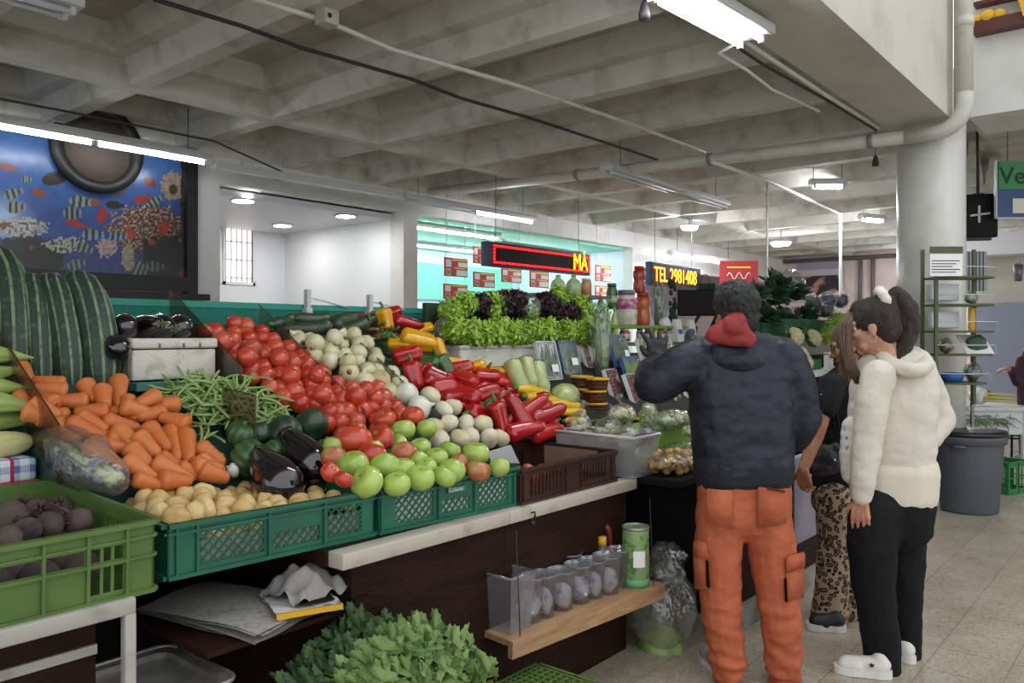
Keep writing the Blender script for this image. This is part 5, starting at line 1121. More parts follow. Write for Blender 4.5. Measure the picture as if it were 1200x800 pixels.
put_h(yz, [(625, 461, .08, (.95, -.15, -.25), 1.0, 'topmost yellow zucchini beside the pale cucumbers'), (637, 469, .07, (.95, -.15, -.2), 1.1, 'yellow zucchini second from the top'), (662, 475, .06, (.95, -.2, -.15), .9, 'yellow zucchini in front of the bagged squash'), (672, 484, .06, (1, -.1, -.05), .75, 'yellow zucchini pointing at the baskets'), (674, 494, .05, (1, -.1, -.1), .7, 'lowest yellow zucchini by the garlic bags'), (650, 481, .05, (.9, -.2, 0), .8, 'yellow zucchini behind the long red pepper')])
put_h(zuc, [(348, 386, .07, (.9, -.5, 0), 1.0, 'dark zucchini closest to the tomatoes'), (366, 372, .10, (1, -.1, 0), 1.0, 'long dark zucchini on top below the teal sheet'), (362, 383, .09, (.7, -.6, .1), 1.1, 'dark zucchini wrapped in shine, in front of the top one'), (382, 378, .08, (.2, -1, -.1), 1.0, 'zucchini showing its pale green end'), (398, 378, .08, (.9, -.4, .3), 1.0, 'dark zucchini behind the onions'), (408, 384, .06, (.9, -.5, .3), 1.1, 'zucchini touching the top onion'), (376, 394, .06, (.8, -.5, -.1), 1.0, 'zucchini lying on the onions'), (335, 380, .06, (.8, .3, 0), 1.0, 'zucchini half hidden behind the tomato heap'), (424, 375, .06, (.9, -.3, .2), .9, 'zucchini beside the dull red peppers'), (352, 376, .06, (.9, .1, .0), 1.0, 'zucchini at the foot of the teal sheet')])
chil = veg('chilli', 'small reddish chilli in the mixed row behind the onions', 'chilli', [('fruit', pepper_mb(.06, .016, 3, .06, .4), mat('chilli_skin', '9a3a20', .4, rnd=['9a3a1c', 'a84a20', '7a2a1a', '5f6a2a'], coat=.3)), ('stem', stem_mb(.06), M_pst)], 'mixed chillies')
for x, y in pack([(418, 382), (450, 382), (470, 392), (462, 402), (440, 402), (422, 392)], 7.5): chil.put(atH(x, y, .05), axisq((R.gauss(0, 1), R.gauss(0, 1), R.gauss(0, .4)), 0), None, None, R.uniform(.9, 1.3))
# baskets with yellow rims
def basket():
    t = thing('fruit_basket', 'x', 'basket'); g = MB(); n = 24
    for i in range(n):
        a = 2*PI*i/n; g.bar((.052*math.cos(a), .052*math.sin(a), 0), (.066*math.cos(a), .066*math.sin(a), .07), .007, .004, up=(math.cos(a), math.sin(a), 0))
    for z, rr in ((.004, .052), (.025, .057), (.047, .062)): g.tube([(rr*math.cos(2*PI*i/n), rr*math.sin(2*PI*i/n), z) for i in range(n+1)], .004, 5)
    g.lathe([(.001, 0), (.05, 0), (.052, .006)], n); part('weave', g, mat('basket_brown', '6a3a24', .6), t)
    part('rim', MB().lathe([(.064, .066), (.072, .066), (.073, .078), (.066, .08), (.064, .066)], n), mat('basket_yellow', 'd9a51c', .5), t)
    part('fruit', balls([(x, y, .052+R.uniform(-.004, .008)) for x, y in pack([(-.045, -.045), (.045, -.045), (.045, .045), (-.045, .045)], .026)], .015, 8).join(MB().lathe([(.05, .01), (.058, .045)], 16)), mat('berry_red', '8a3a2c', .4, col2='5a2a22', scale=20), t)['kind'] = 'stuff'
    return Proto(t)
bsk = basket(); b0 = atY(698, 487, 2.74); b9 = atY(682, 484, 2.84); b1 = atY(727, 492, 2.66); b2 = atY(746, 504, 2.58)
single('basket_ledge', MB().box((b0.x-.25, 2.62, b0.z-.25), (b0.x+.16, 2.95, b0.z-.002)), mat('lime_green_shelf', ''), 'lime green ledge carrying the stacked baskets', 'shelf')
for p, lb in ((b0, 'bottom basket of the front stack'), (b0+Vector((.003, .01, .074)), 'middle basket of the front stack'), (b0+Vector((.012, -.005, .148)), 'top basket of the front stack, with green berries'), (b9, 'bottom basket of the rear stack'), (b9+Vector((.002, 0, .074)), 'second basket of the rear stack'), (b9+Vector((.004, .004, .148)), 'top basket of the rear stack, under the blue tray'), (b1, 'yellow-rimmed basket standing alone beside the front stack'), (b2, 'yellow-rimmed basket lowest, behind the purple garlic bag')): bsk.put(p, (0, 0, R.uniform(0, 3)), lb, scale=1.02)
# garlic in the clear box
M_gar = mat('garlic_white', 'd5cfb4', .5, col2='c2b98e', scale=10, lo=.45, hi=.7); BX = Vector((3.35, 1.96, .80))
def gar_mb(n, sx, sy, sz, r): 
    g = MB()
    for c in scatter(n, sx, sy, sz, r): g.join(roundish(r, r*.85, 7, .05, .1, 12, 6), Matrix.Translation(c+Vector((0, 0, sz))))
    return g
for x, y, z, sc_, lb, mm, sd in ((-.03, .10, .10, (.075, .07, .07), 'bag of peeled garlic at the aisle end of the clear box', M_gar, 2), (.0, .23, .12, (.08, .07, .075), 'bag of garlic bulbs in the middle of the clear box', M_gar, 5), (-.05, .37, .12, (.06, .065, .085), 'twisted bag of garlic at the inner end of the clear box', M_gar, 8), (.06, .06, .14, (.045, .04, .045), 'small bag of purple garlic on top of the box corner', mat('purple_garlic', '6a4f63', .5, col2='a08a98', scale=14), 4)):
    blob_bag('garlic_bag', lb, 'bag', BX+Vector((x, y, z)), sc_, [('garlic', gar_mb(16, sc_[0]*.8, sc_[1]*.8, sc_[2]*.75, .020), mm)], seed=sd, knot=(.02, -.02))
# cauliflower bag above it
def cauli_mb(r, seed, n=60):
    g = MB(); rr = random.Random(seed)
    for i in range(n):
        th = math.acos(1-1.1*(i+.5)/n); a = 2.4*i; g.ball(Vector((math.sin(th)*math.cos(a), math.sin(th)*math.sin(a), math.cos(th)*.75))*r*.86, r*rr.uniform(.2, .27), 8, 6)
    return g
M_cau = mat('cauliflower_curd', 'd8d0ac', .7, col2='c0b488', scale=30)
c = atH(728, 497, .0); blob_bag('cauliflower_bag', 'clear bag of pale cauliflower pieces behind the garlic box', 'bag', c, (.12, .07, .06), [('florets', cauli_mb(.06, 2).shift((-.03, 0, .05)).join(cauli_mb(.05, 3).shift((.06, 0, .045))), M_cau)], seed=11, knot=(-.03, 0))
# pea bags etc. between garlic box and the man
M_pea = mat('pea_green', '8aa050', .5, col2='6d8a3c', scale=30); M_peap = mat('pale_bean', 'b5c08a', .5, col2='93a468', scale=30)
def peabag(px, py, up, size, m, label, r=.011, n=90, seed=1):
    g = balls([c+Vector((0, 0, size[2])) for c in scatter(n, size[0]*.92, size[1]*.9, size[2]*.85, r)], r, 7); g.join(MB().ball((0, 0, size[2]), 1, 16, 10, (size[0]*.85, size[1]*.8, size[2]*.75)))
    t = blob_bag('bag_of_pulses', label, 'bag', (atH(px, py, up) if up < .5 else atZ(px, py, up)), size, [], seed=seed, amp=.06); o = part('pulses', g, m, t); o['kind'] = 'stuff'; return t
peabag(788, 503, .951, (.17, .09, .055), M_peap, 'bag of pale broad beans under the grape trays', .012, 90, 2)
peabag(760, 507, .951, (.05, .05, .085), M_peap, 'upright bag of pale beans with a tied neck', .011, 70, 3)
peabag(815, 512, .951, (.10, .06, .03), M_peap, 'flat bag of pale beans in the middle row', .011, 70, 4)
peabag(800, 541, .801, (.19, .09, .055), M_pea, 'long flat bag of green peas in the row above the yellow fruit', .009, 150, 5)
peabag(816, 500, .03, (.08, .06, .035), M_pea, 'bag of mixed peas touching the navy jacket', .010, 70, 7)
put_h(zuc, [(766, 504, .03, (1, -.2, 0), .75, 'dark cucumber under the broad bean bag'), (775, 511, .02, (1, -.2, 0), .7, 'second dark cucumber under the broad bean bag')])
single('green_step', MB().box((3.55, 2.17, .80), (4.4, 2.5, .95)), mat('lime_green_shelf', ''), 'lime green step under the bagged peas', 'shelf')
c = Vector((3.50, 1.92, .80)); M_lulo = mat('yellow_fruit', 'd0a85e', .45, col2='c0904a', scale=9)
blob_bag('bag_of_yellow_fruit', 'clear bag of small yellow fruit hanging over the counter end', 'bag', c, (.16, .11, .055), [('fruit', balls([q+Vector((0, 0, .055)) for q in scatter(60, .15, .10, .05, .021)], .021, 10), M_lulo)], seed=12, amp=.08)
blob_bag('clear_bag', 'empty clear bag corner hanging below the yellow fruit', 'bag', Vector((3.55, 1.76, .72)), (.035, .012, .045), seed=13, amp=.3)
blob_bag('bag_of_greens', 'bag of dark greens beside the yellow fruit, touching the jacket', 'bag', Vector((3.80, 1.92, .80)), (.13, .10, .06), [('leaves', leaf_strip(.2, .08, 60, random.Random(3)).shift((0, 0, .02)), M_spin)], seed=14)

# ================================================================= jar shelf behind
M_rack = mat('rack_grey', '6f7472', .5, metal=.3)
t = thing('jar_rack', 'shelf rack of jars behind the lettuces and trays', 'shelf', (6, 3.85, 0))
part('board', MB().box((4.95, 3.62, 1.525), (7.1, 4.05, 1.55)), mat('lime_green_shelf', ''), t, 'lime green shelf board', world=True)
part('board', MB().box((4.95, 3.60, 1.375), (7.1, 4.05, 1.40)), M_rack, t, world=True)
part('board', MB().box((4.75, 3.66, 1.765), (5.65, 4.05, 1.785)), M_rack, t, world=True)
for x in (4.77, 5.62, 7.07): part('upright', MB().box((x-.02, 4.02, 0), (x+.02, 4.06, 1.785 if x < 6 else 1.55)), M_rack, t, world=True)
for x in (4.97, 7.07): part('upright', MB().box((x-.02, 3.62, 0), (x+.02, 3.66, 1.55)), M_rack, t, world=True)
M_jarg = mat('jar_plastic', 'e5e6e0', .25, coat=.4)
def jar(px, pyt, pyb, wpx, Y, body, lid, label, prof='jar', band=None, name='jar'):
    b = atY(px, pyb, Y); D = depth(b); h = (pyb-pyt)*D/F; r = wpx*D/F/2
    b.z = {0: b.z}.get(0); t = thing(name, label, name, b)
    if prof == 'jug': P = [(r*.85, 0), (r, .03*h), (r, .5*h), (r*.8, .68*h), (r*.35, .82*h), (r*.3, .88*h)]; lz = .88
    elif prof == 'waist': P = [(r*.9, 0), (r, .04*h), (r, .36*h), (r*.86, .44*h), (r*.86, .5*h), (r, .58*h), (r, .8*h), (r*.72, .88*h)]; lz = .88
    else: P = [(r*.9, 0), (r, .04*h), (r, .72*h), (r*.74, .84*h), (r*.74, .86*h)]; lz = .86
    part('body', MB().lathe(P, 24), body, t)
    lr = P[-1][0]*1.12; part('lid', MB().lathe([(lr, lz*h), (lr, h*.99), (lr*.9, h), (.001, h)], 20), lid, t)
    if band: part('label_band', MB().lathe([(r*1.012, band[0]*h), (r*1.012, band[1]*h)], 24), band[2], t)
    return t
J = lambda n, c, c2=None, sc_=20: mat(n, c, .3, col2=c2, scale=sc_, coat=.3)
gjug, lidg, lidw, lidd = J('pale_green_jug', 'b5c89a', '9fb884'), J('green_lid', '76b82e'), J('white_lid', 'd9d9d6'), J('dark_lid', '4a3f4a')
jar(654, 322, 345, 18, 3.8, gjug, lidg, 'pale green jug with green cap, nearest to the LED sign', 'jug', None, 'jug')
jar(672, 322, 345, 18, 3.8, gjug, lidg, 'pale green jug with green cap, beside the orange jar', 'jug', None, 'jug')
jar(687, 326, 346, 13, 3.8, J('orange_pickle', 'b5703c', 'c79a5a'), lidw, 'jar of orange pickles right of the green jugs')
for x, lb in ((666, 'small green-capped bottle below the first jug'), (677, 'small green-capped bottle below the second jug'), (691, 'small green-capped bottle below the orange jar'), (704, 'small green-capped bottle above the celery bag')): jar(x, 346, 368, 9, 3.75, J('bottle_green_clear', 'a8b78a'), lidg, lb, 'jug', None, 'bottle')
jar(717, 332, 362, 13, 3.85, J('dark_green_jar', '2f5a33', '3f6f3f'), J('green_dark_lid', '245a35'), 'dark green jar behind the big pink-labelled jar', 'jar', (.25, .5, J('pale_label', 'b9c0a0')))
jar(734, 340, 381, 25, 3.78, J('cream_jar', 'ddd8c6', 'cbbfae'), J('grey_lid', '6f6a74'), 'big cream jar with a magenta label', 'jar', (.45, .74, J('magenta_label', 'bb3a78', 'd8b0c0', 26)))
jar(753, 343, 381, 17, 3.82, J('amber_jar', 'b3521f', 'c46a2c'), J('red_lid', 'a32a20'), 'amber jar next to the big cream jar', 'waist')
b = jar(749, 312, 343, 14, 3.85, J('red_sauce_jar', '8f2a1f', 'b04a35'), J('red_lid', ''), 'tall red sauce jar standing on top of the amber jar', 'waist')
for x, lb in ((712, 'pale green squash bottle, first of the pair under the dark jar'), (720, 'pale green squash bottle, second of the pair')): jar(x, 360, 396, 9, 3.66, J('lime_bottle', 'b0c070', '98ad58'), lidg, lb, 'jug', None, 'bottle')
for x, w_, c_, l_, lb in ((732, 13, 'a03a26', lidw, 'small red preserve jar with white lid, first in the low row'), (750, 9, 'b08a86', J('plum_lid', '5f3f52'), 'small jar with plum lid in the low row'), (760, 10, 'a04a3a', J('mint_lid', '8fb59a'), 'small red jar with mint lid in the low row'), (768, 8, 'd0b040', J('yellow_lid', 'c9b23a'), 'small yellow jar in the low row'), (775, 8, '9a3a2a', J('red_lid', ''), 'small red jar beside the yellow one'), (783, 10, '8a7a80', J('plum_lid', ''), 'small jar with plum lid next to the white bags')): jar(x, 385, 400, w_, 3.66, J('jar_'+c_, c_), l_, lb, 'jar', (.2, .6, J('pale_label', '')))
for x, y0, y1, w_, lb in ((793, 374, 400, 15, 'white paper bag with blue print, first behind the glove'), (809, 375, 402, 15, 'white paper bag with blue print, beside the navy shoulder')):
    b = atY(x, y1, 3.62); D = depth(b); w2 = w_*D/F/2; h = (y1-y0)*D/F; t = thing('paper_bag', lb, 'bag', b)
    part('bag', MB().hexa([(-w2, -.05, 0), (w2, -.05, 0), (w2, .05, 0), (-w2, .05, 0), (-w2*.95, -.012, h), (w2*.95, -.012, h), (w2*.95, .012, h), (-w2*.95, .012, h)]), mat('white_bag_paper', 'dcdbd2', .7), t)
    part('blue_print', MB().hexa([(-w2*.6, -.042, h*.35), (w2*.6, -.042, h*.35), (w2*.6, -.04, h*.35), (-w2*.6, -.04, h*.35), (-w2*.6, -.032, h*.55), (w2*.6, -.032, h*.55), (w2*.6, -.03, h*.55), (-w2*.6, -.03, h*.55)]).shift((0, -.004, 0)), mat('blue_ink', '4a5a9a', .6), t)
c = atY(772, 381, 3.72); r = random.Random(8); g = MB()
for i in range(34):
    x, y = r.uniform(-.035, .035), r.uniform(-.03, .03); k = r.uniform(-.02, .09); h = r.uniform(.26, .42); g.tube([(x, y, 0), (x+k*.2, y, h*.45), (x+k, y*1.5, h)], [.006, .005, .0015], 5)
blob_bag('bag_of_scallions', 'clear bag of scallions standing before the TEL sign', 'bag', c, (.10, .07, .20), [('scallions', g, mat('scallion_green', '6f8f5a', .5, col2='3f6238', scale=6))], seed=21, amp=.12)
blob_bag('white_bag', 'crumpled white bag beside the scallions', 'bag', atY(779, 388, 3.68), (.075, .05, .065), m=mat('white_plastic_bag', 'dfe0e0', .4), seed=22, amp=.3)
r = random.Random(9); g = MB()
for i in range(30): 
    z = -r.uniform(0, .55); a = r.uniform(0, 6.3); g.ball((.03*math.cos(a), .03*math.sin(a), z), r.uniform(.018, .03), 8, 5, (1, 1, 1.4))
c = atY(789, 325, 3.85); single('hanging_herbs', g.shift(c), mat('dark_herb', '24382a', .7), 'dark bunch of herbs hanging beside the TEL sign', 'herbs', loc=None)
# monitor and the dark stand behind the man's head
c = atD(823, 370, 8.3); t = thing('monitor', 'black monitor on a slanted arm behind the man', 'monitor', c, rotz=YAW-PI/2-.15)
part('panel', MB().rbox((-.25, 0, 0), (.25, .04, .27), .008), mat('tv_black', ''), t); part('screen', MB().box((-.235, -.003, .015), (.235, 0, .255)), mat('led_screen', ''), t); part('arm', MB().bar((-.02, .05, .02), (-.16, .08, -.22), .03), M_wire, t); part('foot', MB().box((-.28, 0, -.26), (-.06, .16, -.22)), M_wire, t)
c = atD(848, 352, 8.5); t = thing('dark_stand', 'dark shelf stand carrying a green pot behind the man', 'stand', (c.x, c.y, 0), rotz=YAW-PI/2)
part('shelf', MB().box((-.22, -.1, c.z-.02), (.3, .2, c.z)), mat('tv_black', ''), t); 
for x in (-.02, .27): part('upright', MB().box((x-.02, .05, 0), (x+.02, .1, c.z-.02)), M_rack, t)
part('brace', MB().bar((-.15, .0, c.z-.35), (-.03, .06, c.z-.1), .035), mat('tv_black', ''), t)
c = atD(827, 351, 8.5); t = thing('green_pot', 'green bucket on the dark stand', 'bucket', c); part('pot', MB().lathe([(.08, 0), (.105, .16), (.11, .165), (.10, .165), (.075, .02), (.001, .02)], 20), mat('pot_green', '2f5548', .5), t); part('handle', MB().tube([(.105*math.cos(a), 0, .15+.12*math.sin(a)) for a in [i*PI/10 for i in range(11)]], .004, 5), M_wire, t)
c = atD(846, 350, 8.6); r = random.Random(5); g = MB()
for i in range(14):
    a = r.uniform(0, 6.3); g.tube([(0, 0, .02), (.06*math.cos(a), .06*math.sin(a), .14), (.16*math.cos(a), .16*math.sin(a), .17), (.22*math.cos(a), .22*math.sin(a), .10)], [.006, .005, .004, .001], 5)
t = thing('spider_plant', 'thin-leaved potted plant on the dark stand', 'plant', c); part('leaves', g, mat('grey_green_leaf', '8f9a8a', .6), t); part('pot', MB().lathe([(.05, 0), (.07, .08), (.06, .08), (.05, .02)], 14), mat('pot_blue', '3a5a8a', .5), t)

# ================================================================= stall beyond the man
t = thing('produce_stand', 'dark brown stall with a white top under the cauliflowers', 'stand', (7.6, 2.9, 0))
part('body', MB().box((7.02, 2.6, 0), (10.2, 3.5, 1.10)), M_brown, t, world=True); part('white_top', MB().box((7.0, 2.5, 1.10), (10.25, 3.5, 1.14)), mat('white_laminate', 'd5d5d2', .4), t, world=True)
part('low_shelf', MB().box((6.9, 2.28, .8), (8.9, 2.6, .822)), M_dark, t, world=True); part('step', MB().box((7.0, 2.85, 1.14), (10.25, 3.5, 1.26)), M_dark, t, world=True); part('top_step', MB().box((6.75, 3.0, 1.26), (10.25, 3.5, 1.46)), mat('pale_shelf_edge', '9a958a', .6), t, world=True)
a = atY(888, 392, 3.05); crate('plastic_crate', 'dark green crate of bagged kale on top of the far stall', (a.x, 3.02, 1.46), 0, .95, .4, .12, M_crateg, [(.05, .42, .02, .09, 'slats'), (.5, .9, .02, .09, 'slats')], [(.05, .3, .02, .09, 'slats')], (.03, .45), (.05,), (.1,))
M_kale = mat('kale_green', '34503c', .6, col2='4c6a4c', scale=12, lo=.4, hi=.7)
def kale_mb(seed, n=26, L=.22): 
    r = random.Random(seed); g = MB()
    for i in range(n): g.join(ruffle_leaf(L*r.uniform(.7, 1.1), .13, .15+.9*(i/n), i*2.4, r, .014, 8, 22))
    return g
kal = [veg('kale_bunch', 'x', 'kale', [('leaves', kale_mb(s_), M_kale), ('stems', MB().tube([(0, 0, -.06), (0, 0, .06)], [.02, .03], 8), M_pst)]) for s_ in (31, 32)]
for i, (x, y, s_, lb) in enumerate(((882, 345, .9, 'kale bunch right behind the head of the man'), (903, 350, 1.1, 'dark kale bunch in the middle of the far crate'), (925, 345, 1.15, 'tall kale bunch at the open end of the far crate'), (895, 374, 1.0, 'kale bunch low over the crate rim, near the man'), (918, 377, 1.0, 'kale bunch low over the crate rim, in the middle'), (940, 372, 1.0, 'kale bunch low at the cauliflower end'), (908, 335, 1.0, 'topmost kale bunch in shiny film'))): kal[i % 2].put(atY(x, y+5, 3.12), Quaternion((1, 0, 0), .5) @ Quaternion((0, 0, 1), R.uniform(0, 6)), lb, scale=s_)
blob_bag('bag_of_greens', 'clear bag glinting over the kale', 'bag', atY(928, 345, 3.10), (.20, .12, .13), seed=41, amp=.25)
cau = veg('cauliflower', 'x', 'cauliflower', [('curd', cauli_mb(.085, 1), M_cau), ('leaves', kale_mb(51, 7, .10).shift((0, 0, -.07)), mat('cauli_leaf', '5f8a3f', .6)), ('stalk', MB().lathe([(.02, -.06), (.03, -.03), (.03, .02)], 10), M_huskp)])
for x, y, lb in ((932, 394, 'cauliflower at the man\'s shoulder end'), (953, 396, 'cauliflower in the middle, above the green crates'), (938, 416, 'lower cauliflower beside the green leaf'), (943, 424, 'lowest cauliflower half behind another')): cau.put(atY(x, y, 2.82 if y < 400 else 2.72), Quaternion((1, 0, 0), 1.1), lb, scale=1.0)
for x, y, s_, lb in ((972, 378, 1.1, 'leafy green bunch in front of the purple bags'), (964, 392, 1.0, 'green bunch beside the cauliflower'), (982, 392, .9, 'green bunch behind the woman in black')): letG[0].put(atY(x, y+6, 2.85), F_out, lb, scale=s_*1.1)
single('stacked_box', MB().rbox((7.55, 2.95, 1.46), (10.2, 3.42, 1.625), .008), M_crateg, 'dark green box under the purple cabbage bags', 'box')
M_purp = mat('purple_leaf', '231725', .5, col2='3a2a3a', scale=10)
for i, (x, y, lb) in enumerate(((953, 356, 'purple cabbage bag beside the kale'), (970, 352, 'purple cabbage bag under the white pole'), (985, 352, 'reddish purple cabbage bag nearest to the pineapple leaves'), (968, 364, 'dark purple cabbage bag in front'))): blob_bag('bag_of_red_cabbage', lb, 'bag', atY(x, y+9, 3.05), (.125, .09, .095), [('cabbage', lump(.085, (1.1, 1, .95), i*3.1, .2).shift((0, 0, .085)), M_purp)], m=film('soft_bag', 'f4f4f8', .07, .10, 'c8c4d0', rough=.3, bump=1.0, bscale=18), seed=50+i, amp=.35)
single('plastic_crate', MB().rbox((7.35, 2.7, 1.14), (7.85, 2.88, 1.235), .006), mat('mid_green_plastic', '2f7a3f', .5), 'green box under the lower cauliflowers', 'crate')
c = atY(971, 425, 2.62); t = thing('white_stand', 'small white plastic stand on the far white top', 'stand', (c.x, c.y, 1.14))
for x in (-.06, .06): part('leg', MB().box((x-.012, -.02, 0), (x+.012, .02, .15)), M_jarg, t)
part('crossbar', MB().box((-.072, -.02, .14), (.072, .02, .165)), M_jarg, t); part('base', MB().box((-.1, -.04, 0), (.1, .04, .012)), M_jarg, t)
jarb = jar(951, 441, 468, 11, 2.4, J('lime_drink', 'b8d078', 'd8e8b0'), lidg, 'bottle of lime green drink behind the woman in black', 'jug', None, 'bottle')
g = MB(); r = random.Random(6)
for i in range(14): g.join(ruffle_leaf(.2, .03, .1+.5*i/14, i*2.4, r, .002))
pcn = atY(1000, 366, 3.2); pcn.z = 1.62
single('pineapple_crown', g.shift(pcn), mat('pineapple_leaf', '3f5a3a', .6), 'spiky green leaf crown behind the ponytail', 'leaves')
# far wall things
c = atX(958, 328, 19.45); t = thing('food_poster', 'photo poster with a pale heading on the pinkish far wall', 'poster', c); part('board', MB().box((-.02, -.62, -.5), (.0, .62, .62)), mat('poster_pale', 'bfb4b8', .6), t); part('photo', MB().box((-.03, -.58, -.45), (-.02, .58, .1)), mat('poster_dark', '2a2628', .6, col2='b08070', scale=3.5, lo=.5, hi=.6), t); part('heading', MB().box((-.03, -.5, .25), (-.02, .5, .45)), mat('poster_grey', '9a96a6', .6), t)
c = atD(866, 321, 13.5); t = thing('red_sign', 'red advertising sign with a yellow line, behind the kale', 'sign', c, rotz=YAW-PI/2); part('board', MB().box((-.32, 0, -.22), (.32, .03, .22)), mat('dull_red', 'a02c2e', .5), t); part('yellow_line', MB().box((-.2, -.005, .1), (.2, 0, .125)), mat('poster_yellow', ''), t); part('swirl', MB().tube([(-.2+.4*i/12, -.006, -.03+.06*math.sin(i*1.3)) for i in range(13)], .008, 5), mat('poster_white', ''), t); part('post', MB().box((-.02, .03, -2.48), (.02, .06, .2)), M_rack, t)
for y, lb in ((9.0, 'dark pipe run across the pinkish far wall'),): single('wall_pipe', MB().tube([(19.4, -4, 3.25), (19.4, 9, 3.25)], .05, 8), mat('pipe_dark', '6a6464', .6), lb, 'pipe')
for px, lb in ((1008, 'dark drop pipe on the far wall'), (1023, 'second dark drop pipe on the far wall, beside the pillar')): 
    p = atX(px, 320, 19.42); single('wall_pipe', MB().tube([(p.x, p.y, 2.2), (p.x, p.y, 3.25)], .045, 8), mat('pipe_dark', ''), lb, 'pipe')
# ================================================================= rack on the pillar
M_grnm = mat('olive_metal', '4f5a35', .5, metal=.3)
pc = atD(1093, 480, 6.42); q = Vector((RX, RY, 0)); bk = Vector((DX, DY, 0))
t = thing('wire_rack', 'olive green rack of rounded shelves beside the pillar', 'rack', (pc.x, pc.y, 0), rotz=YAW-PI/2); W0 = .50
for py, lw in ((325, .465), (357, .46), (388, .46), (415, .45), (448, .40)):
    z = H+(CY-py)*6.42/F; g = MB(); n = 14
    A = [(lw*i/n, -.05-.10*math.sin(PI*i/n)) for i in range(n+1)]; vs = [(x, y, zz) for zz in (z-.012, z+.004) for x, y in A+[(lw, .16), (0, .16)]]; m_ = len(A)+2
    g.add(vs, [tuple(range(m_))[::-1], tuple(range(m_, 2*m_))]+[(i, (i+1) % m_, m_+(i+1) % m_, m_+i) for i in range(m_)]); part('shelf', g, M_grnm, t)
    part('guard_wire', MB().tube([(x, y-.005, z+.075) for x, y in A]+[(lw+.03, -.04, z+.075), (lw+.03, -.04, z+.005)], .004, 5), M_hous, t)
for x, y in ((0, -.05), (0, .16), (.42, .16)): part('upright', MB().box((x-.012, y-.012, .9), (x+.012, y+.012, H+(CY-290)*6.42/F)), M_grnm, t)
part('bracket', MB().box((-.012, .14, .95), (.012, .30, .98)), M_grnm, t)
c = atD(1109, 306, 6.27); t = thing('notice_sheet', 'white notice with lines of text under a green header, on the rack', 'notice', c, rotz=YAW-PI/2); part('sheet', MB().box((-.125, 0, -.115), (.125, .004, .09)), mat('poster_white', ''), t); part('header', MB().box((-.128, -.003, .06), (.128, .006, .115)), M_grnm, t)
for i in range(5): part('text_line', MB().box((-.115, -.003, .0-.022*i), (.105-.03*((i*7) % 3), -.001, .006-.022*i)), M_wire, t)
def onrack(px, py, dd=0): return atD(px, py, 6.42+dd)
c = onrack(1145, 414); t = thing('herb_tray', 'tray of dark herbs tilted on the rack', 'tray', c, rotz=YAW-PI/2); part('tray', MB().add([(-.11, -.05, 0), (.11, -.05, 0), (.08, .05, .15), (-.14, .05, .15), (-.11, -.045, -.006), (.11, -.045, -.006), (.08, .055, .144), (-.14, .055, .144)], [(0, 1, 2, 3), (7, 6, 5, 4), (0, 4, 5, 1), (1, 5, 6, 2), (2, 6, 7, 3), (3, 7, 4, 0)]), M_trw, t); part('herbs', lump(1, (.09, .03, .07), 3, .3).shift((-.01, -.01, .075)), M_kale, t)
c = onrack(1116, 447); single('blue_tub', MB().lathe([(.07, 0), (.09, .07), (.085, .07), (.066, .008)], 18, c), mat('tub_blue', '2a5fa0', .5), 'blue tub on the lowest rack shelf', 'tub')
c = onrack(1108, 413); t = thing('bagged_bread', 'bagged brown pastry on the rack, under the white panels', 'bread', c); part('bread', lump(.05, (1.3, .8, .9), 4, .4).shift((0, 0, .045)), mat('pastry', '8a6238', .7, col2='4a3324', scale=18), t); part('film', lump(.06, (1.35, .9, 1), 5, .3).shift((0, 0, .055)), M_bag, t)
c = onrack(1139, 388); single('snack_pack', MB().rbox((-.05, -.02, 0), (.05, .02, .19), .01).shift(c), mat('snack_yellow', 'd6a73a', .4), 'yellow snack pack standing on the rack', 'pack')
c = onrack(1138, 356); blob_bag('bag_of_nuts', 'clear bag lying on the second rack shelf', 'bag', c, (.10, .05, .05), [('nuts', lump(.05, (1.6, .8, .8), 6, .3).shift((0, 0, .045)), mat('nut_grey', 'a3a596', .6))], seed=61)
c = onrack(1140, 447); r = random.Random(2); blob_bag('bag_of_greens', 'shiny bag of dark greens on the lowest rack shelf', 'bag', c, (.12, .06, .075), [('greens', lump(.06, (1.5, .8, 1), 9, .5).shift((0, 0, .065)), M_kale)], seed=62, amp=.35)
for py, lb in ((352, 'white box at the back of the second rack shelf'), (384, 'white box at the back of the third rack shelf')): c = atD(1108, py, 6.46); single('white_box', MB().rbox((-.11, 0, 0), (.11, .08, .13), .006).xf(Matrix.Translation(c) @ Matrix.Rotation(YAW-PI/2, 4, 'Z')), mat('white_panel', ''), lb, 'box')
c_z = atD(1141, 341, 7.3).z; g = MB()
for i in range(7): g.box((-.1+.032*i-.006, -.012, 0), (-.1+.032*i+.006, .0, .36))
g.box((-.12, 0, 0), (.12, .01, .36)); g.box((-.012, .01, -c_z), (.012, .03, .3)); c = atD(1141, 341, 7.3); single('corrugated_panel', g.xf(Matrix.Translation(c) @ Matrix.Rotation(YAW-PI/2, 4, 'Z')), mat('corrugated_grey', '7a7d80', .4, metal=.5), 'corrugated metal panel behind the rack', 'panel')
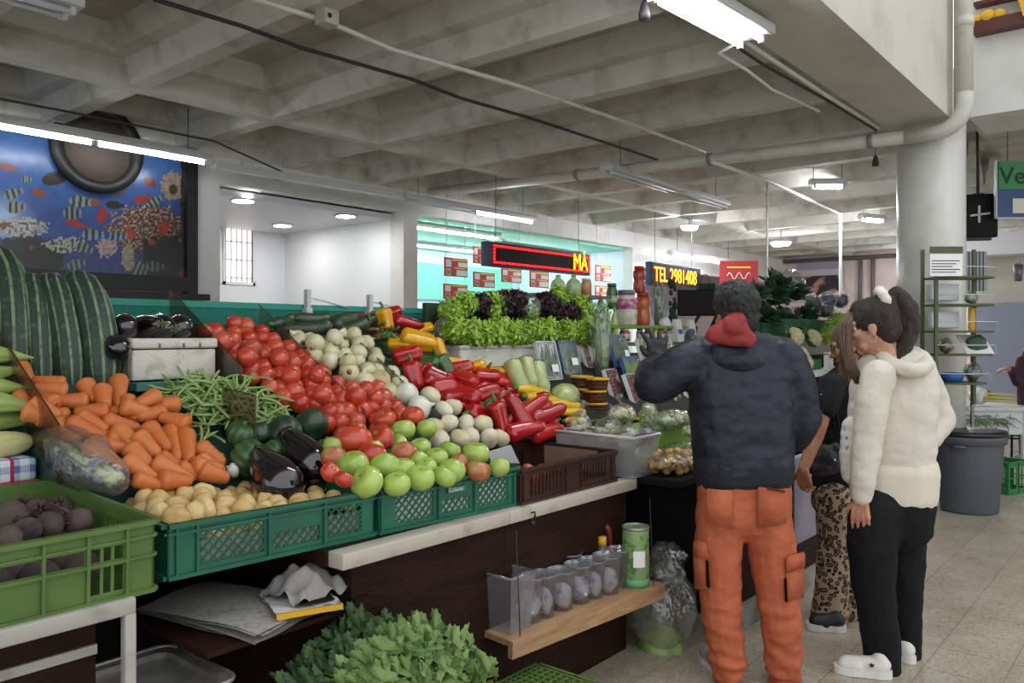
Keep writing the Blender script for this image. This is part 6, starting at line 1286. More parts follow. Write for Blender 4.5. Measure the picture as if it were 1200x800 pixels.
# trash can
c = atZ(1133, 597, 0); c.z = 0; t = thing('trash_can', 'large grey ribbed trash can with a black liner in front of the pillar', 'trash can', c)
pr = [(.225, 0), (.235, .02), (.27, .56), (.275, .60), (.29, .60), (.295, .64), (.285, .66), (.26, .66)]
part('bin', MB().lathe(pr, 72, ang=lambda a, t_: 1+(.006 if .1 < t_ < .4 and int(a/(2*PI)*36) % 2 else 0)), mat('bin_grey', '54585f', .45), t)
part('rim_band', MB().lathe([(.279, .565), (.292, .57), (.298, .62), (.298, .655), (.285, .665)], 48), mat('bin_grey', ''), t)
g = MB().lathe([(.300, .635), (.302, .662), (.285, .675), (.22, .675), (.1, .69), (.001, .68)], 48, ang=lambda a, t_: 1+.02*noise.noise(Vector((math.cos(a)*5, math.sin(a)*5, t_*4)))); part('liner', g, mat('black_bag', '16171a', .3, bump=.6, bscale=14), t)
for s in (-1, 1): part('handle', MB().tube([(s*.28, -.05, .55), (s*.32, -.04, .56), (s*.32, .04, .56), (s*.28, .05, .55)], .012, 8), mat('bin_grey', ''), t)
# distant stall on the right
c = atZ(1171, 578, 0); crate('plastic_crate', 'green crate on the floor beyond the trash can', (c.x-.05, c.y-.08, 0), YAW-PI/2+.5, .32, .3, .30, mat('mid_green_plastic', ''), [(.03, .13, .05, .25, 'open'), (.18, .29, .05, .25, 'open')], [(.03, .13, .05, .25, 'slats'), (.17, .27, .05, .25, 'slats')], (.16,), (.15,), (.15,))
tc_ = atD(1160, 500, 9.2); t = thing('market_table', 'far table heaped with white bags and greens', 'table', (tc_.x, tc_.y, 0), rotz=YAW-PI/2)
part('top', MB().box((-.35, -.2, .62), (.6, .5, .66)), mat('white_laminate', ''), t)
for x in (-.3, .3, .55): part('leg', MB().box((x-.02, -.15, 0), (x+.02, -.11, .62)), M_hous, t)
part('apron', MB().box((-.35, -.15, .35), (.6, -.12, .62)), mat('white_panel', ''), t)
for i, (x, y, s_, lb) in enumerate(((1128, 472, .08, 'white bag at the rack end of the far table'), (1147, 466, .1, 'white bag with red meat showing, on the far table'), (1165, 486, .08, 'white bag in front of the yellow sticks'))): blob_bag('white_bag', lb, 'bag', atD(x, y+8, 9.2), (s_*1.3, s_, s_), [('red_content', lump(s_*.5, (1, 1, 1), i, .2).shift((.03, -s_*.8, s_*1.1)), mat('meat_red', '7a3430', .5))], m=mat('white_plastic_bag', ''), seed=70+i, amp=.3)
for i in range(3): single('breadstick', MB().tube([atD(1152, 461+i*4, 9.1), atD(1190, 463+i*4, 9.1)], .016, 8), mat('pale_yellow', 'c9bd7a', .6), ['topmost pale yellow stick on the far table', 'middle pale yellow stick on the far table', 'lowest pale yellow stick on the far table'][i], 'breadstick')
r = random.Random(12); g = MB(); b = atD(1152, 492, 9.0)
for i in range(60):
    a = q*r.uniform(-.25, .32)+Vector((0, 0, r.uniform(-.08, .06))); d = q*r.uniform(-.05, .22)+Vector((0, 0, -r.uniform(.02, .1))); g.tube([b+a, b+a+d*.5+Vector((0, 0, .03)), b+a+d], [.005, .007, .001], 5)
tag(link('green_leaves', g.shift(-b).mesh('green_leaves', mat('long_leaf', '4a6a3f', .6, col2='6a8a55', scale=5)), loc=b), 'heap of long green leaves over the edge of the far table', 'leaves', kind='stuff')
c = atD(1191, 540, 9.6); t = thing('bar_stool', 'black metal stool at the far table', 'stool', (c.x, c.y, 0), rotz=YAW-PI/2)
for x, y in ((-.13, -.13), (.13, -.13), (-.13, .13), (.13, .13)): part('leg', MB().tube([(x*1.15, y*1.15, 0), (x, y, .55), (x*.9, y*.9, .75 if y > 0 else .56)], .013, 8), M_wire, t)
part('seat', MB().rbox((-.15, -.15, .55), (.15, .15, .58), .01), M_wire, t); part('foot_rail', MB().tube([(-.14, -.14, .25), (.14, -.14, .25), (.14, .14, .25), (-.14, .14, .25), (-.14, -.14, .25)], .01, 6), M_wire, t)
for px, py, lb in ((1193, 320, 'dark cone lamp shade hanging at the far panels'),): 
    c = atD(px, py, 10); t = thing('cone_lamp', lb, 'lamp', c); part('shade', MB().lathe([(.04, -.1), (.06, .1), (.02, .12)], 14), mat('corrugated_grey', ''), t); part('hook', MB().tube([(0, 0, .12), (0, 0, .2)], .008, 6), M_hous, t)
# ================================================================= things below the counter
M_wood = mat('raw_pine', 'b08a66', .7, col2='94704c', scale=6, stretch=(1, 9, 9), lo=.4, hi=.7)
s0 = atZ(602, 752, .36); s1 = atZ(778, 688, .36)
def shelfpt(px, py): return atZ(px, py, .36)
a = shelfpt(601, 752); b = shelfpt(779, 684); d = (b-a).normalized(); nn = Vector((-d.y, d.x, 0)); wdt = .17
t = thing('wooden_shelf', 'raw pine shelf with clear cups along the dark counter front', 'shelf', (a.x, a.y, .33)); back = a+nn*wdt
g = MB().hexa([a-Vector((0, 0, .022)), b-Vector((0, 0, .022)), b+nn*wdt-Vector((0, 0, .022)), a+nn*wdt-Vector((0, 0, .022)), a, b, b+nn*wdt, a+nn*wdt]); part('board', g, M_wood, t, world=True)
z3 = Vector((0, 0, -.022)); z4 = Vector((0, 0, -.065)); part('front_batten', MB().hexa([a+d*.0+z4+nn*.002, b+z4+nn*.002, b+nn*.025+z4, a+nn*.025+z4, a+z3+nn*.002, b+z3+nn*.002, b+nn*.025+z3, a+nn*.025+z3]), M_wood, t, world=True)
for f_ in (.06, .94): 
    p = a+(b-a)*f_+nn*.02; part('wire', MB().tube([p+Vector((0, 0, 0)), Vector((p.x+nn.x*.02, p.y+nn.y*.02, .745))], .0022, 5), M_wire, t, world=True)
# the cups
M_cup = film('cup_plastic', 'e6e8ea', .14, .18, 'd5d6da', bump=0); M_content = mat('crumpled_packets', 'd0ccd0', .6, col2='7f83ae', scale=26, lo=.5, hi=.62)
def cup(r, h, fill): 
    t = thing('plastic_cup', 'x', 'cup'); part('wall', MB().lathe([(.001, 0), (r*.8, 0), (r, h), (r*1.06, h), (r*1.06, h-.006)], 24), M_cup, t)
    if fill: part('contents', lump(1, (r*.8, r*.8, h*fill/2), 3.7, .25, 18, 12, 2.5).shift((0, 0, h*fill/2+.004)), M_content, t)
    return Proto(t)
def square_cup():
    t = thing('plastic_tub', 'empty clear square tub at the end of the pine shelf', 'tub'); h = .21
    P = [(-.06, -.06, 0), (.06, -.06, 0), (.06, .06, 0), (-.06, .06, 0), (-.075, -.075, h), (.075, -.075, h), (.075, .075, h), (-.075, .075, h)]
    part('wall', MB().add(P, [(3, 2, 1, 0), (0, 1, 5, 4), (1, 2, 6, 5), (2, 3, 7, 6), (3, 0, 4, 7)]), M_cup, t); part('rim', MB().tube(P[4:]+[P[4]], .006, 6), M_cup, t); return Proto(t)
c0 = cup(.06, .17, 0); c7 = cup(.062, .165, .62)
def onshelf(px, py): p = atZ(px, py, .361); return p
sq_ = square_cup(); p = onshelf(600, 736)
sq_.put(p+nn*.02, (0, 0, math.atan2(d.y, d.x)+.1))
for px, py, s_, lb in ((625, 728, 1.05, 'clear cup beside the square tub, full of wrappers'), (641, 722, 1.0, 'silvery cup of wrappers, second from the square tub'), (664, 714, .95, 'clear cup of wrappers, third from the square tub'), (684, 706, .95, 'clear cup of wrappers in the middle of the pine shelf'), (700, 700, .95, 'clear cup of wrappers, right of the middle one'), (718, 695, .98, 'clear cup of wrappers with a yellow cap behind it')): c7.put(onshelf(px, py)+nn*.03, (0, 0, R.uniform(0, 6)), lb, scale=s_)
c0.put(onshelf(736, 688)+nn*.05, (0, 0, 0), 'empty clear cup beside the green can', scale=.95)
for px, py, lb in ((622, 712, 'empty clear cup behind the first wrapper cups'), (676, 690, 'empty clear cup at the back of the pine shelf')): c0.put(onshelf(px, py+6)+nn*.05, (0, 0, 0), lb, scale=1.0)
p = onshelf(716, 685)+nn*.05; t = thing('small_bottle', 'small bottle with a yellow cap among the cups', 'bottle', p); part('bottle', MB().lathe([(.025, 0), (.028, .02), (.028, .13), (.015, .17)], 14), M_cup, t); part('cap', MB().lathe([(.02, .165), (.02, .205), (.001, .207)], 14), mat('basket_yellow', ''), t)
p = onshelf(727, 681)+nn*.06; single('red_scoop', MB().tube([p+Vector((0, 0, 0)), p+Vector((0, 0, .19)), p+Vector((-.012, .0, .225)), p+Vector((-.03, 0, .245))], [.012, .012, .014, .010], 8), mat('scoop_red', '8a2f22', .5), 'red curved handle sticking up beside the yellow cap', 'handle')
p = onshelf(757, 688)+nn*.055; t = thing('green_can', 'tall light green patterned snack can on the pine shelf', 'can', p)
part('tube', MB().lathe([(.048, 0), (.05, .004), (.05, .246), (.048, .25)], 32), mat('can_green', '7f9c62', .45, col2='55743f', scale=34, lo=.56, hi=.6, detail=2), t); part('rim', MB().lathe([(.050, .244), (.052, .248), (.052, .256), (.046, .257), (.046, .246)], 32), M_steel, t); part('foot_band', MB().lathe([(.0505, .0), (.0505, .035)], 32), mat('can_mint', '6aa87a', .45), t)
part('pale_patch', MB().join(MB().grid(lambda u, v: (.0515*math.sin((u-.5)*.9), -.0515*math.cos((u-.5)*.9), .09+.07*v), 8, 2), Matrix.Rotation(-.75, 4, 'Z')), mat('poster_white', ''), t, 'plain pale label patch')
t.scale = (1.18, 1.18, 1.02)
# newspapers and cloth on the low shelf
q0 = Vector((1.38, 2.03, .63)); t = thing('low_board', 'narrow dark board under the counter carrying newspapers', 'board', (1.4, 2.2, .6)); part('plank', MB().box((1.15, 2.05, .585), (1.62, 2.9, .60)), M_brown, t, world=True); part('end_block', MB().box((1.62, 2.0, .60), (1.68, 2.03, .64)), M_brown, t, world=True); part('bracket', MB().box((1.2, 2.9, .3), (1.6, 2.96, .6)), M_dark, t, world=True)
def paper_stack(c, w_, l_, ang, z, label, m, n=4):
    t = thing('newspaper', label, 'newspaper', (c[0], c[1], z), rotz=ang); r = random.Random(int(c[0]*100))
    for i in range(n):
        a0 = r.uniform(-.08, .08); ph = r.uniform(0, 6)
        part('sheet', MB().grid(lambda u, v: ((u-.5)*w_*math.cos(a0)-(v-.5)*l_*math.sin(a0), (u-.5)*w_*math.sin(a0)+(v-.5)*l_*math.cos(a0), .006*i+.004*math.sin(6*u+ph)+.006*math.sin(5*v+ph)+(.0-.05*max(0, .18-v))*1), 8, 8), m, t)
    return t
paper_stack((1.36, 2.28), .30, .48, .25, .612, 'folded newspapers poking out under the potato crate', M_paper, 5)
t = paper_stack((1.50, 2.12), .20, .22, -.35, .645, 'printed leaflet with a yellow edge on the newspapers', mat('leaflet_white', 'c9c4c2', .7, col2='6a6864', scale=24, lo=.56, hi=.66), 2); part('yellow_edge', MB().box((-.10, -.116, -.012), (.10, -.104, .004)), mat('basket_yellow', ''), t); part('dark_print', MB().box((-.03, -.095, .013), (.08, -.04, .017)), M_dark, t)
g = MB().grid(lambda u, v: ((u-.5)*.2, (v-.5)*.2, .075*math.sin(PI*u)*math.sin(PI*v)+.035*noise.noise(Vector((u*5, v*5, 2)))+.012*math.sin(14*u+5*v)), 20, 20); g.shift((1.53, 2.14, .665)); single('rag', g, mat('grey_rag', '938f8b', .9, bump=.3), 'crumpled grey rag on top of the newspapers', 'cloth')
# bag of cabbages on the floor
bc = Vector((3.36, 1.90, 0)); lf = mat('cabbage_leaf', '9cb070', .6, col2='6f8a4a', scale=9)
t = blob_bag('bag_of_cabbages', 'big clear bag of cabbages on the floor between the counters', 'bag', bc, (.175, .17, .19), [], m=film('sack_film', 'eef0ea', .26, .10, 'cfd4c4', bump=1.0, bscale=12), seed=81, amp=.2, n=40)
for x, y, z, r_ in ((-.06, -.05, .115, .105), (.07, -.03, .11, .10), (0, .08, .13, .11), (.02, -.02, .27, .095), (-.08, .0, .24, .08), (.09, -.01, .24, .075)): part('cabbage', lump(r_, (1, 1, .95), x*40+z*9, .12, 18, 12), lf, t)
part('bag_neck', MB().sweep(lambda u: (-.03+.09*u, -.03, .33+.10*math.sin(PI*u*.8)), lambda u, a: (.10-.05*u)*(1+.4*noise.noise(Vector((math.cos(a)*2, math.sin(a)*2, u*3)))), 12, 22), film('sack_film', ''), t)
# celery / parsley bunches in the front
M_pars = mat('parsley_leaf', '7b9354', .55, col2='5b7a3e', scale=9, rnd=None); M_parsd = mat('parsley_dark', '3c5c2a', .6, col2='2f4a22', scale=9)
def lobed(L, r):
    """a cut celery leaf: three lobes with toothed edge, on a short stalk; lies in x-z, faces -y"""
    pts = []; n = 26
    for i in range(n):
        t_ = i/(n-1); a = -2.35+4.7*t_; rad = L*(.36+.46*abs(math.cos(1.5*a))**1.4)*(1-.16*(i % 2)); pts.append((rad*math.sin(a)*.72, .0-.12*L*math.cos(a*3), L*.35+rad*math.cos(a)*.85))
    return pts
def leafbunch(n, seed, W, Dp, Hh, mm, Lr=(.05, .085)):
    r = random.Random(seed); g = MB()
    for i in range(n):
        u = r.uniform(-1, 1); v = r.uniform(-1, 1)
        if u*u+v*v > 1: continue
        c = Vector((u*W, v*Dp, Hh*(1-.55*u*u-.35*v*v)+r.uniform(-.05, .03))); P = lobed(r.uniform(*Lr), r)
        M = Matrix.Translation(c) @ Matrix.Rotation(r.uniform(-.5, .5)+u*.7, 4, 'Y') @ Matrix.Rotation(-.75+r.uniform(-.5, .5), 4, 'X') @ Matrix.Rotation(r.uniform(-1.2, 1.2)-YAW, 4, 'Z')
        vs = [M @ Vector((0, -.006, .02))]+[M @ Vector(p) for p in P]; g.add(vs, [(0, j, j+1) for j in range(1, len(P))], False)
    return g
def stems_mb(n, seed, W, Dp, Hh):
    r = random.Random(seed); g = MB()
    for i in range(n):
        u, v = r.uniform(-.8, .8), r.uniform(-.8, .8); g.tube([(u*W*.3, v*Dp*.3, 0), (u*W*.6, v*Dp*.6, Hh*.5), (u*W, v*Dp, Hh*.92*(1-.4*u*u))], [.009, .007, .003], 6)
    return g
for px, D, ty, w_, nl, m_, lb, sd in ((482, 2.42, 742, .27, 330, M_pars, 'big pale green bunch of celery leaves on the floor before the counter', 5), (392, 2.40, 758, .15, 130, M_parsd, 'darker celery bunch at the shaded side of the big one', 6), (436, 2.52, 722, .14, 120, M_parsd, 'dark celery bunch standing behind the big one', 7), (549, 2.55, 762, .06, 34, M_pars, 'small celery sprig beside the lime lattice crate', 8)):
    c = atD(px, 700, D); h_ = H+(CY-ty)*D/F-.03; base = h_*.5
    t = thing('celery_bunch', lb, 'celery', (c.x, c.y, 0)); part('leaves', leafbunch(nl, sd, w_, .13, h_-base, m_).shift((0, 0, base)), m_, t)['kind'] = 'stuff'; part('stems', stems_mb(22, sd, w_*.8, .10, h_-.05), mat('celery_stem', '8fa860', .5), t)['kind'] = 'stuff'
c = atZ(632, 779, .26); t = crate('plastic_crate', 'lime green lattice crate upside down at the bottom, by the celery', (0, 0, 0), 0, .5, .34, .26, M_lime, [(.05, .45, .05, .2, 'slats')], [(.05, .29, .05, .2, 'slats')], (.25,), (.17,), ())
t.location = atZ(583, 801, .26)*1; t.location.z = 0; t.rotation_euler = (0, 0, 0); e = atZ(631, 777, .22); t.location = (e.x-.5, e.y-.34, -.042)
g = MB()
for i in range(17): g.box((.03*i, 0, .252), (.03*i+.008, .34, .262))
for j in range(12): g.box((0, .03*j, .250), (.5, .03*j+.008, .260))
part('lattice_top', g, M_lime, t)
# ================================================================= people
RV, FV, UV = Vector((RX, RY, 0)), Vector((DX, DY, 0)), Vector((0, 0, 1))
def frame(r, f, u): return Matrix(((r.x, f.x, u.x), (r.y, f.y, u.y), (r.z, f.z, u.z)))
def trunk(mb, rows, right=RV):
    """stack of flat capsules: (px, py, D, halfwidth, radius)"""
    prev = None
    for px, py, D, hw, r in rows:
        c = atD(px, py, D); cur = (c, hw, r)
        steps = 1 if prev is None else max(1, int((c-prev[0]).length/.03))
        for i in range(1, steps+1):
            f = i/steps
            if prev is None: q, w_, rr = c, hw, r
            else: q = prev[0].lerp(c, f); w_ = prev[1]+(hw-prev[1])*f; rr = prev[2]+(r-prev[2])*f
            o = right*max(w_-rr, .005); mb.cone(q-o, q+o, rr, rr, 14)
        prev = cur
def limb(mb, pts):
    """(px,py,D,r) chain of tapered capsules"""
    P = [(atD(a, b, c), r) for a, b, c, r in pts]
    for (p, r), (q, s_) in zip(P, P[1:]): mb.cone(p, q, r, s_, 14)
    return P
def head_mb(mb, c, f, u, k=1.0):
    f = f.normalized(); s_ = f.cross(u).normalized(); u = s_.cross(f).normalized(); M = frame(s_, f, u)
    P = lambda a, b, d: c+(s_*a+f*b+u*d)*k
    mb.ball(P(0, -.012, .03), k, 20, 14, (.074, .096, .095), M); mb.ball(P(0, .02, -.04), k, 18, 12, (.058, .070, .080), M)
    mb.ball(P(0, .066, -.098), .021*k, 10, 8); mb.cone(P(-.034, .045, -.082), P(.034, .045, -.082), .025*k, .025*k, 10)
    mb.cone(P(0, .088, .010), P(0, .108, -.028), .008*k, .012*k, 8); mb.ball(P(0, .100, -.032), k, 10, 6, (.016, .010, .009), M)
    mb.cone(P(-.04, .072, .026), P(.04, .072, .026), .013*k, .013*k, 10)
    for q in (-1, 1):
        mb.ball(P(q*.036, .062, -.025), .022*k, 10, 8); mb.ball(P(q*.076, -.008, -.012), k, 12, 8, (.010, .020, .032), M); mb.ball(P(q*.080, -.016, -.006), k, 10, 6, (.008, .012, .022), M)
    mb.cone(P(-.018, .088, -.062), P(.018, .088, -.062), .0065*k, .0065*k, 8); mb.cone(P(-.014, .086, -.074), P(.014, .086, -.074), .007*k, .007*k, 8)
    return P
def eyes(P, t, k=1.0):
    for q in (-1, 1):
        part('eye', MB().ball(P(q*.031, .069, .003), .0115*k, 12, 8), mat('eye_white', 'd8d2cc', .2), t, world=True); part('iris', MB().ball(P(q*.031, .0768, .003), .0055*k, 10, 6), mat('iris_dark', '1f140e', .2), t, world=True)
        part('eyebrow', MB().tube([P(q*.014, .088, .024), P(q*.03, .089, .030), P(q*.048, .076, .026)], .0035*k, 6), mat('brow_dark', '1f1611', .8), t, world=True)
    part('lips', MB().tube([P(-.022, .084, -.068), P(-.008, .0935, -.064), P(.008, .0935, -.064), P(.022, .084, -.068)], [.002, .006, .006, .002], 8), mat('lip_colour', '9a544a', .5), t, world=True)
def hand_mb(mb, wrist, d, n, side, k=1.0, curl=.35, spread=.0, grow=0.0, thumb=.75):
    """five-fingered hand; d along the hand, n out of the back of the hand, side: +1 thumb towards d x n"""
    d = d.normalized(); n = (n-d*n.dot(d)).normalized(); s_ = d.cross(n).normalized()*side
    kn = []
    for i, (o, l) in enumerate(((.034, .084), (.0115, .088), (-.0115, .084), (-.033, .076))):
        kp = wrist+(d*l+s_*o)*k; kn.append((kp, o)); mb.cone(wrist+s_*o*.55*k+d*.008*k, kp, .0145*k+grow, .0115*k+grow, 8)
    for i, ((kp, o), L) in enumerate(zip(kn, (.070, .078, .072, .056))):
        a = 0; p = kp; dd = (d+s_*(spread*o*14)).normalized()
        for j, fr in enumerate((.45, .32, .25)):
            a += curl*(1+.25*i) if j else curl*.8; v = (dd*math.cos(a)-n*math.sin(a)); q = p+v*L*fr*k; mb.cone(p, q, (.0088-.0011*j)*k+grow, (.0080-.0012*j)*k+grow, 8); p = q
    b = wrist+(d*.022+s_*.026)*k; v = (d*.62+s_*thumb-n*.25).normalized(); q = b+v*.042*k; mb.cone(wrist+d*.01*k+s_*.012*k, b, .016*k+grow, .014*k+grow, 8); mb.cone(b, q, .014*k+grow, .0105*k+grow, 8)
    v2 = (d*.9+s_*(thumb-.45)-n*.35).normalized(); mb.cone(q, q+v2*.03*k, .0105*k+grow, .008*k+grow, 8)
def wrinkle(amp, fr, st=(1, 1, 1)):
    return lambda co, n: amp*(noise.noise(Vector((co.x*fr*st[0], co.y*fr*st[1], co.z*fr*st[2])))+.5*noise.noise(Vector((co.x*fr*2.3*st[0]+7, co.y*fr*2.3*st[1], co.z*fr*2.3*st[2]))))
M_skin = mat('skin', 'b98264', .5, col2='a87055', scale=20, sss=.12, bump=.08, bscale=160); M_skin2 = mat('skin_light', 'c6957a', .5, col2='b5806a', scale=20, sss=.12, bump=.08, bscale=160)
def shoe(t, heel, toe, h, w_, m, sole, name='shoe', solem=None, lift=0):
    """low shoe from heel to toe on the floor"""
    heel = Vector((heel.x, heel.y, lift)); toe = Vector((toe.x, toe.y, lift)); d = (toe-heel); L = d.length; d.normalize(); s_ = d.cross(UV)
    P = lambda x, y, z: heel+d*x+s_*y+UV*z
    up = MB(); up.cone(P(.05, 0, .05), P(L-.055, 0, .045), .040, .033, 14); up.cone(P(L-.09, -.012, .042), P(L-.045, -.008, .04), .034, .030, 12); up.cone(P(L-.09, .012, .042), P(L-.045, .008, .04), .034, .030, 12); up.cone(P(.04, 0, .055), P(.05, 0, h-.02), .036, .034, 14)
    o = remeshed(up, name, m, t, .006, 3)
    g = MB(); n = 28; pr = []
    for i in range(n):
        a = 2*PI*i/n; x = L/2+L/2*math.copysign(abs(math.cos(a))**.75, math.cos(a)); y = (.040+.008*(x/L))*math.copysign(abs(math.sin(a))**.7, math.sin(a))*(.85 if .3 < x/L < .6 else 1); pr.append((x, y))
    vs = [P(x, y, .002) for x, y in pr]+[P(x*1.0, y, sole) for x, y in pr]; g.add(vs, [tuple(range(n))[::-1], tuple(range(n, 2*n))]+[(i, (i+1) % n, n+(i+1) % n, n+i) for i in range(n)], False)
    part('sole', g, solem or mat('white_sole', 'd9d6d2', .5), o, world=True); return P, L

# ---------------- the man in the navy jacket
base = atZ(878, 797, 0); base.z = 0
man = thing('person', 'man seen from behind in navy jacket and orange cargo trousers, gloved hand raised', 'person', base)
b = MB(); hc = atD(861, 368, 3.42); P = head_mb(b, hc, (FV*.93-RV*.25-UV*.12).normalized(), UV, 1.0)
b.cone(hc-UV*.06-FV*.015, atD(866, 420, 3.43), .055, .065, 14)
trunk(b, [(868, 425, 3.43, .17, .07), (868, 480, 3.43, .15, .09), (871, 550, 3.43, .15, .09), (872, 590, 3.43, .15, .09)])
limb(b, [(812, 424, 3.43, .055), (770, 450, 3.44, .045), (772, 430, 3.70, .034), (772, 424, 3.76, .028)])
hw = atD(772, 424, 3.76); hand_mb(b, hw, UV*.95+FV*.25-RV*.05, -FV+UV*.2, -1, 1.05, .22, .9)
limb(b, [(922, 424, 3.43, .055), (940, 492, 3.44, .045), (915, 520, 3.66, .034), (902, 520, 3.70, .028)])
hand_mb(b, atD(902, 520, 3.70), -RV, FV, 1, 1.0, .5)
for px in ((848, 843, 853), (895, 908, 918)): limb(b, [(px[0], 590, 3.43, .085), (px[1], 690, 3.40, .055), (px[2], 784, 3.41, .038)])
remeshed(b, 'body', M_skin, man, .0052, 3)
eyes(P, man)
M_navy = mat('navy_nylon', '1b1e2a', .5, col2='232735', scale=5, bump=.45, bscale=18, spec=.35)
j = MB()
trunk(j, [(866, 402, 3.44, .10, .07), (867, 412, 3.44, .175, .085), (868, 430, 3.43, .215, .105), (868, 465, 3.42, .222, .125), (869, 505, 3.42, .218, .132), (871, 535, 3.42, .213, .135), (871, 547, 3.42, .210, .130)])
limb(j, [(815, 422, 3.43, .095), (792, 434, 3.43, .095), (768, 450, 3.44, .090), (766, 440, 3.56, .082), (770, 432, 3.68, .062), (772, 427, 3.73, .050)])
limb(j, [(918, 420, 3.43, .095), (932, 450, 3.43, .09), (939, 490, 3.44, .085), (930, 510, 3.56, .075), (908, 520, 3.66, .058)])
jk = remeshed(j, 'jacket', M_navy, man, .010, 5, disp=wrinkle(.008, 9, (1, 1, 1.8)))
j = MB(); trunk(j, [(871, 545, 3.42, .212, .134), (871, 554, 3.42, .208, .132)]); remeshed(j, 'jacket_hem', mat('navy_rib', '171a25', .8, bump=.3, bscale=60), jk, .009, 2)
j = MB(); limb(j, [(770, 430, 3.70, .052), (772, 426, 3.745, .046)]); remeshed(j, 'cuff', mat('navy_rib', ''), jk, .007, 2)
# hood lying on the back, red lining
hd = MB(); c = atD(862, 400, 3.42)
for i in range(16):
    a = -.15+PI*(i/15)*1.1; p = c+RV*(.165*math.cos(a))+FV*(.10-.17*math.sin(a)) - UV*(.0+.085*math.sin(a)); a2 = -.15+PI*((i+1)/15)*1.1; q = c+RV*(.165*math.cos(a2))+FV*(.10-.17*math.sin(a2))-UV*(.0+.085*math.sin(a2)); hd.cone(p, q, .032+.020*math.sin(a), .032+.020*math.sin(a2), 10)
hd.cone(c-RV*.08-UV*.04-FV*.05, c+RV*.08-UV*.05-FV*.05, .045, .04, 12)
hood = remeshed(hd, 'hood', M_navy, jk, .009, 4, disp=wrinkle(.006, 14))
rl = MB(); c = atD(858, 386, 3.32)
rl.cone(c-RV*.075-UV*.02, c+RV*.02+UV*.035, .035, .040, 12); rl.cone(c+RV*.0+UV*.03, c+RV*.075-UV*.035, .036, .028, 12); rl.cone(c-RV*.06-UV*.025, c+RV*.06-UV*.045, .035, .03, 12); rl.ball(c+UV*.01-FV*.005, .052, 14, 10, (1.2, .8, .9))
remeshed(rl, 'hood_lining', mat('red_lining', '9c322e', .7, col2='872a28', scale=8, bump=.3, bscale=30), hood, .007, 3, disp=wrinkle(.006, 18), label='red hood lining')
M_hairb = mat('black_hair', '1b1a1b', .55, col2='3a3838', scale=60, stretch=(1, 1, .3), bump=.8, bscale=120, lo=.5, hi=.75)
hr = MB(); f_ = (FV*.93-RV*.25).normalized(); s_ = f_.cross(UV); M = frame(s_, f_, UV)
hr.ball(hc+UV*.045-f_*.016, 1, 24, 16, (.096, .108, .100), M); hr.ball(hc-UV*.015-f_*.045, 1, 20, 12, (.086, .068, .085), M); hr.ball(hc+UV*.09+f_*.02, 1, 16, 10, (.07, .085, .055), M)
remeshed(hr, 'hair', M_hairb, man, .007, 2, disp=wrinkle(.007, 45))
M_orange = mat('orange_cotton', 'b85f3d', .75, col2='a55233', scale=7, lo=.4, hi=.7, bump=.5, bscale=20)
tr = MB(); trunk(tr, [(872, 553, 3.42, .198, .118), (872, 575, 3.42, .200, .125), (872, 600, 3.42, .196, .122)])
limb(tr, [(846, 590, 3.42, .105), (842, 640, 3.41, .100), (844, 690, 3.40, .086), (847, 735, 3.40, .080), (852, 765, 3.41, .078), (853, 783, 3.41, .066)])
limb(tr, [(898, 590, 3.42, .105), (904, 640, 3.41, .102), (910, 690, 3.40, .090), (916, 735, 3.40, .084), (918, 768, 3.41, .080), (918, 788, 3.41, .070)])
tz = lambda co, n: (.009+.012*max(0, (.32-co.z)/.3))*(noise.noise(Vector((co.x*10, co.y*10, co.z*(26 if co.z < .35 else 13))))+.4*noise.noise(Vector((co.x*24, co.y*24, co.z*30))))
remeshed(tr, 'trousers', M_orange, man, .009, 4, disp=tz)
def patch(pts, D, m, name, th=.006, label=None):
    """soft flat piece of cloth following image corners at the given depths"""
    A = [atD(x, y, d_) for x, y, d_ in pts]; n = ((A[1]-A[0]).cross(A[3]-A[0])).normalized(); n = n if n.dot(FV) < 0 else -n
    g = MB(); g.hexa([A[0]-n*th, A[1]-n*th, A[2]-n*th, A[3]-n*th, A[0]+n*th, A[1]+n*th, A[2]+n*th, A[3]+n*th]); bm = bmesh.new(); me = g.mesh('q', m); bm.from_mesh(me); bmesh.ops.bevel(bm, geom=bm.edges[:], offset=th*.8, segments=2, affect='EDGES'); bm.verts.index_update()
    h = MB(); h.add([v.co.copy() for v in bm.verts], [[v.index for v in f.verts] for f in bm.faces], True); bm.free(); bpy.data.meshes.remove(me); return part(name, h, m, man, label, world=True)
patch([(814, 690, 3.36), (831, 691, 3.31), (829, 648, 3.31), (812, 640, 3.36)], 0, M_orange, 'cargo_pocket'); patch([(812, 652, 3.36), (829, 657, 3.305), (828, 636, 3.30), (813, 632, 3.36)], 0, M_orange, 'pocket_flap', .008)
patch([(828, 689, 3.305), (832, 690, 3.31), (830, 655, 3.30), (827, 655, 3.30)], 0, M_dark, 'pocket_strap', .008, 'black strap')
patch([(921, 707, 3.30), (942, 700, 3.36), (942, 660, 3.36), (921, 668, 3.30)], 0, M_orange, 'cargo_pocket'); patch([(921, 672, 3.295), (943, 664, 3.35), (943, 646, 3.35), (922, 652, 3.29)], 0, M_orange, 'pocket_flap', .008)
patch([(920, 706, 3.30), (923, 706, 3.30), (922, 676, 3.295), (919, 676, 3.295)], 0, M_dark, 'pocket_strap', .008, 'black strap')
patch([(888, 618, 3.285), (922, 614, 3.29), (920, 574, 3.285), (888, 570, 3.28)], 0, M_orange, 'back_pocket', .004); patch([(828, 612, 3.29), (858, 618, 3.28), (858, 575, 3.28), (828, 572, 3.285)], 0, M_orange, 'back_pocket', .004)
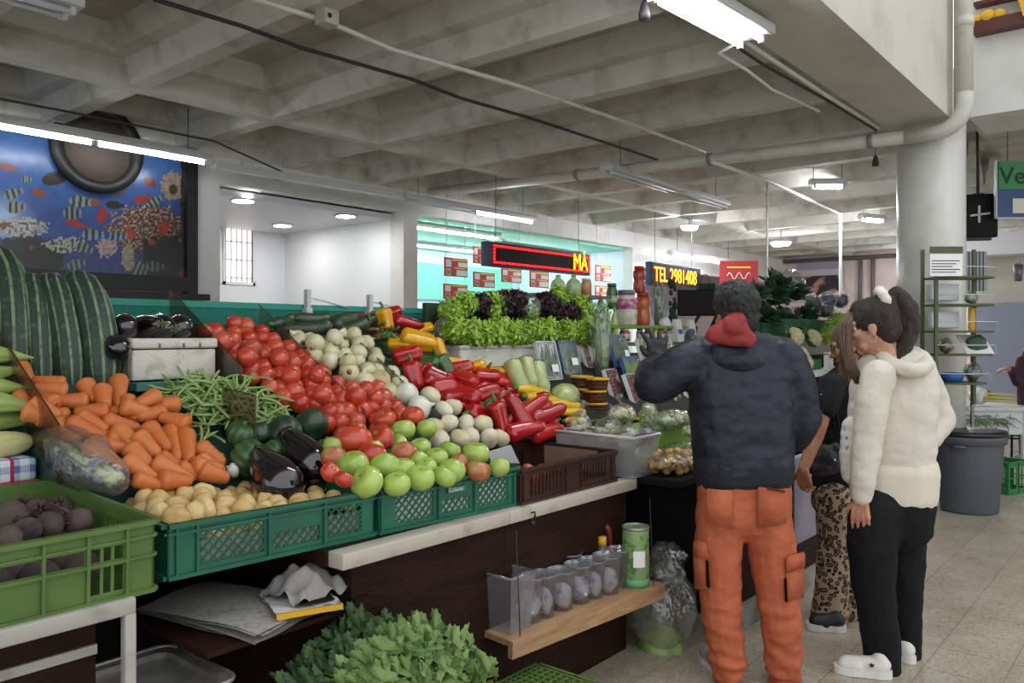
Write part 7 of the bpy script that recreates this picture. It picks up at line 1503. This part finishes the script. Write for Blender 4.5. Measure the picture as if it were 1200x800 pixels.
patch([(898, 573, 3.275), (921, 577, 3.28), (921, 574.5, 3.28), (898, 570.5, 3.275)], 0, mat('pocket_shadow_cloth', '5f2a18', .8), 'pocket_opening', .006)
M_shoeg = mat('grey_shoe', '8f8f92', .6); M_shoer = mat('red_shoe', '9a3038', .6)
a = atZ(851, 799, 0); shoe(man, a, a+FV*.28-RV*.03, .09, .09, M_shoeg, .028); a = atZ(930, 799, 0); shoe(man, a-RV*.03, a+FV*.27+RV*.06, .09, .09, M_shoer, .03)
M_glove = mat('black_glove', '1c1d22', .6); gl_ = MB(); hand_mb(gl_, hw, UV*.95+FV*.25-RV*.05, -FV+UV*.2, -1, 1.05, .22, .9, .0045); gl_.cone(hw-FV*.03, hw+UV*.02, .040, .036, 12); remeshed(gl_, 'glove', M_glove, man, .005, 2)

# ---------------- the woman in the cream hoodie
base = atZ(1040, 786, 0); base.z = 0
wom = thing('person', 'woman in cream hoodie and black trousers with a high ponytail', 'person', base)
D0 = 3.55; fd = (-RV*.80+FV*.58-UV*.14).normalized(); b = MB(); hc = atD(1024, 383, D0)
P = head_mb(b, hc, fd, UV, .98); b.cone(hc-UV*.05-fd*.02, atD(1042, 428, D0), .050, .062, 14)
trunk(b, [(1045, 440, D0, .12, .06), (1045, 500, D0, .09, .07), (1048, 570, D0, .09, .07), (1048, 600, D0, .10, .07)])
limb(b, [(1026, 448, 3.46, .048), (1016, 520, 3.42, .040), (1010, 578, 3.42, .028), (1009, 586, 3.42, .026)])
hwv = atD(1009, 585, 3.42); hand_mb(b, hwv, -UV+RV*(-.02)+FV*.02, -FV*.6-RV*.6, 1, .98, .28, .2)
limb(b, [(1082, 446, 3.62, .048), (1104, 494, 3.66, .040), (1086, 516, 3.60, .030), (1078, 520, 3.58, .026)]); hand_mb(b, atD(1079, 519, 3.58), -RV, -FV, 1, .95, .5)
limb(b, [(1030, 590, 3.50, .06), (1026, 690, 3.50, .055), (1035, 772, 3.53, .036)]); limb(b, [(1058, 590, 3.62, .06), (1058, 690, 3.64, .055), (1060, 762, 3.68, .036)])
remeshed(b, 'body', M_skin2, wom, .0052, 3); eyes(P, wom, .98)
M_cream = mat('cream_fleece', 'd5cdc0', .9, col2='c6bdae', scale=6, lo=.45, hi=.75, bump=.22, bscale=30)
rt = (RV*.80-FV*.35).normalized()     # her torso is turned
j = MB(); trunk(j, [(1050, 420, D0, .09, .06), (1050, 432, D0, .16, .085), (1048, 460, D0, .185, .11), (1044, 500, D0, .185, .125), (1044, 535, D0, .180, .130), (1046, 558, D0, .178, .128)], rt)
limb(j, [(1030, 440, 3.44, .072), (1022, 470, 3.41, .069), (1016, 520, 3.40, .062), (1012, 555, 3.40, .055), (1011, 574, 3.41, .046)])
limb(j, [(1078, 440, 3.62, .072), (1093, 465, 3.64, .068), (1102, 492, 3.65, .064), (1088, 512, 3.60, .062), (1078, 518, 3.57, .05)])
remeshed(j, 'hoodie', M_cream, wom, .010, 5, disp=wrinkle(.006, 10, (1, 1, 1.5)))
j = MB(); trunk(j, [(1046, 554, D0, .190, .140), (1047, 574, D0, .182, .134)], rt); remeshed(j, 'waistband', mat('cream_rib', 'd8cfc0', .9, bump=.12, bscale=70), wom, .009, 2)
j = MB(); limb(j, [(1011, 568, 3.41, .050), (1010, 580, 3.415, .044)]); remeshed(j, 'cuff', mat('cream_rib', ''), wom, .007, 2)
hd = MB(); c = atD(1058, 424, D0-.02)
for i in range(14):
    a = PI*(i/13)*1.25-.5; A = lambda a: c+RV*(.085*math.cos(a)-.01)-FV*(.02+.11*math.sin(a))-UV*(.045*math.sin(a)-.015); hd.cone(A(a), A(a+PI*1.25/13), .034, .034, 10)
hd.cone(c-RV*.02-FV*.09-UV*.03, c+RV*.05-FV*.05-UV*.05, .04, .035, 12); hd.cone(c-RV*.09+UV*.0, c-RV*.13-UV*.10-FV*.02, .034, .03, 10)
remeshed(hd, 'hood', M_cream, wom, .009, 4, disp=wrinkle(.006, 14))
ls = MB(); trunk(ls, [(1002, 500, 3.53, .05, .05), (998, 530, 3.53, .055, .05), (1000, 556, 3.53, .05, .048)]); remeshed(ls, 'white_blouse', mat('patterned_blouse', 'dad6cf', .8, col2='6f6c68', scale=40, lo=.62, hi=.68), wom, .009, 3, disp=wrinkle(.006, 16), label='pale blouse with small dark spots')
M_hairw = mat('dark_brown_hair', '2a201c', .42, col2='4a382f', scale=18, stretch=(6, 6, .7), lo=.45, hi=.75, bump=.7, bscale=70)
hr = MB(); s_ = fd.cross(UV).normalized(); uu = s_.cross(fd).normalized(); M = frame(s_, fd, uu)
hr.ball(hc+uu*.042-fd*.016, 1, 24, 16, (.085, .101, .094), M); hr.ball(hc+uu*.0-fd*.055, 1, 20, 12, (.074, .062, .085), M); hr.cone(hc+uu*.085+fd*.045, hc+uu*.09-fd*.06, .045, .05, 12)
remeshed(hr, 'hair', M_hairw, wom, .007, 3, disp=wrinkle(.004, 50))
pt_ = MB(); A = [atD(1040, 352, D0-.01), atD(1052, 346, D0-.02), atD(1062, 362, D0-.03), atD(1065, 385, D0-.03), atD(1060, 408, D0-.04), atD(1050, 424, D0-.06)]
for (p, q, ra, rb) in zip(A, A[1:], (.025, .040, .050, .048, .035), (.040, .050, .048, .035, .012)): pt_.cone(p, q, ra, rb, 12)
remeshed(pt_, 'ponytail', M_hairw, wom, .007, 3, disp=wrinkle(.006, 30))
sc_ = MB(); c = atD(1035, 349, D0-.03); ax = (A[1]-A[0]).normalized(); x = ax.orthogonal().normalized(); y = ax.cross(x)
for i in range(16): a, a2 = 2*PI*i/16, 2*PI*(i+1)/16; sc_.cone(c+(x*math.cos(a)+y*math.sin(a))*.036, c+(x*math.cos(a2)+y*math.sin(a2))*.036, .020+.004*(i % 2), .020, 8)
remeshed(sc_, 'scrunchie', mat('white_scrunchie', 'ded6cd', .8), wom, .006, 1)
st = MB()
for k in range(9):
    o = (k-4)*.006; st.tube([hc+uu*.075+fd*(.07+o)-s_*.03, hc+uu*.02+fd*(.110+o*.8)-s_*(.050+.003*(k % 3)), hc-uu*.08+fd*(.118+o*.8)-s_*(.052+.004*(k % 2)), hc-uu*.16+fd*(.108+o*.8)-s_*.050, hc-uu*.24+fd*(.08+o*.8)-s_*.046], [.005, .008, .008, .007, .002], 7)
part('front_strand', st, mat('brown_strand', '4a382c', .45, col2='6a5240', scale=18, stretch=(6, 6, .7)), wom, world=True)
part('earring', MB().tube([hc+(s_*-.078-uu*.05+fd*(-.006+.016*math.cos(a))+uu*.016*math.sin(a)) for a in [2*PI*i/12 for i in range(13)]], .002, 6), mat('gold_ring', 'c9b48a', .3, metal=.8), wom, world=True)
M_blackt = mat('black_denim', '131315', .8, spec=.25, bump=.25, bscale=24)
tr = MB(); trunk(tr, [(1047, 560, D0, .165, .116), (1047, 590, D0, .172, .125), (1046, 612, D0, .165, .12)], rt)
limb(tr, [(1026, 600, 3.49, .108), (1022, 640, 3.48, .104), (1024, 690, 3.49, .088), (1031, 740, 3.51, .080), (1035, 772, 3.53, .078), (1036, 783, 3.53, .074)]); limb(tr, [(1056, 600, 3.60, .108), (1057, 640, 3.62, .102), (1058, 690, 3.64, .086), (1059, 730, 3.67, .076), (1060, 760, 3.69, .072), (1061, 768, 3.70, .068)])
remeshed(tr, 'trousers', M_blackt, wom, .009, 4, disp=wrinkle(.006, 12))
M_shw = mat('white_canvas', 'd8d4cc', .7)
a = atZ(1046, 795, 0); to = atZ(977, 786, 0); Ps, L = shoe(wom, a, to, .095, .09, M_shw, .034)
sg = MB(); cst = Ps(.085, -.0455 if (a-to).cross(UV).dot(FV) > 0 else .0455, .060)
sd_ = (to-a).normalized(); nn_ = (sd_.cross(UV)); nn_ = nn_ if nn_.dot(FV) < 0 else -nn_; cst = Vector((a.x, a.y, 0))+sd_*.085+nn_*.046+UV*.062
vs = [cst+(sd_*math.cos(PI/2+PI*i/5)+UV*math.sin(PI/2+PI*i/5))*(.012 if i % 2 == 0 else .005) for i in range(10)]; sg.add(vs+[v-nn_*.006 for v in vs], [tuple(range(10)), tuple(range(19, 9, -1))]+[(i, (i+1) % 10, 10+(i+1) % 10, 10+i) for i in range(10)])
part('star_patch', sg, mat('ink_black', '15151a', .5), wom, 'small black star', world=True)
a = atZ(1072, 779, 0); to = atZ(1036, 764, 0); shoe(wom, a, a+(to-a).normalized()*.25, .095, .09, M_shw, .034)

# ---------------- the woman behind her
base = atZ(978, 738, 0); base.z = 0
w3 = thing('person', 'woman in black top and leopard print trousers, half hidden, holding a black bag', 'person', base)
D1 = 4.15; fd3 = (-RV*.88+FV*.38-UV*.35).normalized(); b = MB(); hc = atD(996, 404, D1)
P = head_mb(b, hc, fd3, UV, .96); b.cone(hc-UV*.05-fd3*.03, atD(1002, 440, D1), .048, .06, 14)
trunk(b, [(995, 452, D1, .12, .05), (992, 510, D1, .08, .06), (988, 570, D1, .09, .06)]); 
limb(b, [(974, 452, 4.06, .046), (956, 512, 4.00, .038), (943, 545, 3.96, .029), (941, 549, 3.955, .025)])
hw3 = atD(941, 549, 3.955); hand_mb(b, hw3, -UV*.9+RV*.15+FV*.1, -RV*.7-FV*.5, 1, .96, .45, .1)
limb(b, [(1016, 455, 4.22, .046), (1010, 515, 4.2, .038), (985, 545, 4.12, .026)]); hand_mb(b, atD(985, 545, 4.12), -RV, UV, 1, .95, .5)
limb(b, [(976, 575, 4.10, .055), (974, 650, 4.10, .05), (972, 728, 4.10, .034)]); limb(b, [(998, 575, 4.2, .055), (996, 650, 4.2, .05), (996, 715, 4.2, .034)])
remeshed(b, 'body', M_skin, w3, .0052, 3); eyes(P, w3, .96)
j = MB(); rt3 = (RV*.85-FV*.3).normalized(); trunk(j, [(998, 440, D1, .10, .06), (994, 454, D1, .15, .08), (991, 485, D1, .155, .10), (988, 530, D1, .145, .105), (986, 568, D1, .15, .11)], rt3); limb(j, [(976, 452, 4.06, .066), (968, 478, 4.03, .060)]); limb(j, [(1014, 454, 4.22, .066), (1014, 480, 4.21, .06)])
remeshed(j, 'top', mat('black_top', '17181c', .75, spec=.3, bump=.2, bscale=26), w3, .009, 4, disp=wrinkle(.005, 12))
part('stud', MB().ball(atD(962, 462, 3.975), .004, 8, 6), mat('silver_stud', 'c8c8c8', .2, metal=1), w3, world=True)
hr = MB(); s_ = fd3.cross(UV).normalized(); uu = s_.cross(fd3).normalized(); M = frame(s_, fd3, uu)
hr.ball(hc+uu*.04-fd3*.022, 1, 24, 16, (.083, .098, .092), M); hr.ball(hc-fd3*.05, 1, 18, 12, (.08, .066, .095), M)
for o in (-1, 1): hr.cone(hc+s_*o*.070+fd3*.02, hc+s_*o*.072-UV*.20-fd3*.0, .034, .022, 12); hr.cone(hc+s_*o*.06+fd3*.03, hc+s_*o*.07-UV*.16+fd3*.05, .02, .014, 10)
hr.cone(hc-fd3*.06, hc-fd3*.07-UV*.20, .06, .04, 12)
remeshed(hr, 'hair', mat('light_brown_hair', '5f4634', .45, col2='8a6a4e', scale=18, stretch=(6, 6, .7), lo=.4, hi=.7, bump=.7, bscale=70), w3, .007, 3, disp=wrinkle(.005, 30))
for q in (-1, 1): part('lens_ring', MB().tube([P(q*.033+.022*math.cos(a), .094, .004+.018*math.sin(a)) for a in [2*PI*i/14 for i in range(15)]], .002, 6), M_wire, w3, world=True)
part('glasses_temple', MB().tube([P(-.055, .092, .008), P(-.078, .0, .0)], .002, 6), M_wire, w3, world=True)
def leopard():
    m = mat('leopard_print', '9a7f60', .75); nt = m.node_tree; N = nt.nodes; L = nt.links; bb = N['Principled BSDF']; tc = N.new('ShaderNodeTexCoord')
    v = N.new('ShaderNodeTexVoronoi'); v.feature = 'F1'; v.inputs['Scale'].default_value = 42; L.new(tc.outputs['Object'], v.inputs[0]); cr = N.new('ShaderNodeValToRGB'); e = cr.color_ramp.elements; e[0].position = .28; e[0].color = lin('7a5a3c'); e[1].position = .30; e[1].color = lin('120e0c'); x = e.new(.5); x.color = lin('120e0c'); x = e.new(.52); x.color = lin('a89074')
    L.new(v.outputs[0], cr.inputs[0]); L.new(cr.outputs[0], bb.inputs['Base Color']); return m
tr = MB(); trunk(tr, [(986, 562, D1, .142, .105), (986, 585, D1, .15, .11)], rt3); limb(tr, [(978, 585, 4.10, .098), (977, 640, 4.09, .080), (975, 690, 4.09, .085), (972, 726, 4.10, .095), (973, 731, 4.10, .09)]); limb(tr, [(1000, 585, 4.2, .098), (998, 640, 4.2, .078), (997, 690, 4.2, .085), (996, 714, 4.2, .095)])
remeshed(tr, 'trousers', leopard(), w3, .009, 4, disp=wrinkle(.006, 12))
a = atZ(992, 740, 0); to = atZ(944, 736, 0); shoe(w3, a, to, .085, .09, mat('black_shoe', '17171a', .5), .034); a = atZ(1016, 726, 0); shoe(w3, a, a-RV*.24+FV*.02, .085, .09, mat('black_shoe', ''), .034)
hb_ = MB(); c = atD(966, 537, 4.0); Mb = frame(RV, FV, UV)
hb_.ball(c, 1, 20, 12, (.10, .05, .075), Mb @ Matrix.Rotation(.5, 3, 'Y')); hb_.ball(c-UV*.035-RV*.02, 1, 18, 10, (.085, .05, .055), Mb); hb_.cone(c+RV*.05+UV*.05, c+RV*.08+UV*.0, .035, .04)
t = thing('handbag', 'black handbag held by the woman in leopard trousers', 'bag', c); remeshed(hb_, 'pouch', mat('black_leather', '121214', .45, bump=.3, bscale=30), t, .008, 3, disp=wrinkle(.004, 16)); part('strap', MB().tube([c-RV*.07+UV*.04, atD(950, 520, 3.97), atD(975, 450, 4.0), c+RV*.09+UV*.05], .006, 6), mat('black_leather', ''), t, world=True); part('clasp', MB().ball(c-FV*.052+RV*.03, .008, 8, 6), mat('silver_stud', ''), t, world=True)

# ---------------- someone at the far table, cut by the picture edge
c = atD(1206, 560, 9.3); w4 = thing('person', 'person in a maroon checked jacket reaching over the far table', 'person', (c.x, c.y, 0)); D2 = 9.3
b = MB(); hc = atD(1214, 392, D2); P = head_mb(b, hc, (-RV*.9+FV*.2-UV*.2).normalized(), UV); b.cone(hc-UV*.05, atD(1214, 412, D2), .05, .06)
trunk(b, [(1212, 420, D2, .15, .07), (1212, 480, D2, .14, .09)]); limb(b, [(1198, 424, D2-.1, .05), (1192, 445, D2-.12, .04), (1182, 431, D2-.15, .028)]); hand_mb(b, atD(1182, 431, D2-.15), -RV-UV*.2, UV, 1, 1, .5)
for px in (1204, 1222): limb(b, [(px, 488, D2, .08), (px, 520, D2, .055), (px, 545, D2, .04)])
remeshed(b, 'body', M_skin, w4, .009, 3)
j = MB(); trunk(j, [(1213, 416, D2, .14, .08), (1213, 430, D2, .20, .11), (1213, 478, D2, .19, .12)]); limb(j, [(1199, 424, D2-.1, .075), (1193, 447, D2-.12, .065), (1186, 434, D2-.14, .05)]); remeshed(j, 'jacket', mat('maroon_check', '4a2236', .8, col2='33182a', scale=20), w4, .012, 4)
tr = MB(); trunk(tr, [(1213, 478, D2, .17, .11), (1213, 492, D2, .17, .11)])
for px in (1203, 1222): limb(tr, [(px, 490, D2, .10), (px, 520, D2, .08), (px, 543, D2, .07)])
remeshed(tr, 'trousers', mat('blue_denim', '3a4a68', .8), w4, .012, 3)
hr = MB(); hr.ball(hc+UV*.04+RV*.01, .1, 16, 10); remeshed(hr, 'hair', M_hairb, w4, .010, 2)
for px in (1203, 1222): a = atD(px, 540, D2); a.z = 0; shoe(w4, a+RV*.08, a-RV*.18, .08, .09, M_shoeg, .03)

bpy.data.scenes.remove(WORK)
